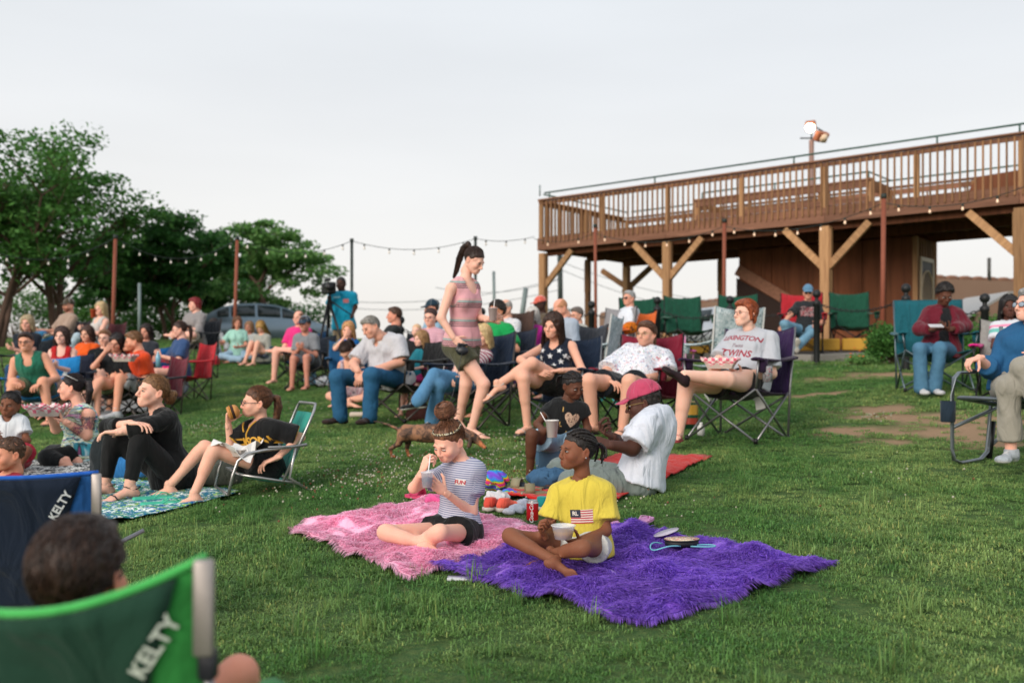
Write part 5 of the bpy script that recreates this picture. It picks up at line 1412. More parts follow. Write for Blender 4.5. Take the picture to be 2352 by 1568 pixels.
# thin service poles and wires
for px, r0, r1, Y, ln, r_, m_, lab in ((320,650,790,24,0,.04,MGY,'grey green metal post in front of the dark trees'),(1134,623,760,30,2,.045,MGY,'slim grey pole right of the walking woman'),(1208,661,760,28,-14,.07,MGY,'short leaning grey post left of the deck'),(1286,585,740,50,2,.13,MDK,'utility pole with two lamp arms seen under the deck'),(1240,425,450,24.6,0,.018,MGY,'thin upright rod on the deck corner')):
    a = W(px, r0, Y); b_ = W(px+ln, r1, Y); root = empty('post' if px < 1280 else 'utility_pole', b_, lab, 'post'); mb = MB(); mb.tube([V3(0,0,0), a-b_], r_, m_, 8); mb.obj('shaft', root)
    if px == 1286:
        for d_ in (-1, 1):
            q = W(px+d_*28, 712, Y)-b_; mb = MB(); mb.tube([a-b_-V3(0,0,2.6), q], .03, m_, 5); mb.obj('lamp_arm', root); mb = MB(); mb.box(q, (.5,.25,.12), MGY); mb.obj('lamp_head', root)
for i, (x0, r0, x1, r1, Y) in enumerate(((760,690,1286,640,50),(760,704,1286,665,50),(1286,600,1760,700,50),(1286,618,1760,735,50),(2130,655,2360,640,40),(1290,640,1000,660,55))):
    a, b_ = W(x0,r0,Y), W(x1,r1,Y); tt = np.linspace(0,1,12)[:, None]; P = lerp(a[None],b_[None],tt); P[:, 2] -= .5*4*tt[:, 0]*(1-tt[:, 0]); mb = MB(); mb.tube(P, .014, m_plain('6a7074', .6), 4, False)
    tag(mb.obj('power_line'), 'thin power line in the sky, ' + ['upper one left of the utility pole','lower one left of the utility pole','upper one under the deck','lower one under the deck','above the brick building at the right','faint one behind the walking woman'][i], 'wire', 'power lines in the distance')
# floodlight
def flood():
    p = W(1864, 322, 26.5); root = empty('floodlight', W(1864, 440, 26.5), 'floodlight pole behind the deck with one lit warm lamp and one unlit lamp', 'floodlight'); ro = V3(root.location)
    b = MB(); b.tube([V3(0,0,-2), p-ro], .065, m_plain('8a7068', .7), 10); b.obj('pole', root); b = MB(); b.tube([p-ro, p-ro+V3(0,0,.42), p-ro+V3(.35,0,.2)], .022, MDK, 6); b.tube([p-ro+V3(-.3,0,.05), p-ro+V3(.3,0,.05)], .02, MDK, 6); b.obj('bracket', root)
    for (px, row, lit) in ((1862,290,1),(1886,314,0)):
        c = W(px, row, 26.4)-ro; Rm = rotz(R(-25 if lit else 30)) @ rotx(R(35)); b = MB(); b.box(c, (.27 if lit else .4,.18,.27), m_plain('b06a48', .5, .3), Rm, .03); hd = b.obj('lamp_housing', root, smooth=False)
        t = NT('lamp_glass'); t.out('ffe0c0', .2)
        if lit: t.b.inputs['Emission Color'].default_value = (1,.80,.55,1); t.b.inputs['Emission Strength'].default_value = 9
        b = MB(); b.lathe([(0,-.012),(.125,-.012),(.125,.0),(0,.03)], c + Rm @ V3(0,-.12,0), t.m, 20, Rm @ rotx(R(90))); b.obj('lamp_glass', hd)
flood()
# bollards and chains
def bollards():
    mi = m_plain('26282a', .5, .4, .3, 30, .2); B = []
    spec = ((920,724,15.8,'iron bollard behind the man in the dark polo'),(1106,705,16.2,'iron bollard just right of the walking woman'),(1359,690,17.8,'iron bollard with ball top left of the man in the white tee'),(1510,680,17.0,'iron bollard between the man in the white tee and the green chairs'),(1677,678,16.3,'iron bollard behind the smiling woman in the grey tee'),(1876,664,15.9,'iron bollard in front of the man in the blue cap'),(2081,650,14.2,'iron bollard left of the teal chair'),(2262,672,13.6,'iron bollard right of the woman in the maroon cardigan'))
    proto = None
    for px, row, Y, lab in spec:
        tp = W(px, row, Y); g = G(tp[0], tp[1]); hg = tp[2]-g
        root = empty('bollard', (tp[0], tp[1], g), lab, 'bollard', 'bollards linked by chain along the paving edge')
        b = MB(); b.lathe([(.05,-.1),(.05,hg-.26),(.062,hg-.25),(.062,hg-.20),(.045,hg-.18)], (0,0,0), mi, 14); b.obj('shaft', root)
        th = np.linspace(0, PI, 9); b = MB(); b.lathe(np.stack([.001+.066*np.sin(th), hg-.075-.068*np.cos(th)], 1), (0,0,0), mi, 14); b.lathe([(.03,hg-.2),(.03,hg-.1)], (0,0,0), mi, 10); b.obj('ball_finial', root); B.append(V3(tp[0], tp[1], tp[2]-.22))
    lm = MB(); th = np.linspace(0, 2*PI, 12, endpoint=False); lm.tube(np.stack([.036*np.cos(th), .020*np.sin(th), 0*th], 1), .0065, mi, 5, closed=True); lme = lm.mesh('link')
    for i in range(len(B)-1):
        a, b_ = B[i], B[i+1]; L = np.linalg.norm(b_-a); n = min(int(L/.058), 50); root = empty('chain', (a+b_)/2, 'black chain sagging between bollards, span %s' % ['behind the pink cardigan','behind the magenta blouse','left of the white tee','behind the white tee','over the green chairs','past the man in the blue cap','left of the teal chair','x'][i], 'chain', 'chains between the bollards')
        ro = V3(root.location); k = L/.058/n
        for j in range(n):
            t_ = (j+.5)/n; p = lerp(a, b_, t_) - V3(0,0,.62*t_*(1-t_)); d = nrm((b_-a)/L - V3(0,0,.62*(1-2*t_)/L)); o = link(bpy.data.objects.new('link', lme), root); x = d; y = nrm(np.cross((0,0,1), x)); z = np.cross(x, y)
            if j % 2: y, z = z, -y
            o.matrix_local = Matrix.Translation(Vector(p-ro)) @ Matrix(np.stack([x*k, y, z], 1).tolist()).to_4x4()
bollards()
# ---- parked cars
def car(pos, rz, label, col, name='parked_car'):
    root = empty(name, pos, label, 'car', None, rz); mp = m_plain(col, .3, .5, .05, 2); mg = m_plain('30383c', .1, 0, .05); md = m_plain('181818', .7)
    X = np.array([-2.1,-2.05,-1.75,-1.35,-.9,-.3,.3,.8,1.15,1.6,2.0,2.12]); BL = np.array([.62,.84,.92,.95,.96,.96,.95,.93,.90,.84,.74,.55]); RF = np.array([.63,.86,1.12,1.32,1.42,1.46,1.42,1.26,1.0,.86,.76,.57]); HW = np.array([.70,.80,.84,.86,.87,.87,.87,.86,.85,.82,.76,.68])
    def sec(x):
        w, bl, rf = np.interp(x, X, HW), np.interp(x, X, BL), np.interp(x, X, RF); rw = w*.97 - (rf-bl)*.42
        return [(w*.9,.24),(w,.36),(w*1.01,.6),(w*.98,bl-.02),(w*.95,bl),(rw,rf-.05),(rw*.86,rf),(0,rf+.02),(-rw*.86,rf),(-rw,rf-.05),(-w*.95,bl),(-w*.98,bl-.02),(-w*1.01,.6),(-w,.36),(-w*.9,.24),(0,.22),(w*.9,.24)]
    xs = np.linspace(-2.12, 2.12, 40); b = MB(); b.grid(np.array([[(x, y, z) for y, z in sec(x)] for x in xs]), mp); b.obj('body', root)
    for x0, x1 in ((-1.55,-1.2),(-1.12,-.38),(-.30,.42),(.48,.95)):
        for y in (-1, 1):
            P = []
            for x in np.linspace(x0, x1, 4):
                q = sec(x); a_, c_ = np.array(q[4]), np.array(q[5]); P.append([(x, y*(lerp(a_, c_, t_)[0]+.008), lerp(a_, c_, t_)[1]) for t_ in (.10, .95)])
            b = MB(); b.grid(np.array(P), mg, .004); b.obj('window', root)
    for x0, x1, nm in ((.46,1.12,'windscreen'),(-1.95,-1.5,'rear_window')):
        P = [[(x, y*sec(x)[6][0], sec(x)[6][1]+.014) for y in (-.95,0,.95)] for x in np.linspace(x0, x1, 4)]; b = MB(); b.grid(np.array(P), mg, .004); b.obj(nm, root)
    wm = MB(); wm.lathe([(0,-.1),(.2,-.1),(.31,-.09),(.33,0),(.31,.09),(.2,.1),(0,.1)], (0,0,0), md, 20, rotx(R(90))); wme = wm.mesh('wheel'); hm = MB(); hm.lathe([(0,-.115),(.19,-.105),(.19,.105),(0,.115)], (0,0,0), m_metal(), 14, rotx(R(90))); hme = hm.mesh('rim')
    for x in (-1.3,1.35):
        for y in (-.76,.76): o = link(bpy.data.objects.new('wheel', wme), root); o.location = (x,y,.33); link(bpy.data.objects.new('rim', hme), o)
car(V3(-8.2,33.0,G(-8.2,33.0)-.28), R(20), 'grey blue hatchback parked under the trees behind the seated girls', '7c8c98')
car(V3(6.9,31.0,G(6.9,31)-.15), R(-40), 'white car seen under the deck between the green chairs', 'c8ccd2')

# ================================================================ chairs
ST = m_metal('8e8e90', .35); STD = m_metal('58524e', .45); STB = m_plain('1c1c1e', .4, .4, .1)
def camp_chair(base, face, label, fab, fab2=None, fr=None, sc=1., w=.54, back=.90, seat=.40, arm=.62, group='folding camp chairs', cup=True, rec=.10, arms=True, name='camp_chair', flat_back=False):
    fab2 = fab2 or fab; fr = fr or STD; root = empty(name, base, label, 'chair', group, R(face)); h = w/2
    def P(x, y, z): return V3(x, y, z)*sc
    def part(nm, f): b = MB(); f(b); return b.obj(nm, root)
    fy, by = -.25, .27; r = .0095*sc
    for a, b_ in (((-h,fy,.0),(h,fy,seat)), ((h,fy,.0),(-h,fy,seat)), ((-h,by,0),(h,by,seat-.05)), ((h,by,0),(-h,by,seat-.05)), ((-h,fy,0),(-h,by,seat-.04)), ((-h,by,0),(-h,fy,seat)), ((h,fy,0),(h,by,seat-.04)), ((h,by,0),(h,fy,seat))):
        part('leg', lambda b: b.tube([P(*a), P(*b_)], r, fr, 8))
    for x in (-h, h):
        part('foot', lambda b: b.lathe([(0,-.01*sc),(.017*sc,-.01*sc),(.015*sc,.03*sc),(0,.03*sc)], P(x,fy,0), STB, 8)); part('foot', lambda b: b.lathe([(0,-.01*sc),(.017*sc,-.01*sc),(.015*sc,.03*sc),(0,.03*sc)], P(x,by,0), STB, 8))
        part('back_pole', lambda b: b.tube([P(x,by,0.), P(x*1.02,by+.02,seat), P(x*1.04,by+rec,back)], r*1.05, fr, 8))
        if arms: part('arm_pole', lambda b: b.tube([P(x,fy,seat), P(x*1.08,fy-.0,arm)], r, fr, 8))
    U, Vv = np.meshgrid(np.linspace(-1, 1, 13), np.linspace(0, 1, 11), indexing='ij')
    Zs = seat - .055*Vv - .075*(1-U**2)*np.sin(np.clip(Vv*1.1+.1, 0, 1)*PI)**.7 + .006*np.sin(U*9+Vv*5)
    part('seat', lambda b: b.grid(np.stack([U*h, fy + (by-fy)*Vv, Zs], -1)*sc, fab, .006*sc))
    bz0 = seat - .06
    Zb = bz0 + (back-bz0)*Vv - (.045*(1-U**2)*Vv**6 if not flat_back else 0); Yb = by + rec*Vv**1.3 + .05*(1-U**2)*(1-Vv*.4)*(0.6 if flat_back else 1) + .005*np.sin(U*7+Vv*11)
    part('backrest', lambda b: b.grid(np.stack([U*h*(1+.04*Vv), Yb, Zb], -1)*sc, fab2, .007*sc))
    part('piping', lambda b: b.tube(np.stack([U[:, -1]*h*1.04, Yb[:, -1], Zb[:, -1]], -1)*sc, .006*sc, fab2, 5))
    if arms:
        for x in (-1, 1):
            A, B = np.meshgrid(np.linspace(0, 1, 9), np.linspace(-1, 1, 5), indexing='ij')
            part('armrest', lambda b: b.grid(np.stack([x*(h*1.06) + B*.042, (fy-.03) + (by+.02+rec*.35-fy+.03)*A, arm + .0*A - .018*np.sin(A*PI) - .010*B**2 + .015*A], -1)*sc, fab, .016*sc))
            if cup and x > 0 or cup == 2: part('cup_holder', lambda b: b.lathe([(.040*sc,.0),(.042*sc,-.005*sc),(.036*sc,-.10*sc),(0,-.105*sc)], P(x*h*1.08, fy+.06, arm-.005), fab, 14))
    return root
def low_chair(base, face, label, fab, fr, sc=1.):
    """low beach chair of bent tube with slung cloth"""
    root = empty('beach_chair', base, label, 'chair', None, R(face))
    def part(nm, f): b = MB(); f(b); return b.obj(nm, root)
    h = .27*sc; P = lambda x, y, z: V3(x, y, z)*sc
    bend = lambda pts: pts
    part('back_frame', lambda b: b.tube([P(-.26,.10,.10),P(-.27,.28,.50),P(-.265,.33,.62),P(-.235,.345,.66),P(.235,.345,.66),P(.265,.33,.62),P(.27,.28,.50),P(.26,.10,.10)], .011*sc, fr, 8))
    part('seat_frame', lambda b: b.tube([P(-.26,.22,.07),P(-.26,-.22,.16),P(.26,-.22,.16),P(.26,.22,.07)], .010*sc, fr, 8))
    for x in (-1, 1):
        part('arm', lambda b: b.tube([P(x*.275,.27,.36),P(x*.285,-.05,.33),P(x*.285,-.17,.31),P(x*.285,-.235,.26),P(x*.28,-.27,.16),P(x*.28,-.30,.02)], .012*sc, fr, 8))
        part('leg', lambda b: b.tube([P(x*.275,.19,.36),P(x*.27,.14,.12),P(x*.27,.30,.01)], .010*sc, fr, 8))
        part('armrest', lambda b: b.box(P(x*.284,.08,.352), (.035*sc,.20*sc,.014*sc), fr, None, .005))
    part('ground_bar', lambda b: b.tube([P(-.28,-.30,.02),P(.28,-.30,.02)], .010*sc, fr, 8))
    U, Vv = np.meshgrid(np.linspace(-1, 1, 9), np.linspace(0, 1, 9), indexing='ij')
    part('backrest', lambda b: b.grid(np.stack([U*h*.95/sc, .13+.20*Vv+.02*(1-U**2), .13+.46*Vv], -1)*sc, fab, .006))
    part('seat', lambda b: b.grid(np.stack([U*h*.95/sc, -.22+.40*Vv, .155-.085*Vv-.03*(1-U**2)*np.sin(Vv*PI)], -1)*sc, fab, .006))
    return root
def rocker_chair(base, face):
    root = empty('rocker_chair', base, 'steel framed lawn rocker with a navy cup holder at the right edge', 'chair', None, R(face)); m = m_metal('8a9298', .4); dk = m_cloth('1c2c3a')
    def part(nm, f): b = MB(); f(b); return b.obj(nm, root)
    for x in (-.31, .31):
        part('side_frame', lambda b: b.tube([V3(x,-.06,.66),V3(x,-.24,.66),V3(x,-.30,.62),V3(x,-.32,.5),V3(x,-.32,.12),V3(x,-.30,.04),V3(x,-.22,.015),V3(x,.02,.03),V3(x,.10,.08),V3(x,.14,.40),V3(x,.20,.66)], .019, m, 8, flat=.55))
        part('rocker_spring', lambda b: b.tube([V3(x,.12,.03),V3(x,.17,.30)], .022, STB, 10)); part('link_bar', lambda b: b.tube([V3(x,-.31,.27),V3(x,.30,.42)], .013, m, 6)); part('link_bar', lambda b: b.tube([V3(x,.10,.10),V3(x,.40,.25)], .013, m, 6))
        part('armrest', lambda b: b.tube([V3(x,.22,.665),V3(x,-.12,.675)], .022, m_plain('15181a', .6), 8, flat=.6)); part('back_leg', lambda b: b.tube([V3(x,.36,.02),V3(x*.9,.22,1.0)], .014, m, 8))
    part('seat_rail', lambda b: b.tube([V3(-.29,.2,.42),V3(-.29,-.26,.48),V3(.29,-.26,.48),V3(.29,.2,.42)], .022, m, 8, flat=.7))
    U, Vv = np.meshgrid(np.linspace(-1, 1, 7), np.linspace(0, 1, 7), indexing='ij')
    part('seat', lambda b: b.grid(np.stack([U*.28, -.25+.46*Vv, .485-.06*Vv-.03*(1-U**2)], -1), dk, .01)); part('backrest', lambda b: b.grid(np.stack([U*.28, .20+.14*Vv, .46+.52*Vv], -1), dk, .012))
    part('cup_holder', lambda b: b.lathe([(.048,.0),(.052,0),(.050,-.14),(.045,-.15),(0,-.15)], V3(-.31,-.37,.46), dk, 18)); return root
def cloth_sheet(name, pts, m, label, cat, nu=24, nv=24, h=.012, wr=.012, f=5., th=.006, seed=0., lift=.012, group=None, nograss=True):
    """quad blanket: pts = 4 plan corners; follows the ground with wrinkles"""
    P = [V3(p) for p in pts]; a = np.zeros((nu, nv, 3)); rg = np.random.default_rng(int(seed*10)+3)
    for i in range(nu):
        for j in range(nv):
            s, t_ = i/(nu-1), j/(nv-1); p = lerp(lerp(P[0], P[1], s), lerp(P[3], P[2], s), t_)
            e = .02*np.sin(s*17+seed)*min(1, 8*min(t_, 1-t_)*0+1)*(1 if j in (0, nv-1) else 0) ; a[i, j] = (p[0]+e, p[1]+e, 0)
    a[..., 2] = ground(a[..., 0], a[..., 1]) + lift + h + wr*wob(np.stack([a[..., 0], a[..., 1], 0*a[..., 0]], -1), f, seed) + wr*.6*wob(np.stack([a[..., 0], a[..., 1], 0*a[..., 0]], -1), f*2.6, seed+1)
    c = a.reshape(-1, 3).mean(0); root = MB(); root.grid(a-c, m, th); o = root.obj(name, loc=Vector(c)); tag(o, label, cat, group)
    if nograss: cc = V3(np.mean([p[:2] for p in P], 0)[0], np.mean([p[:2] for p in P], 0)[1], 0); NOGRASS.append([tuple((cc + (V3(p[0],p[1],0)-cc)*.985)[:2]) for p in P])
    return o, a
@memo
def m_fur(c, c2):
    t = NT('fur'); at_ = t.node('ShaderNodeAttribute', attribute_name='tint'); gp = t.node('ShaderNodeNewGeometry')
    n = t.noise(gp.outputs['Position'], 9, 3, .6); col = t.mix(1., t.mix(n, c, c2), at_.outputs['Color'], 'MULTIPLY'); m = t.out(col, .6, 0, .2)
    tr = t.node('ShaderNodeBsdfTranslucent'); t.link(col, tr.inputs['Color']); k = t.node('ShaderNodeMixShader'); k.inputs[0].default_value = .5
    t.link(t.b.outputs[0], k.inputs[1]); t.link(tr.outputs[0], k.inputs[2]); t.link(k.outputs[0], t.n['Material Output'].inputs[0]); return m
def fur_blanket(pts, c, c2, label, n, seed, L=.045, wr=.022):
    o, a = cloth_sheet('fur_blanket', pts, m_cloth(c, None, .3), label, 'blanket', 40, 40, .022, wr, 6.5, .012, seed, .006)
    rg = np.random.default_rng(int(seed)); nu, nv = a.shape[:2]; s, t_ = rg.uniform(0, 1, n), rg.uniform(0, 1, n)
    e = rg.uniform(0, 1, n) < .03; sd = rg.integers(0, 4, n); s = np.where(e & (sd == 0), 0, np.where(e & (sd == 1), 1, s)); t_ = np.where(e & (sd == 2), 0, np.where(e & (sd == 3), 1, t_))
    fi, fj = s*(nu-1), t_*(nv-1); i0 = np.minimum(fi.astype(int), nu-2); j0 = np.minimum(fj.astype(int), nv-2); u, v = (fi-i0)[:, None], (fj-j0)[:, None]
    P = (a[i0,j0]*(1-u)+a[i0+1,j0]*u)*(1-v) + (a[i0,j0+1]*(1-u)+a[i0+1,j0+1]*u)*v
    # tufts lean in patches
    q = wob(np.stack([P[:,0], P[:,1], 0*P[:,0]], 1), 4.5, seed+2)*2.2 + rg.normal(0, .55, n) ; out = P - a.reshape(-1,3).mean(0); out[:, 2] = 0
    d = np.stack([np.cos(q-1.2), np.sin(q-1.2), 0*q], 1); ed = e[:, None]; d = np.where(ed, out/np.linalg.norm(out, axis=1, keepdims=True), d)
    l = L*rg.uniform(.6, 1.3, n)[:, None]; z = V3(0,0,1)
    p1 = P + d*l*.42 + z*l*np.where(ed, .10, .24); p2 = P + d*l*.95 + z*l*np.where(ed, -.25, .22+rg.uniform(-.2,.15,(n,1)))
    w = np.cross(d, z); w = w + rg.normal(0, .35, (n, 3)); w = w/np.linalg.norm(w, axis=1, keepdims=True)*.0021*rg.uniform(.6, 1.5, (n, 1))
    cc = V3(o.location); Vv = np.stack([P-w, P+w, p1+w*.9, p1-w*.9, p2], 1).reshape(-1, 3) - cc; b = np.arange(n)*5; g = rg.uniform(.75, 1.25, n)*(1+.10*wob(P, 3., seed))
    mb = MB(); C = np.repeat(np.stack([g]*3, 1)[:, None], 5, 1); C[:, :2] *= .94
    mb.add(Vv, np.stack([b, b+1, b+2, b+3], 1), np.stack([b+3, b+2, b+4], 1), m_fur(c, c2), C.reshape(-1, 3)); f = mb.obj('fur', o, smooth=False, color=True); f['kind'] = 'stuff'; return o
# ---- blankets
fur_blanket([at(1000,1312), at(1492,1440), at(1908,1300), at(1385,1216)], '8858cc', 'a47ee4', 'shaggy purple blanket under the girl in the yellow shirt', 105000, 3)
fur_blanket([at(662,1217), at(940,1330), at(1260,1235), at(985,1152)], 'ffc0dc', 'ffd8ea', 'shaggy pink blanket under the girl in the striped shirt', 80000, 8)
m_red = m_cloth('c82018', 'b01812', .4, .9)
cloth_sheet('red_blanket', [at(1130,1148), at(1390,1165), at(1632,1055), at(1420,1046)], m_red, 'red fleece blanket under the reclining man in the pink cap', 'blanket', 40, 40, .012, .014, 7., .008, 4.)
m_towel = m_floral('2f7a8c', ('3c9a5a','1f5fa0','d8e8e8','8cb84a','2a6a9c','e8f0e8'), 13., .55, .3, 'Object')
cloth_sheet('beach_blanket', [at(175,1215), at(330,1190), at(556,1133), at(265,1098)], m_towel, 'blue green and white floral picnic blanket under the barefoot girl\'s feet', 'blanket', 36, 36, .006, .006, 6., .006, 6.)
m_zig = m_floral('d8d8d4', ('202428','202428'), 22., .9, .3, 'Object')
cloth_sheet('picnic_blanket', [at(-60,1115), at(225,1115), at(230,1062), at(-40,1058)], m_zig, 'black and white patterned blanket under the woman with the tattooed arm', 'blanket', 24, 24, .006, .008, 6., .006, 7.)
cloth_sheet('white_blanket', [at(60,946), at(350,950), at(345,912), at(90,905)], m_cloth('c8c4bc'), 'crumpled white blanket under the feet of the orange shirt man', 'blanket', 40, 20, .012, .022, 5., .008, 9.)
cloth_sheet('small_blanket', [at(712,884), at(765,888), at(790,868), at(735,866)], m_cloth('d0d0d4'), 'small pale blanket beside the woman bending her head', 'blanket', 12, 12, .01, .01, 6., .006, 10., nograss=False)
# ---- small things on the ground
def thing1(nm, mb, loc, label, cat, group=None, smooth=True): o = mb.obj(nm, loc=Vector(loc), smooth=smooth); return tag(o, label, cat, group)
def can():
    p = at(1223,1203); root = empty('soda_can', p+V3(0,0,.012), 'red soda can with white script beside the pink blanket', 'can', None, R(-10)); mr = m_plain('d01c20', .3, .3, .05); ms_ = m_metal('c8c8c8', .25); r = .033
    b = MB(); b.lathe([(.024,0),(.030,.006),(r,.014),(r,.104)], (0,0,0), mr, 28); b.obj('body', root); b = MB(); b.lathe([(r,.104),(.027,.118),(.028,.121),(.025,.118),(0,.118)], (0,0,0), ms_, 28); b.obj('lid', root); b = MB(); b.lathe([(0,-.002),(.024,0),(.030,.006),(r*.99,.012)], (0,0,0), ms_, 28); b.obj('base_rim', root)
    b = MB(); b.tube([(-.004,-.008,.1195),(0,-.004,.1195),(.004,-.008,.1195),(.003,-.018,.1195),(-.003,-.018,.1195)], .0018, ms_, 5, closed=True); b.obj('pull_tab', root)
    Vt, Tt = text_geo('Coca-Cola', .030, .35, .02, .92); a = R(90); X, Y = Vt[:, 1], Vt[:, 0]; 
    Vt, Tt = subdiv(np.stack([-Vt[:, 1], Vt[:, 0]], 1), Tt, .006); th = Vt[:, 0]/r; P = np.stack([(r+.0006)*np.sin(th), -(r+.0006)*np.cos(th), .058+Vt[:, 1]], 1); b = MB(); b.add(P, None, Tt, m_plain('f0ece8', .4)); b.obj('lettering', root)
can()
def flipflop(px, row, rz, c, label, lf=1, tilt=0., group=None, sc=1.):
    p = at(px, row); root = empty('flip_flop', p+V3(0,0,.016), label, 'flip-flop', group, R(rz)); m = m_plain(c, .55, 0, .06); sg = lf
    out_ = np.array([(-.030,-.12),(-.037,-.05),(-.040,.02),(-.048,.07),(-.040,.115),(-.012,.136),(.020,.138),(.040,.112),(.044,.06),(.034,-.0),(.031,-.07),(.022,-.12),(0,-.132)])*V3(sg,1)[:2]*sc if False else np.array([(-.030*sg,-.12),(-.037*sg,-.05),(-.040*sg,.02),(-.048*sg,.07),(-.040*sg,.115),(-.012*sg,.136),(.020*sg,.138),(.040*sg,.112),(.044*sg,.06),(.034*sg,-.0),(.031*sg,-.07),(.022*sg,-.12),(0,-.132)])*sc
    if sg > 0: out_ = out_[::-1]
    b = MB(); b.poly(np.stack([out_[:, 0], out_[:, 1], 0*out_[:, 0]+tilt*out_[:, 1]], 1), .016*sc, m); b.obj('sole', root, smooth=False)
    b = MB(); b.tube(np.array([(-.038*sg,.0,.012),(-.030*sg,.045,.040),(.0,.085,.034),(.008*sg,.105,.012)])*sc, .005*sc, m, 6, flat=.7); b.tube(np.array([(.036*sg,.0,.012),(.032*sg,.04,.040),(.012*sg,.085,.034),(.008*sg,.105,.012)])*sc, .005*sc, m, 6, flat=.7); b.obj('strap', root); return root
flipflop(1478,1207,-25,'c888b8','lavender flip-flop lying alone on the grass by the purple blanket', 1, .06, sc=.82)
flipflop(1402,1205,10,'c888b8','lavender flip-flop partly hidden behind the yellow shirt', -1, .0, sc=.82)
flipflop(372,1163,-62,'48c0a0','mint green flip-flop on the floral blanket nearer the bare toes', 1)
flipflop(352,1150,-58,'48c0a0','mint green flip-flop farther back under the bare foot', -1)
def crumple(nm, px, row, r, c, label, cat, seed, flat=.5, m=None, amp=.35, dz=.01, f=28):
    p = at(px, row); s = Sdf(); s.ell((0,0,r*flat), (r, r*.8, r*flat), k=.01); V, Q = s.mesh(max(r/9, .006), (r*amp*.5, lambda P: wob(P, f, seed))); b = MB(); b.add(V, Q, None, m or m_cloth(c)); return thing1(nm, b, p+V3(0,0,dz), label, cat)
m_rain = None
t = NT('rainbow_cloth'); co = t.coord('Object'); w = t.node('ShaderNodeTexWave', wave_type='RINGS', i_Scale=4.2, i_Distortion=3.); t.link(co, w.inputs[0])
m_rain = t.out(t.ramp(w.outputs['Fac'], [(0,'e02898'),(.2,'f07020'),(.38,'f0d020'),(.55,'30a850'),(.75,'2080d8'),(1,'7040c0')]), .9); t.bump(t.noise(co, 120, 2), .6, .01)
crumple('rainbow_towel', 1138,1128,.085,'2080c0','fuzzy rainbow tie-dye towel heaped beside the striped shirt girl','towel',2.,.75,m_rain)
crumple('rainbow_towel_end', 1170,1140,.06,'2080c0','flat end of rainbow cloth by the red blanket','towel',5.,.3,m_rain)
crumple('sock', 1205,1172,.055,'b0b4c4','balled grey sock nearest the soda can','sock',1.); crumple('sock', 1188,1182,.050,'a8b0c0','grey sock beside the pink blanket edge','sock',6.); crumple('sock', 1170,1186,.038,'b8bcc8','small grey sock on the pink blanket edge','sock',9.)
crumple('napkin', 1140,1166,.075,'d0d0d4','white crumpled napkin beside the coral sandal','napkin',3.,.6,None,.5)
crumple('pouch', 1180,1168,.045,'8c8878','small grey beaded pouch between the socks','pouch',4.,.4)
for px, row, rz, c, lab in ((1160,1176,-60,'e8604c','coral sandal lying behind the pink blanket'),(1128,1174,-40,'d04c3c','second coral sandal behind the napkin'),(1247,1172,-20,'1c8c8c','teal laced sneaker beside the soda can')):
    p = at(px, row); root = empty('shoe', p+V3(0,0,.075), lab, 'shoe', None, R(rz)); V, Q = foot_tpl('shoe', True, .008); b = MB(); b.add(V*.70, Q, None, m_cloth(c)); b.obj('upper', root); b = MB(); o_ = np.array([(-.04,-.07),(-.045,.05),(-.048,.12),(-.02,.18),(.02,.185),(.044,.14),(.036,.02),(.03,-.075)])[::-1]*.70; b.poly(np.stack([o_[:, 0], o_[:, 1], 0*o_[:, 0]-.068], 1), .022, m_plain('c0b8b0')); b.obj('sole', root)
def strap_sandal(px, row, rz, c, label):
    p = at(px, row); root = empty('slide_sandal', p+V3(0,0,.012), label, 'sandal', None, R(rz)); m = m_plain(c, .7); o_ = np.array([(-.045,-.13),(-.05,.06),(-.03,.13),(.03,.13),(.05,.05),(.04,-.13)])[::-1]; b = MB(); b.poly(np.stack([o_[:, 0], o_[:, 1], 0*o_[:, 0]], 1), .02, m); b.obj('sole', root, smooth=False)
    A, B = np.meshgrid(np.linspace(0, PI, 9), np.linspace(0, .06, 3), indexing='ij'); b = MB(); b.grid(np.stack([-.048*np.cos(A), B+.02, .015+.055*np.sin(A)], -1), m, .005); b.obj('strap', root)
strap_sandal(1205,1128,70,'8a8468','olive slide sandal behind the red blanket'); strap_sandal(1235,1140,95,'80785c','second olive slide lying on the red blanket edge')
strap_sandal(975,1148,60,'d0406c','pink strappy sandal behind the pink blanket')
p = at(1000,1160)
crumple('pink_bag', 1000,1165,.07,'e05c98','bright pink bag end behind the striped shirt girl','bag',2.,.5)
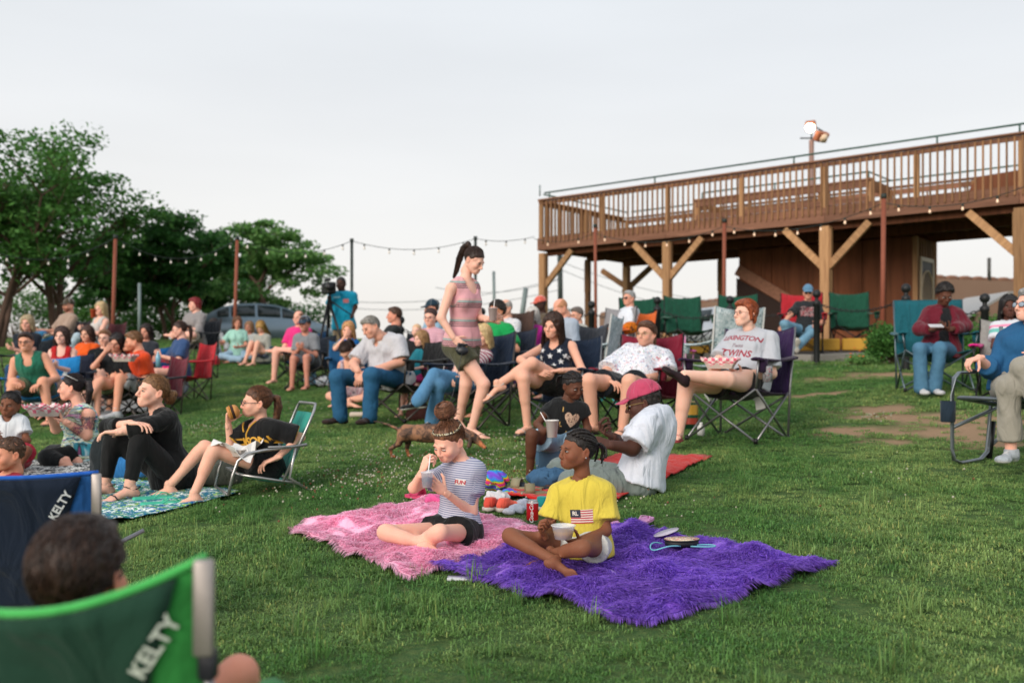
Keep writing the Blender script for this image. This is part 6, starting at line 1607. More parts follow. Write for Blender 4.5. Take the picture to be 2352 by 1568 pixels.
def pouch():
    p = at(1566,1278); root = empty('clutch_bag', p+V3(0,0,.045), 'round patterned zip pouch with light blue strap on the purple blanket', 'pouch', None, R(12))
    mt_ = m_floral('d8c8b0', ('3c8c90','d89040','30383c','c85878'), 55., .5, .1, 'Object'); mk_ = m_plain('16181c', .6); ms_ = m_plain('70b8c8', .6)
    th = np.linspace(0, 2*PI, 32, endpoint=False); b = MB(); b.poly(np.stack([.085*np.cos(th), .060*np.sin(th), 0*th+.036], 1), .006, mt_); b.obj('top', root); b = MB(); b.poly(np.stack([.082*np.cos(th), .058*np.sin(th), 0*th+.012], 1), .024, mk_); b.obj('body', root); b = MB(); b.tube(np.stack([.085*np.cos(th), .060*np.sin(th), 0*th+.037], 1), .004, mk_, 6, closed=True); b.obj('zip', root)
    b = MB(); t2 = np.linspace(0, 1, 22); b.tube(np.stack([-.08-.11*np.sin(t2*PI)+.05*t2, -.02+.06*np.cos(t2*4), .012+.01*np.sin(t2*9)], 1), .0035, ms_, 5); b.tube(np.stack([.02+.12*np.sin(t2*PI), -.06-.03*np.sin(t2*6), .014+.0*t2], 1), .0035, ms_, 5); b.obj('strap', root)
    p = at(1530,1250); b = MB(); th = np.linspace(0, 2*PI, 24, endpoint=False); b.poly(np.stack([.062*np.cos(th), .062*np.sin(th), .02*np.cos(th)], 1), .003, m_plain('c8c0d0', .3)); thing1('plastic_cover', b, p+V3(0,0,.06), 'clear plastic cup lid lying on the purple blanket', 'lid')
pouch()
def cup(loc, label, r=.040, h=.105, c='e8e6e2', straw=True, up=(0,0,1), sc='f4f0f0', dirn=(.3,0,1), lid=False, fill=None):
    root = empty('cup', loc, label, 'cup'); b = MB(); m = m_plain(c, .5, 0, .03) if c != 'clear' else m_clear()
    b.lathe([(0,-h/2),(r*.74,-h/2),(r,h/2),(r*1.07,h/2),(r*1.07,h/2+.005),(r*.96,h/2+.005),(r*.72,-h/2+.004),(0,-h/2+.004)], (0,0,0), m, 24); b.obj('body', root)
    if fill: b = MB(); b.lathe([(0,-h/2+.006),(r*.72,-h/2+.006),(r*.86,h*.12),(r*.6,h*.2),(0,h*.22)], (0,0,0), m_plain(fill, .5, 0, .1, 30), 20); b.obj('contents', root)
    if lid: b = MB(); b.lathe([(r*1.08,h/2),(r*1.08,h/2+.008),(r*.9,h/2+.014),(0,h/2+.014)], (0,0,0), m_plain('e0e0e0', .3), 24); b.obj('lid', root)
    if straw: d = nrm(dirn); b = MB(); b.tube([V3(0,0,-h*.2), d*(h*.5+.085)], .0032, m_plain(sc, .4), 6); b.obj('straw', root)
    return root
@memo
def m_clear():
    t = NT('clear_plastic'); m = t.out('f0f0f4', .1, 0, .5); gl = t.node('ShaderNodeBsdfTransparent'); k = t.node('ShaderNodeMixShader'); k.inputs[0].default_value = .55
    t.link(t.b.outputs[0], k.inputs[1]); t.link(gl.outputs[0], k.inputs[2]); t.link(k.outputs[0], t.n['Material Output'].inputs[0]); return m
@memo
def m_check(c='e87890', c2='f0e4e2', s=34.):
    t = NT('checked_paper'); co = t.coord('Object'); k = t.node('ShaderNodeTexChecker', i_Scale=s); t.link(co, k.inputs[0]); return t.out(t.mix(k.outputs['Fac'], c, c2), .8)
def food_tray(loc, rz, label, sc=1., paper=True):
    root = empty('food_tray', loc, label, 'food tray', None, R(rz)); m = m_plain('b8aca4', .8, 0, .05); L, Wd, H_ = .10*sc, .07*sc, .045*sc
    P = np.array([[(-L*.8,-Wd*.8,0),(-L*.8,Wd*.8,0)],[(L*.8,-Wd*.8,0),(L*.8,Wd*.8,0)]]); b = MB(); b.grid(P, m, .003)
    for a, c in (((-L*.8,-Wd*.8),(L*.8,-Wd*.8)),((-L*.8,Wd*.8),(L*.8,Wd*.8)),((-L*.8,-Wd*.8),(-L*.8,Wd*.8)),((L*.8,-Wd*.8),(L*.8,Wd*.8))):
        b.grid(np.array([[(*a,0),(*c,0)],[(a[0]*1.25,a[1]*1.25,H_),(c[0]*1.25,c[1]*1.25,H_)]]), m, .003)
    b.obj('tray', root, smooth=False)
    if paper:
        U, Vv = np.meshgrid(np.linspace(-1, 1, 17), np.linspace(-1, 1, 13), indexing='ij'); rr = np.maximum(abs(U), abs(Vv)); b = MB(); b.grid(np.stack([U*L*1.25, Vv*Wd*1.35, .008+(H_+.018*sc)*rr**3+.012*sc*np.sin(U*11+3)*np.cos(Vv*9)*rr], -1), m_check(), .0015); b.obj('paper_liner', root, smooth=False)
        b = MB(); rg = np.random.default_rng(3)
        for _ in range(22): a = rg.uniform(0, PI); q = V3(rg.uniform(-.6,.6)*L, rg.uniform(-.6,.6)*Wd, .02*sc+rg.uniform(0,.02)*sc); d = V3(math.cos(a), math.sin(a), rg.uniform(-.2,.2))*.03*sc; b.beam(q-d, q+d, .007*sc, .007*sc, m_plain('c89850', .6, 0, .2, 30))
        b.obj('fries', root, smooth=False)
    return root
def burger(loc):
    root = empty('burger', loc, 'burger with a bite gone held up by the girl in glasses', 'burger'); root.rotation_euler = (R(-8), R(72), R(10)); mbn = m_plain('c88a48', .55, 0, .25, 20); 
    for nm, pr, m in (('bun', [(0,.045),(.025,.042),(.042,.028),(.047,.012),(.04,.008),(0,.008)], mbn), ('patty', [(0,.009),(.046,.009),(.049,.0),(.046,-.009),(0,-.009)], m_plain('3a2014', .8, 0, .3, 40, .5)), ('cheese', [(0,-.009),(.047,-.009),(.05,-.012),(0,-.013)], m_plain('e8a838', .5)), ('bottom_bun', [(0,-.013),(.044,-.013),(.046,-.022),(.04,-.032),(0,-.033)], mbn)):
        b = MB(); b.lathe(pr, (0,0,0), m, 24); b.obj(nm, root)
def bottle(px, row, Y, r, h, c, cc, label, p=None):
    p = at(px, row) if p is None else V3(p); root = empty('bottle', p, label, 'bottle'); b = MB(); b.lathe([(0,0),(r,0),(r,h*.65),(r*.45,h*.85),(r*.4,h*.93)], (0,0,0), m_plain(c, .2), 16); b.obj('body', root); b = MB(); b.lathe([(r*.5,h*.92),(r*.5,h),(0,h)], (0,0,0), m_plain(cc, .4), 12); b.obj('cap', root)
def tin():
    p = at(1585,985); root = empty('storage_tin', p, 'green and yellow printed tin behind the bare knee', 'tin', None, .3); b = MB(); b.lathe([(0,0),(.075,0),(.075,.26),(0,.26)], (0,0,0), m_plain('1c5038', .4, .3), 24); b.obj('body', root)
    b = MB(); b.lathe([(.0765,.14),(.0765,.235)], (0,0,0), m_plain('c89838', .4, .2), 24); b.obj('label_band', root); b = MB(); b.lathe([(.078,.255),(.078,.27),(0,.27)], (0,0,0), m_metal('b0a070'), 24); b.obj('lid', root); b = MB(); b.lathe([(.077,.05),(.077,.11)], (0,0,0), m_plain('a03828', .4, .1), 24); b.obj('label_band', root)
tin(); bottle(1556,978,0,.03,.24,'5c6c70','1a1c1e','dark capped bottle in front of the printed tin'); bottle(1610,1000,0,.035,.12,'d8d8d8','e8e8e8','small white bottle beside the printed tin')
def bag_box(px, row, w, d, h, c, label, nm='tote_bag', cat='bag', rz=0., handles=True, m=None, seed=1.):
    p = at(px, row); root = empty(nm, p, label, cat, None, R(rz)); s = Sdf(); s.ell((0,0,h*.5), (w*.62,d*.62,h*.62), k=.03)
    s = Sdf(); s.cone((-w*.3,0,h*.2),(w*.3,0,h*.2),d*.5,k=.05); s.cone((-w*.32,0,h*.75),(w*.32,0,h*.75),d*.35,k=.12); s.cone((-w*.3,0,h*.45),(w*.3,0,h*.45),d*.45,k=.05); s.plane((0,0,0),(0,0,-1))
    V, Q = s.mesh(max(h/16,.010), (h*.03, lambda P: wob(P, 14, seed))); b = MB(); b.add(V, Q, None, m or m_cloth(c)); b.obj('body', root)
    if handles:
        for y in (-1, 1): b = MB(); tt = np.linspace(0, PI, 12); b.tube(np.stack([w*.25*np.cos(tt), 0*tt+y*d*.15, h*1.0+h*.30*np.sin(tt)], 1), .008, m or m_cloth(c), 5); b.obj('handle', root)
    return root
bag_box(712,886,.20,.08,.30,'5c88a8','pale denim tote bag standing in front of the woman in the grey tee', m=m_denim('5c88a8','84a8c0'))
bag_box(262,1095,.30,.20,.34,'1c2428','black backpack behind the woman in the black cardigan','backpack','backpack')
bag_box(300,1098,.26,.16,.26,'2f78b8','blue cooler bag between the black leggings', 'cooler_bag','bag',handles=False)
bag_box(498,1112,.30,.18,.20,'5c6058','grey olive bag behind the barefoot legs','duffel_bag','bag',20)
bag_box(408,905,.26,.18,.34,'6c7480','grey drawstring backpack behind the woman with the low bun','backpack','backpack')
bag_box(965,965,.26,.14,.14,'5c3c34','brown striped handbag lying on the grass behind the crossed jeans','handbag','bag',10,True,m_stripes(((.2,.5,'8c7c68'),),.05,'4c2c28'))
crumple('folded_jeans', 1262,1122,.15,'2f4f68','folded blue denim jeans beside the olive slides','clothing',3.,.42,m_denim('2c4c68','44688a'),.22)
bag_box(1545,885,.34,.20,.20,'c82858','pink and black bag under the red chair\'s armrest','tote_bag','bag',-20)
bag_box(1530,905,.22,.16,.2,'281c24','dark bag beside the pink one behind the pink cap','tote_bag','bag',-20)
bag_box(105,925,.30,.18,.30,'202840','navy backpack between the green tank man and the red top girl','backpack','backpack')
b = MB(); s = Sdf(); s.cone((-.07,0,.03),(.07,0,.03),.035); V, Q = s.mesh(.01); b.add(V, Q, None, m_plain('c8b8a8')); thing1('white_shoe', b, at(822,958), 'white slipper lying behind the brown shoes', 'shoe')
b = MB(); b.poly(np.array([(-.16,-.02,0),(.02,-.04,0),(.02,.03,0),(-.15,.03,0)])[::-1]*-1*V3(1,1,0), .01, m_plain('c8ccd0')); thing1('paper_scrap', b, at(1038,1330), 'scrap of white paper at the corner of the purple blanket', 'paper')

# ================================================================ the crowd
SK = {'fair': 'd8ac94', 'pink': 'dca894', 'tan': 'c08e70', 'olive': 'c89c80', 'brown': '6a4430', 'dark': '4a2e24', 'mid': '84583e'}
BLK = m_cloth('121416', None, .4); LEG = m_cloth('0e1012', None, .25, .8)
def JJ(Y0):
    def j(px, row, d=0.): return W(px, row, Y0 + d)
    return j
GREY = m_cloth('8a8e94'); WHT = m_cloth('e2e6ea', 'c4c8d0', .5); JEANS = m_denim(); DJEANS = m_denim('1f3c58','34587c'); LJEANS = m_denim('7498b4','a8c0d0')
m_let = m_plain('e0e0dc', .6, 0, .05)


def headband(I):
    b = MB(); th = np.linspace(0, 2*PI, 40, endpoint=False); d = np.stack([np.cos(th), -np.sin(th)*.93, .62+.10*np.sin(th)], 1)
    for dz in (0, -.07): b.tube(I['T'](skin_pt(d + V3(0,0,dz), .013)) - I['org'], .0032, m_floral('1c1c20', ('c8b080','e0d8c0'), 90., .7, .1, 'Object'), 6, closed=True)
    b.obj('headband', I['root'])
def patch(I):
    V = np.array([(-.024,-.015),(.024,-.015),(.024,.015),(-.024,.015)]); T = np.array([(0,1,2),(0,2,3)])
    base = lerp(I['hip'], I['neck'], .74) + I['l']*.058; onto(I, 'tee', V, T, base, I['l'], I['u'], I['f'], m_plain('e8e4e0', .7), 'patch', .0015)
    V, T = text_geo('FUN', .026, 0, .03); onto(I, 'tee', V, T, base, I['l'], I['u'], I['f'], m_plain('c82838', .7), 'lettering', .003)
def flagprint(I):
    base = lerp(I['hip'], I['neck'], .50) + I['l']*.012
    def quad(x0, x1, y0, y1, m, lift):
        V = np.array([(x0,y0),(x1,y0),(x1,y1),(x0,y1)]); onto(I, 'tee', V, np.array([(0,1,2),(0,2,3)]), base, I['l'], I['u'], I['f'], m, 'flag_print', lift)
    mr, mw, mn = m_plain('b83440', .7), m_plain('e8e0d8', .7), m_plain('262c40', .7); quad(-.050,.052,-.032,.030, mw, .0018)
    for k in range(6):
        y = -.032 + k*.0108; quad(-.050 if y < -.005 else -.002, .052, y, y+.0054, mr, .0028)
    quad(-.052, -.002, -.004, .031, mn, .0034); V, T = text_geo('RL', .026, 0, .03); V[:, 0] -= .027; V[:, 1] += .0135; onto(I, 'tee', V, T, base, I['l'], I['u'], I['f'], mw, 'lettering', .0045)
    V, T = text_geo('Sunday', .014, .4, 0); V[:, 1] -= .042; 
def collar(I, m):
    for sg in (-1, 1):
        c = I['neck'] + I['u']*.03; P = np.array([[c + I['l']*sg*.055*I['ak'] - I['f']*.03, c + I['l']*sg*.075*I['ak'] - I['f']*.03 - I['u']*.035],[c + I['l']*sg*.060*I['ak'] + I['f']*.04, c + I['l']*sg*.085*I['ak'] + I['f']*.05 - I['u']*.035],[c + I['l']*sg*.018 + I['f']*.085*I['ak'] - I['u']*.03, c + I['l']*sg*.045 + I['f']*.11*I['ak'] - I['u']*.075]])
        b = MB(); b.grid(P - I['org'], m, .004); b.obj('collar', I['root'])
def kneck(I):
    b = MB(); th = np.linspace(-.2, PI+.2, 18); c = I['neck'] + I['u']*.02; b.tube(c + .050*np.cos(th)[:, None]*I['l'] + (.07*np.sin(th))[:, None]*nrm(I['f']*.75-I['u']*.62) - I['org'], .0016, m_plain('181414'), 4); b.obj('necklace', I['root'])
def studs(I):
    for sx in (-1, 1): b = MB(); b.lathe([(0,-.004),(.004,0),(0,.004)], I['T']([(sx*.092,.004,-.030)])[0]-I['org'], m_metal('e0e0e0', .1), 8); b.obj('earring', I['root'])

# ---- girl in the striped shirt
gY = 5.02; j = JJ(gY)
m_fine = m_stripes(((0,.42,'747a9e'),), .0105, 'c8cad8', .45)
person('girl in a striped shirt sitting cross-legged on the pink blanket stirring a cup', j(1050,1217), j(1063,1062), -38, (-42, 30, 4, j(1031,1014,-.05)),
  dict(sh=j(1094,1080,-.02), el=j(1084,1176,-.05), ha=j(1022,1130,-.20), hd=nrm(j(985,1098,-.25)-j(1024,1128,-.2)), palm=(-.3,.6,.3), pose='hold', kn=j(1010,1222,-.34), an=j(960,1246,-.16), toe=(-.9,.2,-.1)),
  dict(sh=j(1022,1088,.02), el=j(950,1120,-.08), ha=j(970,1082,-.16), hd=(.35,-.1,.9), palm=(.5,.5,-.3), pose='pinch', kn=j(885,1222,-.22), an=j(988,1252,-.30), toe=(.85,-.2,-.35), tup=(-.2,.9,.5)),
  skin='e0ae98', H=1.28, sex='c', q=0, hair=('topbun','4a2c1c','8a5c40'), hs=.86, tops=[dict(kind='tee', m=m_fine, t=.55, e=.014, low=-.12, neck=.060, band=m_cloth('c8c8cc'), nz=.003)],
  bottoms=[dict(kind='shorts', m=BLK, t=.32, e2=.022)], brow='5a3a28', extras=[lambda I: headband(I), lambda I: patch(I)])

cup(j(981,1102,-.27), 'small clear cup of blue slush held by the girl in the striped shirt', .030, .070, 'clear', True, dirn=(.12,.1,1), fill='3c7c9c')
# ---- girl in the yellow shirt
j = JJ(4.62)
person('girl in a yellow flag shirt sitting cross-legged on the purple blanket', j(1345,1252), j(1336,1104), -18, (-64, -2, 0, j(1326,1036,-.03)),
  dict(sh=j(1388,1132,-.02), el=j(1392,1218,-.06), ha=j(1334,1240,-.20), hd=(-.95,-.35,.0), palm=(.2,.35,.9), pose='hold', kn=j(1340,1258,-.36), an=j(1262,1272,-.20), toe=(-.9,-.1,-.1)),
  dict(sh=j(1285,1134,.0), el=j(1262,1212,-.02), ha=j(1250,1226,-.16), hd=(-.30,-.35,.75), palm=(.75,-.5,.2), pose='fist', kn=j(1172,1230,-.16), an=j(1278,1290,-.32), toe=(.85,-.2,-.35), tup=(-.2,.9,.5)),
  skin='7c4e34', H=1.16, sex='c', q=0, hair=('rows','14100e','2c2420'), hs=.83, tops=[dict(kind='tee', m=m_cloth('dcc850','c4b040',.5), t=.72, e=.020, flare=.022, low=-.18, neck=.062, drape=.02, nz=.005, band=m_cloth('dcc850'))],
  bottoms=[dict(kind='shorts', m=m_cloth('d0d0c8'), t=.30, e2=.02)], brow='1c1410', iris='20140e', extras=[flagprint, studs])
cup(j(1294,1222,-.27), 'clear plastic bowl of ice cream held by the girl in the yellow shirt', .051, .056, 'clear', False, fill='d8b078')
# ---- man reclining in the pink cap
j = JJ(6.35)
cap_m = 'c04868'
person('man in a white tee and faded pink cap reclining on the red blanket', j(1466,1100), j(1516,944,.0), -105, (-100, 14, 0, j(1478,925,-.03)),
  dict(sh=j(1490,972,-.17), el=j(1452,1030,-.22), ha=j(1404,1022,-.30), hd=(-.9,-.1,.2), pose='hold', kn=j(1318,1112,-.10), an=j(1398,1160,-.42), toe=(.75,-.35,-.15), tup=(-.1,-.5,.9)),
  dict(el=j(1440,1020,.15), ha=j(1408,1004,-.12), hd=(-.7,-.3,.4), palm=(0,-.3,.9), pose='pinch', kn=j(1290,1085,.22), an=j(1262,1120,.05), toe=(-.8,.2,.3), nofoot=0),
  skin=SK['dark'], H=1.78, sex='m', q=0, fat=.98, hair=('buzz','1a1412'), tops=[dict(kind='tee', m=m_cloth('dce0ea','bcc4d2',.6), t=.85, e=.028, flare=.026, low=-.06, drape=.03, nz=.008, nf=7., neck=.066)],
  bottoms=[dict(kind='trousers', m=m_cloth('7c8884','646e6c',.6), t=1.25, e=.006, e2=.045, nz=.005, rise=.08)], shoes=('shoe', m_cloth('2c343c'), m_plain('7c7670', .9)), glasses=('8a7438', m_plain('2c2818', .1)), extras=[hat(cap_m, 'd07890')])
# ---- girl in the black heart tee
j = JJ(7.15)
heart = [(.0,-.062),(.030,-.035),(.052,-.005),(.056,.022),(.042,.040),(.022,.042),(.004,.026),(0,.020),(-.004,.026),(-.022,.042),(-.042,.040),(-.056,.022),(-.052,-.005),(-.030,-.035)]
gold = m_plain('b08c4c', .5, .3)
person('girl in a black tee with a leopard heart holding a white cup', j(1285,1015), j(1304,922), 12, (34, 22, -4, j(1316,886,-.04)),
  dict(sh=j(1338,940,.0), el=j(1350,985,.02), ha=j(1338,1024,-.12), kn=j(1338,1012,-.34), an=j(1325,1088,-.30), toe=(.2,-1,0)),
  dict(sh=j(1262,940,.0), el=j(1234,974,-.05), ha=j(1252,990,-.22), hd=(.85,-.3,.2), palm=(-.1,.9,.2), pose='grip', kn=j(1222,998,-.30), an=j(1217,1086,-.22), toe=(-.15,-1,0)),
  skin='5a3826', H=1.38, sex='c', q=0, hair=('rows','100c0c','282020'), hs=.84, tops=[dict(kind='tee', m=BLK, t=.36, low=-.1, neck=.060, nz=.003, e=.014)],
  bottoms=[dict(kind='shorts', m=LJEANS, t=.55, e2=.03)], brow='140e0c', iris='20140e', extras=[kneck, print_shape('tee', heart, .62, m_floral('c8a890', ('2c1c18','2c1c18'), 95., .5, .1, 'Object'), .030, 'heart_print'),
    print_text('tee', 'I', .80, .045, gold, -.045, 0, .03), print_text('tee', 'L', .44, .045, gold, -.045, 0, .03), print_text('tee', 'A', .26, .045, gold, .005, 0, .03)])
cup(j(1268,985,-.26), 'white foam cup with a straw held by the girl in the black heart tee', .045, .115, 'e8e6e2', True, dirn=(-.55,0,.8), lid=False)
b = MB(); b.box((0,0,.15), (.34,.26,.30), m_plain('3c5c78', .5), None, .02); thing1('cooler_box', b, V3(j(1285,1015)[0], 7.2, G(j(1285,1015)[0], 7.2)), 'low blue cooler the girl in the heart tee sits on', 'cooler', smooth=False)
# ---- walking woman
wp = at(1092,1010); j = JJ(wp[1])
m_tank = m_stripes(((.0,.05,'4a4648'),(.10,.15,'4a4648'),(.20,.25,'4a4648'),(.28,.36,'84b0aa'),(.42,.46,'d8b8a8')), .175, 'e8acb4', .5)
person('woman in a striped tank top and olive shorts walking a dog through the crowd', j(1062,792,.05), j(1067,640), 52, (58, 30, 0, j(1089,598,-.03)),
  dict(sh=j(1092,662,.15), el=j(1098,728,.10), ha=j(1122,733,-.10), hd=(.8,-.5,.25), palm=(.3,.9,.0), pose='grip', kn=j(1070,882,.12), an=j(1055,962,.28), toe=(.75,-.45,-.5), shoe=('flip', m_plain('181818'), m_plain('3a3230'))),
  dict(sh=j(1036,662,-.14), el=j(1013,730,-.18), ha=j(1042,776,-.20), hd=(.75,-.1,-.65), palm=(.1,.9,.1), pose='hold', kn=j(1111,882,-.10), an=j(1084,983,-.02), toe=(.85,-.5,-.12), shoe=('flip', m_plain('181818'), m_plain('3a3230'))),
  skin='dcb09c', H=1.76, sex='f', q=0, hair=('highpony','22140f','3a2418'), bust=.8, tops=[dict(kind='tank', m=m_tank, low=-.02, nz=.004, neck=.070, e=.018)], bottoms=[dict(kind='shorts', m=m_cloth('5c5c48','4a4a38',.6), t=.48, e=.016, e2=.035, nz=.005)], extras=[])
cup(j(1132,722,-.20), 'white foam cup with a straw held out by the walking woman', .042, .11, 'dcc8cc', True, dirn=(.12,0,1))
def leash():
    a = j(1062,806,-.24); root = empty('dog_leash', a, 'black retractable leash in the walking woman\'s hand', 'leash'); b = MB(); s = Sdf(); s.ell((0,0,0),(.055,.022,.042),k=.01); s.cone((-.05,0,.01),(-.03,0,.06),.014,k=.01); s.cone((-.03,0,.06),(.04,0,.055),.012,k=.01); V, Q = s.mesh(.006); b.add(V, Q, None, m_plain('141820', .4)); b.obj('handle', root)
    e = at(1010,1040)+V3(0,0,.22); tt = np.linspace(0, 1, 10)[:, None]; P = lerp(np.zeros((1,3)), (e-a)[None], tt); P[:, 2] -= .10*np.sin(tt[:, 0]*PI); b = MB(); b.tube(P, .0035, m_plain('2c2c30'), 5); b.obj('cord', root)
leash()
# ---- dachshund
def dog():
    c = at(985,1052); root = empty('dog', c, 'brindle brown dachshund sniffing the grass behind the striped shirt girl', 'dog', None, R(0)); mm = None
    t = NT('dog_coat'); co = t.coord('Object'); n = t.noise(co, 16, 4, .6, .8); col = t.ramp(n, [(.40,'33231b'),(.50,'5c4030'),(.60,'94684a')]); t.bump(t.noise(co, 120, 2), .4, .004); at_ = t.node('ShaderNodeAttribute', attribute_name='tint'); m_ = t.out(t.mix(1., col, at_.outputs['Color'], 'MULTIPLY'), .7)
    s = Sdf()      # facing +x, slightly away; nose down right
    s.cone((-.17,.05,.20),(.17,-.05,.205),.062,.075,k=.03); s.ell((-.19,.055,.19),(.07,.06,.07),k=.03); s.ell((.19,-.05,.18),(.075,.062,.085),k=.03); s.ell((.0,0,.175),(.14,.055,.05),k=.03)
    for x, y, kx in ((-.22,.015,-.05),(-.18,.11,.03)):
        s.cone((x,y,.17),(x-.005+kx*.3,y,.115),.036,.026,k=.02); s.cone((x-.005+kx*.3,y,.115),(x-.035+kx,y,.075),.022,.015,k=.012); s.cone((x-.035+kx,y,.075),(x-.025+kx,y,.015),.014,.012,k=.01); s.ell((x-.012+kx,y,.012),(.024,.016,.012),k=.008)
    for x, y, kx in ((.17,-.10,.02),(.21,-.01,-.03)):
        s.cone((x,y,.15),(x-.01,y,.085),.030,.020,k=.02); s.cone((x-.01,y,.085),(x+kx,y,.018),.017,.013,k=.01); s.ell((x+kx+.012,y,.012),(.026,.017,.012),k=.008)
    s.cone((.21,-.055,.22),(.33,-.09,.185),.052,.040,k=.03); s.ell((.355,-.095,.165),(.050,.038,.040),k=.02); s.cone((.375,-.10,.155),(.445,-.115,.095),.028,.015,k=.015)
    for y in (-1, 1): s.cone((.335,-.095+y*.038,.185),(.325,-.10+y*.050,.11),.014,.020,k=.008,flat=((0,1,0),.55))
    s.cone((-.24,.07,.22),(-.33,.09,.26),.016,.010,k=.012); s.cone((-.33,.09,.26),(-.42,.10,.285),.010,.006,k=.006); s.cone((-.42,.10,.285),(-.50,.11,.285),.006,.003,k=.004)
    V, Q = s.mesh(.0085); tan = (V[:, 2] < .07) | ((V[:, 0] > .40)); C = np.where(tan[:, None], (1.9,1.35,1.0), (1,1,1)); b = MB(); b.add(V, Q, None, m_, C); b.obj('body', root, color=True)
    b = MB(); b.lathe([(0,-.009),(.009,0),(0,.009)], (.458,-.118,.092), m_plain('0c0a0a', .3), 8); b.obj('nose', root); b = MB(); b.tube([(.235,-.055+.058*math.sin(a),.215+.058*math.cos(a)) for a in np.linspace(0,2*PI,14,endpoint=False)], .006, m_plain('8c2c2c'), 6, closed=True); b.obj('collar', root)
dog()
# ---- girl in the starred tank, crossed legs
j = JJ(9.35); NAVY = m_cloth('101c30')
stars = [print_shape('tank', star_pts(.030, r_), tt, m_plain('d8dce0', .7), x, 'star_print') for x, tt, r_ in ((-.10,.72,10),(-.02,.58,0),(.075,.70,5),(.085,.46,0),(-.09,.40,12),(.02,.36,0),(.13,.58,8),(-.12,.55,4),(.0,.20,0),(.10,.26,6))]
camp_chair(V3(j(1285,0)[0]+.02, 9.55, G(j(1285,0)[0], 9.55)), -22, 'navy camp chair with pale legs holding the girl in the starred tank', m_cloth('16263c'), None, ST, 1.02, .56, .93, .36, cup=2)
person('teenage girl in a navy tank with white stars sitting with legs crossed', j(1277,880,.15), j(1282,783,.22), -24, (-30, 10, 6, j(1270,748,.12)),
  dict(el=j(1338,852,.05), ha=j(1285,851,-.15), hd=(-.95,-.2,0), palm=(0,.2,-.9), kn=j(1222,834,-.30), an=j(1142,884,-.42), toe=(-.85,-.2,-.5), shoe=('sandal', m_plain('c8c8c4'), m_plain('3c3830'))),
  dict(el=j(1196,826,-.0), ha=j(1232,852,-.22), hd=(.8,-.4,-.2), kn=j(1202,868,-.38), an=j(1211,976,-.30), toe=(-.55,-.8,0), shoe=('sandal', m_plain('c8c8c4'), m_plain('3c3830'))),
  skin='d4a48c', H=1.66, sex='f', q=0, fat=1.08, hair=('wavy','20140f','4a2e20',3), tops=[dict(kind='tank', m=NAVY, low=-.08, neck=.066, nz=.003)], bottoms=[dict(kind='shorts', m=BLK, t=.5, e2=.02)], extras=stars)
# ---- man in the floral shirt
j = JJ(9.25)
m_haw = m_floral('dcdfe6', ('a0b4d0','c87880','3c6c90','8cb09c','d0c0cc','5c4c60'), 30., .25, .5)
camp_chair(V3(j(1470,0)[0], 9.5, G(j(1470,0)[0], 9.5)), -30, 'maroon camp chair holding the man in the floral shirt', m_cloth('7c1830'), None, STB, 1.05, .60, .90, .36, arm=.58)
person('man with glasses and a goatee in a pale floral shirt', j(1452,886,.1), j(1490,803,.34), -28, (-36, -2, 0, j(1484,768,.26)),
  dict(el=j(1532,862,.05), ha=j(1482,868,-.20), hd=(-.9,-.2,-.1), palm=(0,.2,-.9), kn=j(1446,876,-.38), an=j(1431,978,-.30), toe=(-.4,-.9,0), shoe=('sandal', m_plain('2a2420'), m_plain('2a2420'))),
  dict(el=j(1388,858,.1), ha=j(1400,872,-.20), hd=(.5,-.6,-.3), palm=(0,.2,-.9), kn=j(1353,874,-.38), an=j(1362,972,-.28), toe=(-.6,-.8,0), shoe=('sandal', m_plain('2a2420'), m_plain('2a2420'))),
  skin='cfa088', H=1.78, sex='m', q=0, fat=1.18, belly=.5, hair=('mullet','3c2418','6a4830'), glasses=('a89868', None), stubble=((.72,.66,.64), .6), tops=[dict(kind='shirt', m=m_haw, t=.85, e=.024, flare=.03, low=-.14, neck=.068, vee=.16, nz=.006)], bottoms=[dict(kind='shorts', m=m_cloth('141c24'), t=.62, e2=.04)])
# ---- laughing woman in the grey tee
tp = at(1640,1015); j = JJ(8.55)
RDP = m_plain('981c34', .8)
camp_chair(V3(j(1704,0)[0], 8.75, G(j(1704,0)[0], 8.75)), -42, 'purple and black camp chair with crossed steel legs holding the laughing woman', m_cloth('2c1838'), m_cloth('34204a'), ST, 1.12, .60, .88, .40, arm=.63, cup=2)
person('laughing red haired woman in a grey printed tee with one ankle on her knee', j(1706,876,.12), j(1728,762,.20), -42, (-62, -2, 0, j(1712,720,.10)),
  dict(el=j(1772,858,-.02), ha=j(1706,858,-.22), hd=(-.9,-.1,.2), palm=(0,.3,.8), kn=j(1668,872,-.42), an=j(1572,862,-.62), toe=(-.75,-.1,.55), shoe=('shoe', m_floral('281c20',('c83424','c84830'),60.,.9), m_plain('201c1c')), kpole=None),
  dict(el=j(1648,832,.12), ha=j(1636,846,-.22), hd=(.3,-.8,0), palm=(.3,0,.8), kn=j(1577,884,-.42), an=j(1559,988,-.36), toe=(-.35,-.9,0), shoe=('sandal', m_plain('b82838'), m_plain('983038'))),
  skin='dcb4a0', H=1.66, sex='f', q=0, fat=1.56, belly=.6, smile=True, hair=('pixie','6a2c14','a8562c',5), glasses=('3c3028', None, .0012), tops=[dict(kind='tee', m=m_cloth('bcc0c8','a4a8b0',.4), t=.85, e=.022, flare=.02, low=-.14, neck=.066, nz=.006)],
  bottoms=[dict(kind='shorts', m=BLK, t=.42, e2=.025)], extras=[print_text('tee', 'LEXINGTON', .76, .066, RDP, -.01, .1, .02, .95), print_text('tee', 'Twins', .60, .045, m_plain('6c3848', .8), -.02, .4, .0), print_text('tee', 'TWINS', .44, .085, RDP, -.01, .1, .02)])
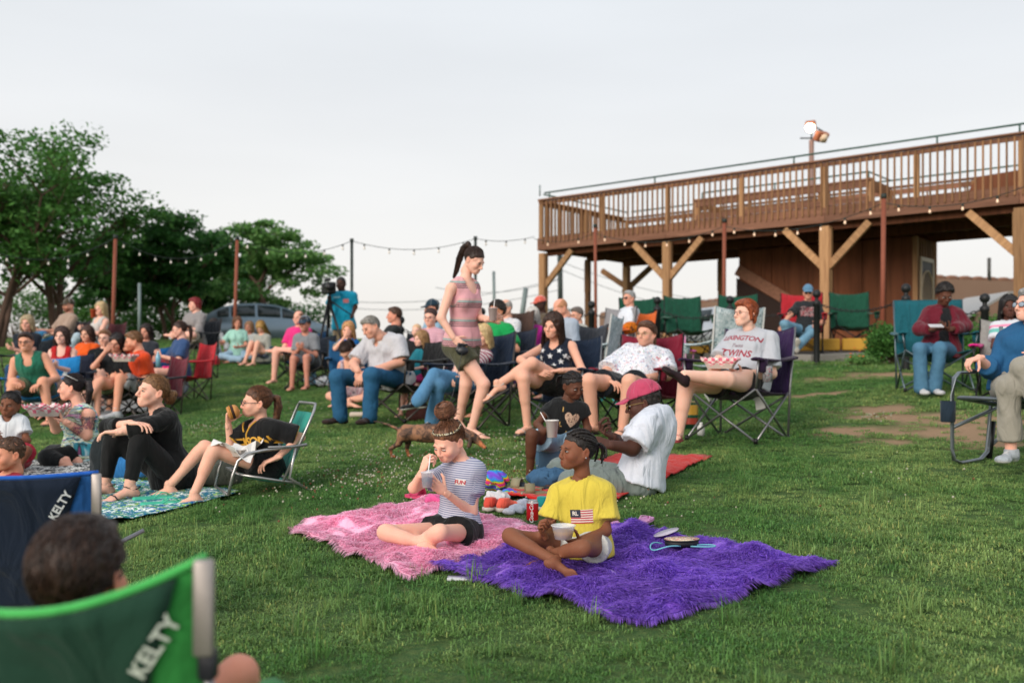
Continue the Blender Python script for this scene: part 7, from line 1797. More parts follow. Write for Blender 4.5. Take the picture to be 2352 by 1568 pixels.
food_tray(j(1655,846,-.34), -20, 'paper food tray with pink checked liner on the laughing woman\'s lap', 1.2)
b = MB(); b.lathe([(0,-.07),(.040,-.07),(.042,.06),(.036,.065),(0,.065)], (0,0,0), m_floral('8c8c90',('a03040','2c3034'),40.,.5,.1,'Object'), 20); thing1('drink_can', b, j(1763,858,-.20), 'printed drink can in the armrest of the purple chair', 'can')
b = MB(); b.grid(np.array([[(-.05,0,0),(-.03,0,-.14)],[(.03,0,.0),(.05,.01,-.12)]]), m_plain('d0ccc8', .8), .002); thing1('paper_tag', b, j(1745,905,.05), 'white paper tag hanging under the purple chair', 'tag', smooth=False)
# ---- heavy man in the white polo
j = JJ(11.3)
camp_chair(V3(j(905,0)[0]+.05, 11.55, G(j(905,0)[0], 11.55)), -40, 'black camp chair with brown legs holding the man in the white polo', m_cloth('1a1a1c'), None, STD, 1.16, .62, .82, .37, arm=.60)
person('heavy grey haired man in a white polo and jeans, head drooping', j(905,866,.15), j(880,772,-.02), -38, (-46, 24, -14, j(852,752,-.14)),
  dict(el=j(922,830,-.18), ha=j(838,858,-.42), hd=(-.6,-.2,-.75), palm=(0,.6,-.4), kn=j(853,862,-.48), an=j(850,955,-.42), toe=(-.5,-.85,0)),
  dict(el=j(812,836,-.05), ha=j(822,852,-.40), hd=(.15,-.2,-.95), palm=(0,.6,-.2), kn=j(775,866,-.30), an=j(782,955,-.24), toe=(-.85,-.5,0)),
  skin='cf9c84', H=1.84, sex='m', q=0, fat=1.38, belly=1.0, hair=('neat','6c6864','a8a49c'), stubble=((.80,.76,.74),.7), tops=[dict(kind='polo', m=m_cloth('ccccd0','b0b0b8',.5), t=.85, e=.024, flare=.022, low=-.16, neck=.072, vee=.12, nz=.008, nf=8.)],
  bottoms=[dict(kind='jeans', m=m_denim('184468','34688c'), e=.014, e2=.016, flare=.016, nz=.005)], shoes=('shoe', m_cloth('2c1c18'), m_plain('1c1614')), extras=[lambda I: collar(I, m_cloth('e6e6e8'))])
# ---- crossed jeans and black sneakers behind the walking woman
j = JJ(10.3)
camp_chair(V3(j(1075,0)[0], 10.5, G(j(1075,0)[0], 10.5)), -35, 'navy camp chair mostly hidden behind the walking woman', m_cloth('14243a'), None, STD, 1.1, .56, .93, .38, cup=2)
person('blonde woman in jeans and black sneakers hidden behind the walking woman', j(1068,876,.1), j(1098,806,.24), -35, (-30, 5, 0, j(1108,772,.2)),
  dict(ha=j(1040,868,-.2), kn=j(997,862,-.40), an=j(961,920,-.62), toe=(-.9,-.1,-.1), shoe=('shoe', m_cloth('101214'), m_plain('d0d0d0'), m_cloth('e03c58'))),
  dict(ha=j(1040,868,-.2), kn=j(1008,885,-.42), an=j(992,966,-.34), toe=(-.5,-.8,0), shoe=('shoe', m_cloth('101214'), m_plain('d0d0d0'))),
  skin=SK['fair'], H=1.68, sex='f', q=1, fat=1.05, hair=('bob','b09468','d8c090'), tops=[dict(kind='tee', m=m_stripes(((0,.45,'8c3050'),), .04, 'c8c0c0'), t=.8)], bottoms=[dict(kind='jeans', m=m_denim('2c6490','6c9cc0'), flare=.02, e=.012, e2=.016)])

def lv(deg): return V3(math.cos(R(deg)), math.sin(R(deg)), 0)
def sit(label, px, row, Y, face, head=None, legs='flat', arms='lap', lean=-8, side=0, H=1.68, sex='f', hface=None, Lk=None, Rk=None, hipz=None, chair=None, hs=None, shoes=None, fsp=.12, reach=.43, q=2, **k):
    """a seated figure whose crown shows at (px,row) at depth Y; legs and arms from a few common poses"""
    S = H/1.68; hs_ = hs if hs else (1.0 if sex == 'f' else 1.04 if sex == 'm' else .80 + .2*float(np.clip((H-.9)/.8, 0, 1)))
    f, l = fdir(face), lv(face); hf = face if hface is None else hface; fh, lh = fdir(hf), lv(hf)
    Lt = .485*S; top = W(px, row, Y); u = nrm(V3(0,0,math.cos(R(lean))) + f*math.sin(R(lean)) + l*math.sin(R(side)))
    neck = top - V3(0,0,.275*hs_) - f*.02; hip = neck - u*Lt; g = G(hip[0], hip[1]); z = hip[2]-g
    th, sn = .245*H, .246*H
    def A(fw, sd, z_=None): p = hip + fh*fw*S + lh*sd*S; p[2] = G(p[0], p[1]) + (.085*S if z_ is None else z_); return p
    L, R_ = {}, {}
    if legs == 'flat': L['an'], R_['an'] = A(reach, fsp), A(reach, -fsp)
    elif legs == 'tuck': L['an'], R_['an'] = A(.20, fsp), A(.20, -fsp)
    elif legs == 'cross':     # left knee over right
        R_['an'] = A(reach, -.06); L['kn'] = hip + fh*.40*S - lh*.02 + V3(0,0,.13); L['an'] = L['kn'] + fh*.16*S - lh*.16*S - V3(0,0,.34*S); L['toe'] = nrm(fh - lh*.4 - V3(0,0,.3))
    elif legs == 'crossR':
        L['an'] = A(reach, .06); R_['kn'] = hip + fh*.40*S + lh*.02 + V3(0,0,.13); R_['an'] = R_['kn'] + fh*.16*S + lh*.16*S - V3(0,0,.34*S); R_['toe'] = nrm(fh + lh*.4 - V3(0,0,.3))
    elif legs == 'four':      # left ankle on right knee
        R_['an'] = A(reach, -.12); L['kn'] = hip + fh*.33*S + lh*.27*S + V3(0,0,.10); L['an'] = hip + fh*.40*S - lh*.12*S + V3(0,0,.12*S); L['toe'] = nrm(-lh + V3(0,0,.3))
    elif legs == 'fourR':
        L['an'] = A(reach, .12); R_['kn'] = hip + fh*.33*S - lh*.27*S + V3(0,0,.10); R_['an'] = hip + fh*.40*S + lh*.12*S + V3(0,0,.12*S); R_['toe'] = nrm(lh + V3(0,0,.3))
    elif legs == 'indian':
        hip[2] = max(hip[2], g + .09); L['kn'] = hip + fh*.26*S + lh*.30*S; L['kn'][2] = g + .13; R_['kn'] = hip + fh*.26*S - lh*.30*S; R_['kn'][2] = g + .13
        L['an'] = hip + fh*.33*S - lh*.10*S; L['an'][2] = g + .06; R_['an'] = hip + fh*.40*S + lh*.08*S; R_['an'][2] = g + .06; L['toe'] = nrm(-lh + fh*.2); R_['toe'] = nrm(lh + fh*.2)
    elif legs == 'knees': L['an'], R_['an'] = A(.42, .10), A(.42, -.12)
    elif legs == 'out': L['an'], R_['an'] = A(.62, .08), A(.62, -.10); L['toe'] = R_['toe'] = nrm(fh + V3(0,0,.6))
    cz = hip + V3(0,0,0)
    def Hd(fw, sd, up): return cz + f*fw*S + l*sd*S + V3(0,0,up*S)
    D = {'lap': (Hd(.27,.05,.12), Hd(.27,-.05,.12)), 'knees': (Hd(.40,.14,.10), Hd(.40,-.14,.10)), 'rest': (Hd(.24,.29,.20), Hd(.24,-.29,.20)), 'clasp': (Hd(.36,.03,.22), Hd(.36,-.03,.22)), 'phone': (Hd(.30,.05,.24), Hd(.30,-.05,.24)),
         'mouthR': (Hd(.28,.04,.16), Hd(.22,-.06,.52)), 'mouthL': (Hd(.22,.06,.52), Hd(.28,-.04,.16)), 'fold': (Hd(.24,-.10,.24), Hd(.26,.10,.20)), 'down': (Hd(.05,.26,-.02), Hd(.05,-.26,-.02)), 'restR': (Hd(.27,.05,.12), Hd(.24,-.30,.20)), 'prop': (Hd(-.1,.30,-.05), Hd(.2,-.05,.1))}[arms]
    L['ha'], R_['ha'] = D; L['palm'] = R_['palm'] = (0,0,-1) if arms in ('knees','rest','lap') else tuple(-f*.6+V3(0,0,.3)); L['pose'] = R_['pose'] = 'hold' if arms in ('clasp','phone','fold') else 'relax'
    if Lk: L.update(Lk)
    if Rk: R_.update(Rk)
    if legs == 'flat' or legs == 'tuck' or legs == 'knees':
        for J in (L, R_): J.setdefault('kpole', fh*.7 + V3(0,0,1))
    if chair:
        c = dict(chair); dy = c.pop('back', .02); sc = c.pop('sc', 1.0); st = max(.24, z-.075) / sc
        camp_chair(V3(hip[0]-fh[0]*dy, hip[1]-fh[1]*dy, G(hip[0], hip[1])-.01), c.pop('face', hf), c.pop('label'), c.pop('fab'), c.pop('fab2', None), c.pop('fr', STD), sc, seat=st+.05, back=c.pop('bk', st+.50), arm=c.pop('arm', st+.24), **c)
    print('SIT %-60s hip %.2f' % (label[:60], z))
    return person(label, hip, neck, face, head or (face, 4, 0), L, R_, H=H, sex=sex, hface=hf, hs=hs, shoes=shoes, q=q, **k)

# ---- girl with the burger in the low teal chair
b0 = at(560,1128); j = JJ(6.75); TEAL = m_cloth('1c9c8c', '168474', .3)
low_chair(V3(j(600,0)[0], 6.78, G(j(600,0)[0], 6.78)), -64, 'low teal beach chair with a silver tube frame', TEAL, m_metal('b8b8b8', .3), .90)
m_jer = m_cloth('101214', None, .4); GLD = m_plain('d09c30', .7)
def jersey_trim(I):
    b = MB(); hp = lerp(I['hip'], I['neck'], 1.0); o, GV, GQ = I['g']['jersey']
    bv = BVHTree.FromPolygons([tuple(v) for v in GV], [tuple(int(i) for i in q) for q in GQ])
    def path(pts):
        P = []
        for x, t_ in pts:
            p = Vector(lerp(I['hip'], I['neck'], t_) + I['l']*x) + Vector(I['f'])*.25; h_ = bv.ray_cast(p, -Vector(I['f']), .6)
            if h_[0]: P.append(V3(h_[0]) + I['f']*.002)
        if len(P) > 2: b.tube(np.array(P) - I['org'], .006, GLD, 5)
    path([(.055-.050*t_, 1.0-.28*t_) for t_ in np.linspace(0, 1, 9)] + [(.004, .70-.10*k) for k in range(1, 5)]); path([(-.055+.040*t_, 1.0-.28*t_) for t_ in np.linspace(0, .8, 8)])
    b.obj('piping', I['root'])
    for sd in 'LR':
        J = I['jn'][sd]; e = lerp(J['sh'], J['el'], .80); d = nrm(J['el']-J['sh']); x = nrm(np.cross(d, (0.1,.2,1))); y = np.cross(d, x); th = np.linspace(0, 2*PI, 18, endpoint=False)
        b = MB(); b.tube(e + .066*(np.cos(th)[:, None]*x + np.sin(th)[:, None]*y) - I['org'], .006, GLD, 5, closed=True); b.obj('sleeve_band', I['root'])
person('girl in glasses and a black and gold jersey biting a burger in a low chair', j(604,1068), j(600,968,.03), -48, (-66, 0, 2, j(589,925,-.02)),
  dict(sh=j(632,984,-.06), el=j(690,1004,-.02), ha=j(634,1052,-.16), hd=(-.8,-.2,-.3), palm=(.2,.2,-.9), kn=j(492,1034,-.26), an=j(444,1138,-.34), toe=(-.85,-.45,-.1)),
  dict(sh=j(566,986,.05), el=j(530,1022,.0), ha=j(524,972,-.06), hd=(.1,-.1,1), palm=(.9,-.2,.1), pose='grip', kn=j(470,1026,.02), an=j(386,1118,-.02), toe=(-.95,-.2,-.12)),
  skin='d8a890', H=1.50, sex='c', q=0, hair=('ponytail','3a2216','7a5034'), hs=.93, brow='4a3020', glasses=('1c1c22', None, .0022), tops=[dict(kind='jersey', m=m_jer, t=.80, e=.022, flare=.025, low=-.14, vee=.14, nz=.005)],
  bottoms=[dict(kind='shorts', m=BLK, t=.34, e2=.02)], extras=[jersey_trim, print_text('jersey', 'JACKSON', .54, .075, GLD, .0, 0, .03, .9)])
burger(j(534,946,-.12))
b = MB(); U, Vv = np.meshgrid(np.linspace(-1, 1, 11), np.linspace(-1, 1, 11), indexing='ij'); b.grid(np.stack([U*.13+.02*Vv, Vv*.10, .05*np.abs(U)**1.5*np.sign(.3+U*Vv)+.04*np.sin(U*3+Vv*4)*np.abs(Vv)+.01], -1), m_plain('dcdad8', .8, 0, .03), .0015)
thing1('paper_wrapper', b, j(546,1034,-.20), 'crumpled white paper on the lap of the burger girl', 'paper', smooth=False)
food_tray(j(546,1046,-.18), -30, 'white paper tray on the lap of the burger girl', 1.0, False)
# ---- woman in the black cardigan
j = JJ(7.0)
person('smiling woman in a black cardigan and leggings hugging her knees', j(394,1092), j(366,946,-.02), -52, (-42, -6, 2, j(350,900,-.06)),
  dict(el=j(322,982,-.30), ha=j(270,992,-.34), hd=(-.9,.1,.0), palm=(0,0,-1), kn=j(322,1010,-.30), an=j(296,1118,-.36), toe=(-.65,-.75,-.1), shoe=('sandal', m_plain('181a20'), m_plain('1c1c20'))),
  dict(el=j(248,982,-.10), ha=j(300,972,-.34), hd=(.9,-.2,.0), palm=(0,0,-1), kn=j(262,1008,-.10), an=j(240,1112,-.16), toe=(-.65,-.75,-.1), shoe=('sandal', m_plain('181a20'), m_plain('1c1c20'))),
  skin='dcae98', H=1.72, sex='f', q=0, smile=True, hair=('lowbun','5a3a24','a07850'), iris='40584c', tops=[dict(kind='cardigan', m=m_cloth('0c0e10', None, .5), t=1.55, e=.018, low=-.18, neck=.064, vee=.2, nz=.006)], bottoms=[dict(kind='leggings', m=LEG, t=1.86, e=.004)])
# ---- woman with the tattooed arm
j = JJ(8.75); wt = m_floral('5ab4b8', ('c8d8a8','1c2c38','d860a8','182430','e0e4e0','6c58b0'), 9., .5, .4)
t = NT('tiedye'); co = t.coord('@tc', (2.5, 2.5, 20)); n = t.noise(co, 1.3, 3, .55, .9); wt = t.out(t.ramp(n, [(.30,'17262f'),(.36,'4aa8b4'),(.42,'e8ecea'),(.455,'142430'),(.49,'c8dca0'),(.53,'e8ecec'),(.56,'3898ac'),(.60,'142430'),(.64,'e070b8'),(.70,'f0e8ec')]), .85)
def tattoo(I):
    t2 = NT('tattoo_ink'); c2 = t2.coord('Object'); n2 = t2.noise(c2, 38, 4, .7, 2.); msk = t2.ramp(n2, [(.47, (0,0,0)), (.53, (1,1,1))]); tr_ = t2.node('ShaderNodeBsdfTransparent'); k = t2.node('ShaderNodeMixShader'); t2.link(msk, k.inputs[0])
    t2.out(t2.ramp(t2.noise(c2, 9, 2), [(.42,'4a4450'),(.55,'8c4858'),(.62,'3c5058')]), .6); t2.link(tr_.outputs[0], k.inputs[1]); t2.link(t2.b.outputs[0], k.inputs[2]); t2.link(k.outputs[0], t2.n['Material Output'].inputs[0])
    J = I['jn']['L']; 
    for a, b_, r1, r2, t0, t1 in ((J['sh'], J['el'], .0575, .052, .12, .72), (J['el'], J['ha'], .048, .041, .35, .72)):
        m = MB(); m.tube(lerp(a[None], b_[None], np.linspace(t0, t1, 7)[:, None]) - I['org'], np.linspace(r1, r2, 7)*1.0, t2.m, 18, False); m.obj('tattoo', I['root'])
def sung(I):
    b = MB(); T = I['T']; 
    for sx in (-1, 1):
        th = np.linspace(0, 2*PI, 14, endpoint=False); P = np.stack([sx*.034 + .024*np.cos(th), -.055-.03*np.abs(np.cos(th))*0+.01*np.sin(th), .122 + .018*np.sin(th)], 1); b.tube(T(P)-I['org'], .003, m_plain('d8d8d4', .4), 5, closed=True); b.tube(T([(sx*.058,-.05,.12),(sx*.086,.0,.10),(sx*.088,.07,.06)])-I['org'], .003, m_plain('d8d8d4', .4), 5)
    b.obj('sunglasses', I['root'])
person('woman in a tie-dye tank with a tattooed arm eating from a checked paper tray', j(188,1040), j(186,934), -55, (-80, 2, 0, j(165,890,-.02)),
  dict(sh=j(204,952,-.13), el=j(200,1000,-.16), ha=j(150,968,-.30), hd=(-.85,-.1,.25), palm=(-.1,.2,.9), pose='hold', kn=j(108,1050,-.30), an=j(150,1062,-.38), toe=(-.9,-.1,-.1)),
  dict(el=j(128,985,.10), ha=j(112,944,-.14), hd=(-.9,-.3,.2), palm=(0,.2,-.9), pose='pinch', kn=j(120,1040,.18), an=j(180,1062,-.2), toe=(.8,-.4,-.1)),
  skin='d8a48e', H=1.70, sex='f', q=0, fat=1.26, hair=('sidetail','140e10','2a1c20'), brow='1c1414', tops=[dict(kind='tank', m=wt, low=-.2, neck=.070, e=.020, nz=.006, drape=.02)], bottoms=[dict(kind='leggings', m=LEG, t=1.88, e=.006)], extras=[tattoo, sung, studs])
food_tray(j(108,955,-.30), 10, 'paper food tray with red checked liner held by the tattooed woman', 1.35)
# ---- child in white and boy's head at the left edge
j = JJ(8.1)
person('child in a white tee with a hair puff at the far left edge', j(30,1052), j(22,958), 10, (6, 2, 6, j(22,930,-.02)),
  dict(sh=j(50,972,0), el=j(62,1012,-.05), ha=j(10,1012,-.22), hd=(-.9,-.2,0), kn=j(60,1035,-.25), an=j(45,1068,-.3)), dict(ha=j(-20,1010,-.2), kn=j(-10,1030,-.25), an=j(-20,1068,-.3)),
  skin='7a4e36', H=1.34, sex='c', q=0, hair=('puff','181210'), tops=[dict(kind='tee', m=WHT, t=.6, vee=.1)], bottoms=[dict(kind='shorts', m=m_cloth('a8283c'), t=.8, e2=.03)])
j = JJ(6.1)
person('boy with short brown hair peeking over the blue chair at the left edge', j(10,1180), j(14,1096), -20, (-38, 8, 0, j(20,1044,-.02)),
  dict(nohand=1, kn=j(40,1190,-.3), an=j(40,1230,-.3)), dict(nohand=1, kn=j(-30,1190,-.3), an=j(-30,1230,-.3)), skin='c88c70', H=1.25, sex='c', q=0, hair=('buzz','38241a','6a4a34'), tops=[dict(kind='tee', m=m_cloth('9c2030'))], bottoms=[dict(kind='shorts', m=BLK)])
# ---- foreground chairs and boy
def kelty(root, th, lab): pass
def big_chair(xr, row, Y, c, cdark, label, textc, tsz, trim, w=.60, name='camp_chair', face=180, dx=0., sag_=.075):
    top = W(xr, row, Y); f_ = fdir(face); base = V3(top[0]-w*.52, Y-.28*math.cos(R(face))*0+0, 0); base[2] = G(base[0], base[1]); h_ = top[2]-base[2]
    m1 = m_cloth(c, None, .4); m2 = m_cloth(cdark, None, .4); root = empty(name, base, label, 'chair', None, 0)
    def part(nm, fn, smooth=True): b = MB(); fn(b); return b.obj(nm, root, smooth=smooth)
    U, Vv = np.meshgrid(np.linspace(-1, 1, 25), np.linspace(0, 1, 17), indexing='ij'); sag = sag_*(1-U**2)*Vv**3; z0 = .14
    dk = np.abs(U) < .62*(.4+.75*Vv); X = U*w*.5; Y_ = -.06*(1-U**2) + .10*(1-Vv) + .006*np.sin(U*6+Vv*9); Z = z0 + (h_-z0)*Vv - sag
    part('backrest', lambda b: b.grid(np.stack([X, Y_, Z], -1), m1, .006))
    # darker centre panel, with slanting sides, on the rear face
    a = np.linspace(-1, 1, 17); v = np.linspace(.02, .985, 13); A, B = np.meshgrid(a, v, indexing='ij'); Ux = A*(.26+.60*B**.8); sg = sag_*(1-Ux**2)*B**3
    part('rear_panel', lambda b: b.grid(np.stack([Ux*w*.5, -.06*(1-Ux**2) + .10*(1-B) + .006*np.sin(Ux*6+B*9) - .007, z0 + (h_-z0)*B - sg], -1), m2, .003))
    part('trim', lambda b: b.tube(np.stack([X[:, -1], Y_[:, -1], Z[:, -1]+.002], -1), .008, m_cloth(trim, None, .2), 6))
    for x in (-1, 1):
        part('corner_plate', lambda b: b.box((x*w*.5, -.012, h_-.075), (.032,.016,.15), m_metal('b0a8a4', .5), None, .004)); part('back_pole', lambda b: b.tube([V3(x*w*.505,.0,h_-.14), V3(x*w*.50,.06,.02)], .0085, m_metal('a8a4a8', .4), 10))
        part('joint', lambda b: b.box((x*w*.505,.0,h_-.165), (.028,.028,.05), m_plain('202028', .4), None, .005)); part('leg', lambda b: b.tube([V3(x*w*.5,.06,.02), V3(-x*w*.45,.5,.35)], .0085, m_metal('a8a4a8', .4), 8)); part('leg', lambda b: b.tube([V3(x*w*(.5 if Y < 2 else .3),.45,.02), V3(x*w*.5,.06,.32)], .0085, m_metal('a8a4a8', .4), 8))
        A, B = np.meshgrid(np.linspace(0, 1, 11), np.linspace(-1, 1, 7), indexing='ij'); Y > 2 or part('armrest', lambda b: b.grid(np.stack([x*(w*.54) + B*.04, .03+.30*A, h_*.66 - .05*A - .03*(B**2) + .012*np.sin(A*6)], -1), m1, .010))
    U, Vv = np.meshgrid(np.linspace(-1, 1, 9), np.linspace(0, 1, 9), indexing='ij'); part('seat', lambda b: b.grid(np.stack([U*w*(.48 if Y < 2 else .25), .05+.46*Vv, .30+.06*Vv-.05*(1-U**2)], -1), m1, .006))
    # lettering slanting up the panel edge
    Vt, Tt = text_geo('KELTY', tsz, 0, .03, 1.05); Vt, Tt = subdiv(Vt, Tt, .02); an = R(57); Vt = np.stack([Vt[:, 0]*math.cos(an) - Vt[:, 1]*math.sin(an), Vt[:, 0]*math.sin(an) + Vt[:, 1]*math.cos(an)], 1)
    vx = w*.5-(.073 if Y < 2 else .112); vz = h_-(.135 if Y < 2 else .105); x_, z_ = vx + Vt[:, 0], vz + Vt[:, 1]; ux = x_/(w*.5); vv = np.clip((z_-z0)/(h_-z0), 0, 1)
    b = MB(); b.add(np.stack([x_, -.06*(1-ux**2) + .10*(1-vv) + .006*np.sin(ux*6+vv*9) - .013, z_], 1), None, Tt, m_plain(textc, .7)); b.obj('lettering', root, smooth=False); return root, base, h_
r1, b1, h1 = big_chair(490, 1280, 1.55, '2a8038', '1a4030', 'green camp chair with worn white lettering in the near left corner', 'c8d0c4', .036, '4cb85c', .56)
r2, b2, h2 = big_chair(234, 1086, 3.3, '18508c', '0c1c30', 'blue and navy camp chair with white lettering facing away at the left', 'd0d4d8', .036, '2060c0', .66, sag_=.012)
j = JJ(1.78)
person('boy with short brown hair seen from behind in the green chair', W(220,1740,1.88), W(190,1480,1.83), 172, (176, 0, 0, W(184,1328,1.78)),
  dict(ha=W(60,1700,2.1), kn=W(100,1640,2.25), an=W(90,1800,2.3), nohand=1), dict(sh=W(290,1500,1.84), el=W(380,1600,1.9), ha=W(430,1640,2.1), nohand=1, kn=W(548,1548,2.0), an=W(560,1760,2.2)),
  skin='c88870', H=1.22, sex='c', q=0, hs=.90, hair=('short','20140e','402a1e',7), tops=[dict(kind='tee', m=m_cloth('284878'))], bottoms=[dict(kind='shorts', m=m_cloth('303438'), t=.6)])
# ---- right edge
DENB = m_denim('1c4468','2c6490'); j = JJ(6.95)
rocker_chair(V3(j(2345,0)[0]+.02, 7.0, G(j(2345,0)[0], 7.0)), -58)
person('grey haired woman in a denim shirt and pale trousers leaning on a lawn rocker', j(2338,888), j(2372,752,-.02), -58, (-74, -4, 0, j(2366,702,-.06)),
  dict(ha=j(2400,830,-.3), kn=j(2350,846,-.42), an=j(2410,960,-.55), toe=(-.6,-.6,.2)),
  dict(sh=j(2312,782,.12), el=j(2278,850,-.02), ha=j(2248,822,-.20), hd=(-.85,-.25,-.2), palm=(0,.1,-.9), pose='grip', kn=j(2316,888,-.36), an=j(2322,1034,-.32), toe=(-.75,-.65,0)),
  skin='d8a894', H=1.68, sex='f', q=0, fat=1.12, smile=True, hair=('short','6c6c6c','a8a8a8'), glasses=('2c4058', m_plain('98a8b8', .1)), tops=[dict(kind='shirt', m=DENB, t=1.45, e=.022, low=-.16, flare=.012, nz=.007)], bottoms=[dict(kind='trousers', m=m_cloth('a09c90','848078',.5), t=1.84, e=.014, e2=.022, flare=.02)],
  shoes=('shoe', m_cloth('a8b0b8'), m_plain('d0d0d0')))
j = JJ(11.2); TEALC = m_cloth('14606c', '104c58', .5)
camp_chair(V3(j(2160,0)[0], 11.35, G(j(2160,0)[0], 11.35)), -12, 'wide teal camp chair holding the woman in the maroon cardigan', TEALC, None, m_metal('6c7c84', .4), 1.1, .66, .96, .42, arm=.60, flat_back=True, cup=2)
person('woman in a maroon cardigan and jeans looking down at a phone', j(2160,806), j(2170,708,.04), -12, (-4, 30, 0, j(2170,676,-.06)),
  dict(el=j(2218,748,-.06), ha=j(2180,757,-.30), hd=(-.8,-.3,.2), palm=(0,.3,.8), pose='hold', kn=j(2160,800,-.42), an=j(2146,890,-.40), toe=(.1,-1,0)),
  dict(el=j(2112,756,-.06), ha=j(2146,757,-.30), hd=(.8,-.3,.1), palm=(0,.3,.8), pose='hold', kn=j(2112,802,-.42), an=j(2116,890,-.42), toe=(-.1,-1,0)),
  skin='5c3a2a', H=1.68, sex='f', q=1, fat=1.18, hair=('afro','16110f'), tops=[dict(kind='tee', m=m_cloth('14161a'), t=.3, e=.014, neck=.07), dict(kind='cardigan', m=m_cloth('6c1428', '541020', .6), t=1.75, e=.030, open=.06, low=-.15, nz=.006)],
  bottoms=[dict(kind='jeans', m=m_denim('28506c','5c88a4'), flare=.022)], shoes=('shoe', m_cloth('c8c8cc'), m_plain('c8c8c8')))
b = MB(); b.box((0,0,0), (.15,.075,.012), m_plain('c8c8cc', .3), rotx(R(25)), .004); thing1('phone', b, j(2150,748,-.42), 'white phone held by the woman in the maroon cardigan', 'phone', smooth=False)
m_pt = m_stripes(((.0,.18,'70b8b0'),(.25,.36,'e890b0')), .28, 'd0d4dc')
sit('girl in a white printed tee in a silver chair at the right edge', 2318, 678, 10.4, -25, (-20, 2, 0), 'flat', 'lap', -14, 0, 1.5, 'f', skin='54342a', hair=('medium','100c0c'), tops=[dict(kind='tee', m=m_pt)], bottoms=[dict(kind='jeans', m=DJEANS)], shoes=('shoe', m_cloth('8c8878'), m_plain('8c8470')), q=1, chair=dict(label='silver grey camp chair with a bright pink armrest at the right edge', fab=m_cloth('e0208c'), fab2=m_cloth('9c9c98','7c7c7c'), fr=STB, sc=1.1, face=-30))
# ---- under the deck
j = JJ(17.4)
GREEN = m_cloth('14503c', '0f4030', .6)
camp_chair(V3(j(1850,0)[0], 17.6, G(j(1850,0)[0], 17.6)+.09), -15, 'red camp chair of the man in the blue cap', m_cloth('b02430'), None, STB, 1.12, .62, .98, .40)
person('man in a blue cap and dark printed tee in a red chair under the deck', j(1850,758), j(1856,695,.12), -15, (-15, 8, 0, j(1856,672,.08)),
  dict(ha=j(1880,745,-.25), kn=j(1862,765,-.42), an=j(1830,796,-.62), toe=(-.1,-.5,.8)), dict(ha=j(1795,748,-.3), pose='grip', kn=j(1802,744,-.45), an=j(1812,800,-.35), toe=(-.3,-1,0)),
  skin='c08c74', H=1.76, sex='m', q=1, hair=('buzz','5c4a40'), glasses=('101010', m_plain('101010', .1)), tops=[dict(kind='tee', m=m_cloth('202428'), t=.85, e=.02)], bottoms=[dict(kind='jeans', m=m_denim('40708c','84a8bc'), flare=.02)], shoes=('shoe', m_cloth('a8a49c'), m_plain('c0bcb4')),
  extras=[hat('5c88a8', '88a8c0'), print_shape('tee', [(-.11,-.09),(.11,-.09),(.12,.08),(-.12,.08)], .60, m_floral('202428',('b8a8a8','a84850'),40.,.8,.1,'Object'))])
for px, row_b, Y, fc, lab, sc in ((1585,790,18.3,10,'empty green camp chair nearest the brick wall, beside the chained bollard',1.15),(1690,795,18.2,-18,'empty green camp chair behind the laughing woman',1.15),(1960,790,18.4,-8,'empty green camp chair right of the man in the blue cap',1.15),(1475,790,18.8,5,'empty green camp chair behind the man in the white tee',1.15),(1560,785,19.6,18,'empty green camp chair standing behind the pair of green chairs',1.15)):
    x = (px-1176)/F*Y; camp_chair(V3(x, Y, G(x, Y)+.09), fc, lab, GREEN, None, STB, sc, .60, .98, .42, group='empty green camp chairs under the deck')
sit('older man in a white tee and jeans looking away, legs crossed', 1443, 668, 16.3, -62, (-50, 0, 0), 'cross', 'lap', -10, 0, 1.78, 'm', skin='cc9880', hair=('neat','808080','b8b8b8'), glasses=('181818', m_plain('1c1c1c', .1)), tops=[dict(kind='tee', m=m_cloth('dce2ec'), t=.8, e=.02)], bottoms=[dict(kind='jeans', m=m_denim('1c4868','34688c'))], shoes=('shoe', m_cloth('303030'),), q=1, chair=dict(label='orange and grey camp chair of the older man in the white tee', fab=m_cloth('e06820'), fr=STB, sc=1.1))
x = (1385-1176)/F*16; camp_chair(V3(x, 16, G(x,16)), -50, 'grey camp chair with orange sides left of the man in the white tee', m_cloth('e87028'), m_cloth('8c8c90'), STB, 1.15, .58, .95, .42)
PRT = m_floral('a8b8bc', ('7c9298','c4ccd0'), 20., .7, .2, 'Object')
for px, Y, fc, lab, fb_, sc, rowt in ((1350,13.2,-110,'grey patterned beach chair with pale frame behind the starred tank girl',PRT,1.1,0),(1430,12.2,-150,'grey patterned chair with turquoise tubes behind the floral shirt man',PRT,.85,0),(1655,12.0,-160,'patterned grey folding chair behind the laughing woman',PRT,1.15,0)):
    x = (px-1176)/F*Y; camp_chair(V3(x, Y, G(x, Y)), fc, lab, fb_, None, m_plain('38a8b0' if 'turq' in lab else 'b8b8b4', .4), sc, .56, .98, .42)
x = (1540-1176)/F*13.2; camp_chair(V3(x, 13.2, G(x,13.2)), 160, 'bright pink and sheer folding chair behind the floral shirt man', m_cloth('e0409c'), m_cloth('e05cac'), m_plain('d890b8', .4), .95, .52, .80, .34)
bag_box(1445,752,.001,.001,.001,'d07020','x','x') if False else None
s = Sdf(); s.ell((0,0,0), (.13,.07,.10)); V, Q = s.mesh(.02); b = MB(); b.add(V, Q, None, m_floral('c06818', ('2c1c14','40281c'), 14., .5, .2, 'Object')); thing1('basket_bag', b, W(1448,752,15.9), 'round orange and black woven bag on the lap of the man in the white tee', 'bag')
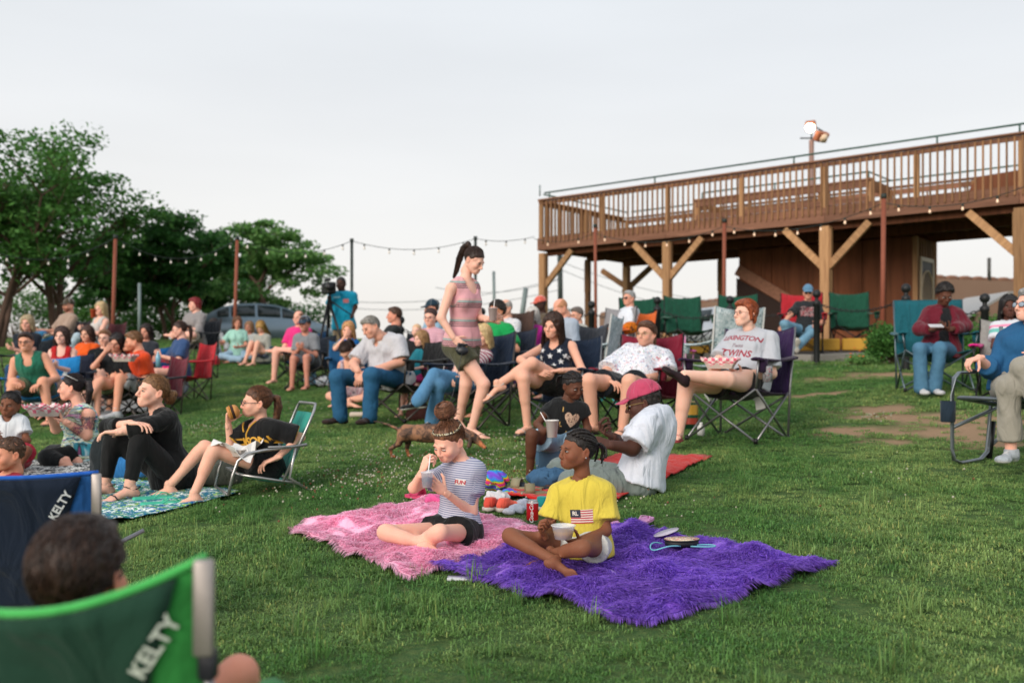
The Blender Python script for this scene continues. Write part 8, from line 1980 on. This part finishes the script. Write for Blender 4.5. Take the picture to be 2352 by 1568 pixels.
# ---- middle rows
sit('bald man in a pale blue shirt bowing his head', 1290, 686, 13.4, -55, (-60, 32, 0), 'flat', 'lap', 12, 0, 1.82, 'm', fat=1.15, skin='d09880', hair=('thin','9c6c4c'), stubble=((.70,.52,.44),.8), tops=[dict(kind='shirt', m=m_cloth('a8b4c4'), t=1.2, e=.025)], bottoms=[dict(kind='jeans', m=DJEANS)], q=1, chair=dict(label='folding chair under the bald man in the pale shirt', fab=m_cloth('30343c'), fr=STD, sc=1.1))
sit('woman with glasses half hidden behind the patterned chair', 1325, 705, 15.2, -50, (-55, 10, 0), 'flat', 'lap', 0, 0, 1.66, 'f', skin='cc9c84', hair=('short','4c4440','7c7068'), glasses=('505050', None), tops=[dict(kind='tee', m=m_cloth('b0b0a8'))], bottoms=[dict(kind='jeans', m=DJEANS)], chair=dict(label='dark folding chair under the woman half hidden behind the patterned chair', fab=m_cloth('30343c')))
sit('white haired woman in a magenta blouse with folded arms', 1222, 706, 14.6, -45, (-40, 6, 0), 'flat', 'fold', -4, 0, 1.62, 'f', fat=1.1, skin='d8ac98', hair=('bob','b0aca8','d8d4d0'), tops=[dict(kind='blouse', m=m_cloth('b0208c'), t=1.2, e=.02)], bottoms=[dict(kind='trousers', m=m_cloth('503860'))], q=1, chair=dict(label='navy chair under the woman in the magenta blouse', fab=m_cloth('1c2840'), sc=1.05))
sit('person in a coral cap seated behind the white haired woman', 1240, 682, 16.2, -50, (-60, 6, 0), 'flat', 'lap', 0, 0, 1.72, 'm', skin='3c2820', hair=('buzz','181010'), tops=[dict(kind='tee', m=m_cloth('5c5040'))], bottoms=[dict(kind='shorts', m=DJEANS)], extras=[hat('d86858')], chair=dict(label='brown slung chair under the person in the coral cap', fab=m_cloth('5c4c3c')))
sit('older man with glasses in a white printed shirt', 1160, 688, 14.2, -30, (-48, 6, 0), 'flat', 'lap', -6, 0, 1.76, 'm', skin='d0a088', hair=('thin','88827c'), glasses=('404040', None), tops=[dict(kind='shirt', m=m_floral('ccccd0', ('8c98a8','a88c90'), 26., .2, .3))], bottoms=[dict(kind='trousers', m=m_cloth('545868'))], q=1, chair=dict(label='brown high backed chair under the man in the white printed shirt', fab=m_cloth('4c3830'), bk=1.15))
sit('heavy person in a bright green tee partly behind the walking woman', 1140, 692, 11.9, -40, (-50, 8, 0), 'flat', 'rest', -6, 0, 1.74, 'f', fat=1.35, skin='b88468', hair=('afro','201814'), tops=[dict(kind='tee', m=m_cloth('0c9c50','0a8444'), t=.8, e=.024)], bottoms=[dict(kind='shorts', m=m_cloth('504060'), t=.8, e2=.03)], q=1, chair=dict(label='navy camp chair under the person in the bright green tee', fab=m_cloth('1c2438'), sc=1.1), extras=[print_shape('tee', [(-.08,-.03),(.06,-.02),(.07,.02),(.0,.05),(-.07,.02)], .72, m_floral('0c9c50',('c8e8d0',),60.,.9,.1,'Object'), -.05)])
sit('woman in a pink striped blouse and glasses', 988, 708, 12.8, -22, (-18, 6, 0), 'flat', 'lap', -6, 0, 1.66, 'f', fat=1.15, skin='d8a894', smile=True, hair=('lowbun','2c1c18','4c3028'), glasses=('302828', None), tops=[dict(kind='tee', m=m_stripes(((0,.4,'c88898'),), .03, 'd8b0bc'), t=1.1, e=.02)], bottoms=[dict(kind='shorts', m=m_cloth('5c5448'), t=.7)], q=1, chair=dict(label='grey camp chair under the woman in the pink striped blouse', fab=m_cloth('50505c'), sc=1.05))
sit('small girl with long light brown hair in a little maroon chair', 966, 758, 12.0, -28, (-50, 6, 0), 'flat', 'lap', -8, 0, 1.1, 'c', skin='dcb09c', hair=('long','7c5838','b89468'), tops=[dict(kind='tee', m=m_cloth('1c7c8c'))], bottoms=[dict(kind='shorts', m=m_cloth('c02870'))], q=1, chair=dict(label='small maroon and pink chair under the little girl', fab=m_cloth('a01c50'), sc=.72))
sit('person in a navy and white mesh cap behind the pink blouse', 992, 690, 15.0, -60, (-65, 4, 0), 'flat', 'lap', 0, 0, 1.78, 'm', skin='c89078', hair=('buzz','302420'), tops=[dict(kind='tee', m=m_cloth('8cb0c8'))], bottoms=[dict(kind='shorts', m=m_cloth('50545c'))], extras=[hat('203848', 'd0d0d0')], chair=dict(label='dark chair under the person in the mesh cap', fab=m_cloth('282c34')))
sit('small child\'s head beside the pink blouse', 957, 742, 14.4, -10, (-20, 4, 0), 'flat', 'lap', 0, 0, 1.0, 'c', skin='dcb09c', hair=('buzz','b09070'), tops=[dict(kind='tee', m=m_cloth('d8a0a8'))], bottoms=[dict(kind='shorts', m=BLK)])
sit('man in a black polo seen in profile beside the bollard', 903, 706, 15.2, -70, (-82, 2, 0), 'flat', 'lap', -12, 0, 1.78, 'm', skin='c88c74', hair=('short','34221a','5c4030'), tops=[dict(kind='polo', m=m_cloth('101a1c'), t=.8)], bottoms=[dict(kind='shorts', m=m_cloth('605848'), t=.8)], q=1, chair=dict(label='dark chair under the man in the black polo', fab=m_cloth('20242c')))
sit('fair haired person with hands at the mouth in a grey and blue shirt', 800, 738, 14.2, 10, (-8, 10, 0), 'flat', 'mouthR', 0, 0, 1.45, 'c', skin='dca890', hair=('medium','a8784c','c89868'), tops=[dict(kind='tee', m=m_stripes(((.15,.6,'1c6cb4'),), .3, '98948c'), t=.8)], bottoms=[dict(kind='shorts', m=m_cloth('40444c'), t=.9)], q=1, chair=dict(label='blue camp chair under the person with hands at the mouth', fab=m_cloth('1c5480'), sc=1.0))
sit('woman with dark hair bending her head over her lap', 800, 779, 12.8, -20, (-25, 58, 0), 'indian', 'knees', 34, 0, 1.62, 'f', skin='d0a088', hair=('ponytail','241814','40281e'), tops=[dict(kind='tank', m=m_floral('b8a8b0', ('504858','a86078'), 22.), low=-.1)], bottoms=[dict(kind='shorts', m=m_floral('b8a8b0', ('504858','a86078'), 22.), t=.5)], q=1)
b = cup(W(812,850,12.3), 'plastic cup of cola beside the woman bending her head', .04, .12, 'clear', False, fill='401810')
cup(W(780,890,12.2)+V3(0,0,.0), 'clear cup of cola held by the woman bending her head', .04, .13, 'clear', False, fill='4c2018') if False else None
cup(W(1012,868,10.9), 'white and red paper cup in the navy chair\'s armrest', .045, .12, 'd8d4d0', True)
sit('smiling woman in a grey tee and dark cap leaning on her knees', 701, 726, 15.6, -8, (-18, 6, 0), 'flat', 'clasp', 18, 0, 1.70, 'f', skin='b8806c', smile=True, hair=('short','241814'), tops=[dict(kind='tee', m=m_cloth('84888e'), t=.75, e=.02)], bottoms=[dict(kind='shorts', m=m_cloth('50545c'), t=.8)], extras=[hat('283c50')], q=1, chair=dict(label='black camp chair under the smiling woman in the grey tee', fab=m_cloth('18202c'), fr=STD, sc=1.1))
sit('balding man in a hot pink shirt with crossed legs', 685, 714, 17.2, -25, (-20, 0, 0), 'four', 'lap', -6, 0, 1.80, 'm', fat=1.1, skin='d8a490', hair=('thin','6c4c38'), tops=[dict(kind='tee', m=m_cloth('e03080'), t=.8)], bottoms=[dict(kind='shorts', m=m_cloth('a89c84'), t=.9, e2=.03)], q=1, chair=dict(label='blue and black camp chair under the man in the hot pink shirt', fab=m_cloth('1c4870'), fr=STB, sc=1.1))
# ---- videographer
j = JJ(17.8)
person('cameraman in a cyan tee standing beside his tripod', j(790,748), j(786,671), -2, (-8, 6, 0, j(783,652)), dict(el=j(815,705), ha=j(806,728,-.12), hd=(-.8,-.2,-.4), kn=j(800,790,.02), an=W(800,836,17.8)), dict(el=j(757,706,-.02), ha=j(757,682,-.25), kn=j(778,790), an=W(778,836,17.8)),
  skin='442c22', H=1.80, sex='m', q=1, fat=1.15, belly=.3, hair=('buzz','140e0c'), tops=[dict(kind='tee', m=m_cloth('0c98b8','0a80a0'), t=.8, e=.024, low=-.12)], bottoms=[dict(kind='trousers', m=m_cloth('a08c70'))], shoes=('shoe', m_cloth('303030')), extras=[print_shape('tee', [(-.045,-.035),(.045,-.035),(.045,.035),(-.045,.035)], .72, m_plain('d87878'), .09), print_shape('tee', [(-.07,-.012),(.06,-.012),(.06,.014),(-.07,.014)], .84, m_plain('9cd4e0'), -.07)])
def tripod():
    j = JJ(17.5); a = j(755,688); root = empty('video_camera_tripod', V3(a[0], a[1], G(a[0], a[1])), 'black video camera on a tall tripod beside the cameraman', 'tripod'); ro = V3(root.location)
    for px, row, d in ((722,815,-.25),(748,838,.15),(800,800,-.2)): b = MB(); b.tube([a-ro+V3(0,0,-.02), W(px,row,17.5+d)-ro-V3(0,0,.2)], [.026,.016], STB, 8); b.obj('leg', root)
    b = MB(); b.tube([a-ro-V3(0,0,.5), a-ro+V3(0,0,.06)], .025, STB, 8); b.obj('centre_column', root); b = MB(); b.tube([a-ro, a-ro+V3(.42,-.1,-.28)], .012, STB, 6); b.obj('pan_handle', root)
    c = a-ro+V3(0,0,.20); b = MB(); b.box(c, (.16,.36,.20), STB, rotz(.5), .02); b.box(c+V3(-.02,0,.15), (.05,.24,.05), STB, rotz(.5), .01); b.obj('camera_body', root, smooth=False); b = MB(); b.lathe([(0,-.12),(.05,-.12),(.06,.02),(.07,.10),(.0,.10)], c+V3(.05,-.24,0), STB, 14, rotz(.5) @ rotx(R(90))); b.obj('lens', root)
tripod()
# ---- group on the grass near the car
sit('dark haired girl in a white top sitting on the grass', 490, 731, 20.6, 0, (0, 4, 0), 'knees', 'down', -6, 0, 1.62, 'f', skin='c89078', hair=('medium','1c1412'), tops=[dict(kind='sweater', m=m_cloth('dcdce0'), t=1.5)], bottoms=[dict(kind='jeans', m=m_cloth('a8b8c8'))], q=1)
sit('long haired girl in a mint green top sitting cross-legged', 545, 727, 20.4, 12, (22, 10, 0), 'indian', 'restR', -2, 0, 1.62, 'f', skin='c48c74', hair=('long','503424','7c5438'), tops=[dict(kind='tee', m=m_cloth('a8ccc4','88c4b0'), t=.7, low=-.2)], bottoms=[dict(kind='jeans', m=LJEANS)], q=1)
sit('person in a white sleeve behind the mint top girl', 572, 738, 21.4, -10, (-10, 5, 0), 'indian', 'lap', 0, 0, 1.62, 'f', skin='c48c74', hair=('bob','7c5c40'), tops=[dict(kind='tee', m=m_cloth('c8c8c4'))], bottoms=[dict(kind='shorts', m=DJEANS)])
sit('girl with golden hair over her face sitting with bare legs out', 600, 737, 20.0, -28, (-10, 46, 0), 'knees', 'lap', 6, 0, 1.64, 'f', skin='d4a48c', hair=('blonde_front','8c6838','c8a058'), tops=[dict(kind='tee', m=m_cloth('a4a49c'), t=1.3, e=.022)], bottoms=[dict(kind='shorts', m=m_cloth('5c6478'), t=.4)], q=1)
# ---- left crowd
sit('red haired person in a grey tee looking at a phone', 447, 684, 17.6, -25, (-55, 6, 0), 'four', 'phone', -4, 0, 1.72, 'f', fat=1.2, skin='dcac98', hair=('pixie','5c1418','9c2c30'), tops=[dict(kind='tee', m=m_cloth('908c8c'), t=1.2, e=.024)], bottoms=[dict(kind='shorts', m=m_cloth('8c8478'), t=.9, e2=.03)], q=1, chair=dict(label='dark camp chair high on the slope under the red haired person', fab=m_cloth('20242c')))
sit('girl in a blue tee and hot pink shorts in a red chair', 412, 738, 14.6, -48, (-72, 8, 0), 'flat', 'phone', -2, 0, 1.62, 'f', skin='d8a894', hair=('ponytail','2c1c16','48302a'), glasses=('383030', None), tops=[dict(kind='tee', m=m_cloth('34507c'), t=.8, e=.02)], bottoms=[dict(kind='shorts', m=m_cloth('e01878'), t=.55, e2=.02)], q=1, chair=dict(label='red camp chair with a red stuff sack under the girl in pink shorts', fab=m_cloth('c01c28'), fr=STD, sc=1.05, back=.06))
bag_box(478,838,.34,.22,.16,'c82838','red stuff sack hanging beside the red chair','stuff_sack','bag',0,False)
sit('curly dark haired woman behind the orange shirt man', 335, 744, 15.6, -5, (-10, 6, 0), 'flat', 'lap', -4, 0, 1.66, 'f', skin='c89078', hair=('wavy','1a1210','30201a'), tops=[dict(kind='tee', m=m_cloth('30343c'))], bottoms=[dict(kind='jeans', m=DJEANS)], chair=dict(label='blue backed chair under the curly haired woman', fab=m_cloth('1c6cb0')))
sit('bearded man in an orange tee and grey shorts leaning over to eat', 312, 760, 13.0, -50, (-68, 14, 0), 'flat', 'mouthR', 16, 0, 1.80, 'm', skin='d0987c', hair=('short','5c3c26','84603c'), stubble=((.60,.42,.34),.85), tops=[dict(kind='tee', m=m_cloth('e04c20','c84018'), t=.75, e=.024)], bottoms=[dict(kind='shorts', m=m_cloth('84888c'), t=.85, e2=.03)], shoes=('shoe', m_cloth('b8bcc0'), m_plain('c8c8c8'), m_cloth('d0d0d0')), q=1, chair=dict(label='dark camp chair with red trim under the man in the orange tee', fab=m_cloth('20242c'), fab2=m_cloth('702030'), fr=STD, sc=1.1))
bottle(0,0,0,.032,.2,'7cb0c8','e0e0e0','water bottle in the chair arm of the man in the orange tee', W(363,842,12.8))
food_tray(W(285,830,12.6), 0, 'checked paper food tray between the dark haired girl and the orange tee man', 1.25)
sit('dark haired girl in black eating beside the orange shirt man', 268, 766, 13.0, -5, (-4, 14, 6), 'cross', 'mouthR', 0, 0, 1.62, 'f', skin='cc9880', hair=('medium','140e0e','281a1a'), tops=[dict(kind='tee', m=m_cloth('14181c'), t=.7)], bottoms=[dict(kind='shorts', m=m_cloth('4c5c3c'), t=.6)], q=1, chair=dict(label='dark chair under the girl in black eating', fab=m_cloth('20282c')))
sit('man with glasses in a green and black shirt between two women', 240, 757, 14.6, 2, (0, 4, 0), 'flat', 'lap', -4, 0, 1.78, 'm', skin='dcb09c', hair=('short','6c4830','8c6444'), glasses=('807870', None), stubble=((.72,.56,.46),.6), tops=[dict(kind='tee', m=m_stripes(((0,.5,'14181c'),), .36, '285040'), t=.8)], bottoms=[dict(kind='shorts', m=BLK)], q=1, chair=dict(label='dark chair under the man in green and black', fab=m_cloth('20282c')))
sit('girl with brown bob in a bright orange tee', 200, 748, 14.8, -8, (-10, 8, 0), 'flat', 'lap', 0, 0, 1.55, 'f', fat=1.1, skin='d0a088', hair=('bob','38241c','50342a'), tops=[dict(kind='tee', m=m_cloth('e8601c','d05014'), t=.8, e=.022)], bottoms=[dict(kind='shorts', m=m_cloth('303840'))], q=1, chair=dict(label='black camp chair under the girl in the orange tee', fab=m_cloth('181c20')))
m_rd = m_cloth('b81c20')
sit('woman with a dark bob in a red printed tank top, hands clasped', 142, 750, 13.2, 6, (4, 4, 0), 'flat', 'clasp', 8, 0, 1.68, 'f', skin='d8b0a0', hair=('bob','2c1c16','48302a'), tops=[dict(kind='tank', m=m_rd, low=-.1)], bottoms=[dict(kind='shorts', m=m_cloth('202838'), t=.5)], shoes=('boot', m_cloth('38281c'), m_plain('2c2018')), q=1, chair=dict(label='navy camp chair under the woman in the red tank top', fab=m_cloth('1c2438')), extras=[print_shape('tank', [(-.11,-.04),(.09,-.03),(.12,.03),(-.02,.045),(-.12,.03)], .55, m_floral('b81c20',('e8c0c0',),36.,.95,.1,'Object'))])
sit('grinning man with glasses in a green tank top resting on his knee', 63, 760, 12.4, 8, (10, 4, -4), 'flat', 'knees', 24, -8, 1.82, 'm', skin='d0987c', smile=True, hair=('short','241814','40281e'), glasses=('181818', None, .002), tops=[dict(kind='tank', m=m_cloth('2c7c64','206450'), low=-.12)], bottoms=[dict(kind='shorts', m=m_cloth('4c5c44'), t=.7, e2=.03)], shoes=('sandal', m_plain('141414'), m_plain('181818')), fsp=.24, q=1, chair=dict(label='bright blue camp chair under the man in the green tank top', fab=m_cloth('1878b8'), fab2=m_cloth('1c84c8'), sc=1.1, w=.66))
sit('woman with wavy grey blond hair in a navy tee', 62, 724, 15.0, 8, (4, 4, 0), 'flat', 'fold', -2, 0, 1.66, 'f', fat=1.1, skin='d0a08c', hair=('bob','8c7c60','c0ac88'), tops=[dict(kind='tee', m=m_cloth('18202c'), t=.8)], bottoms=[dict(kind='jeans', m=DJEANS)], q=1, chair=dict(label='dark chair under the woman in the navy tee', fab=m_cloth('202830')))
sit('bearded man in a cap and beige tee with one leg up on the slope', 155, 687, 18.4, -38, (-25, 2, 0), 'fourR', 'restR', -12, 0, 1.80, 'm', fat=1.1, skin='c8947c', hair=('buzz','302018'), stubble=((.30,.20,.16),.9), tops=[dict(kind='tee', m=m_cloth('a89080'), t=.8, e=.022)], bottoms=[dict(kind='jeans', m=m_denim('205078','3c78a0'))], shoes=('shoe', m_cloth('4c3c30')), extras=[hat('4c4438')], q=1, chair=dict(label='dark camp chair at the back under the bearded man in the cap', fab=m_cloth('2c2028')))
sit('woman with very long blond hair in a white top and pale jeans', 230, 694, 17.6, -30, (-20, 4, 0), 'cross', 'phone', -8, 0, 1.66, 'f', skin='dcac98', hair=('long','a88c64','dcc498'), tops=[dict(kind='tank', m=m_cloth('c8c4c0'), low=-.1)], bottoms=[dict(kind='jeans', m=m_denim('8ca4b4','b8c8d0'))], q=1, chair=dict(label='dark red camp chair under the blond woman at the back', fab=m_cloth('501c24')))
cup(W(214,720,17.2), 'orange cup held by the long haired blond woman', .05, .14, 'd85838', False)

make_grass(); make_clover()
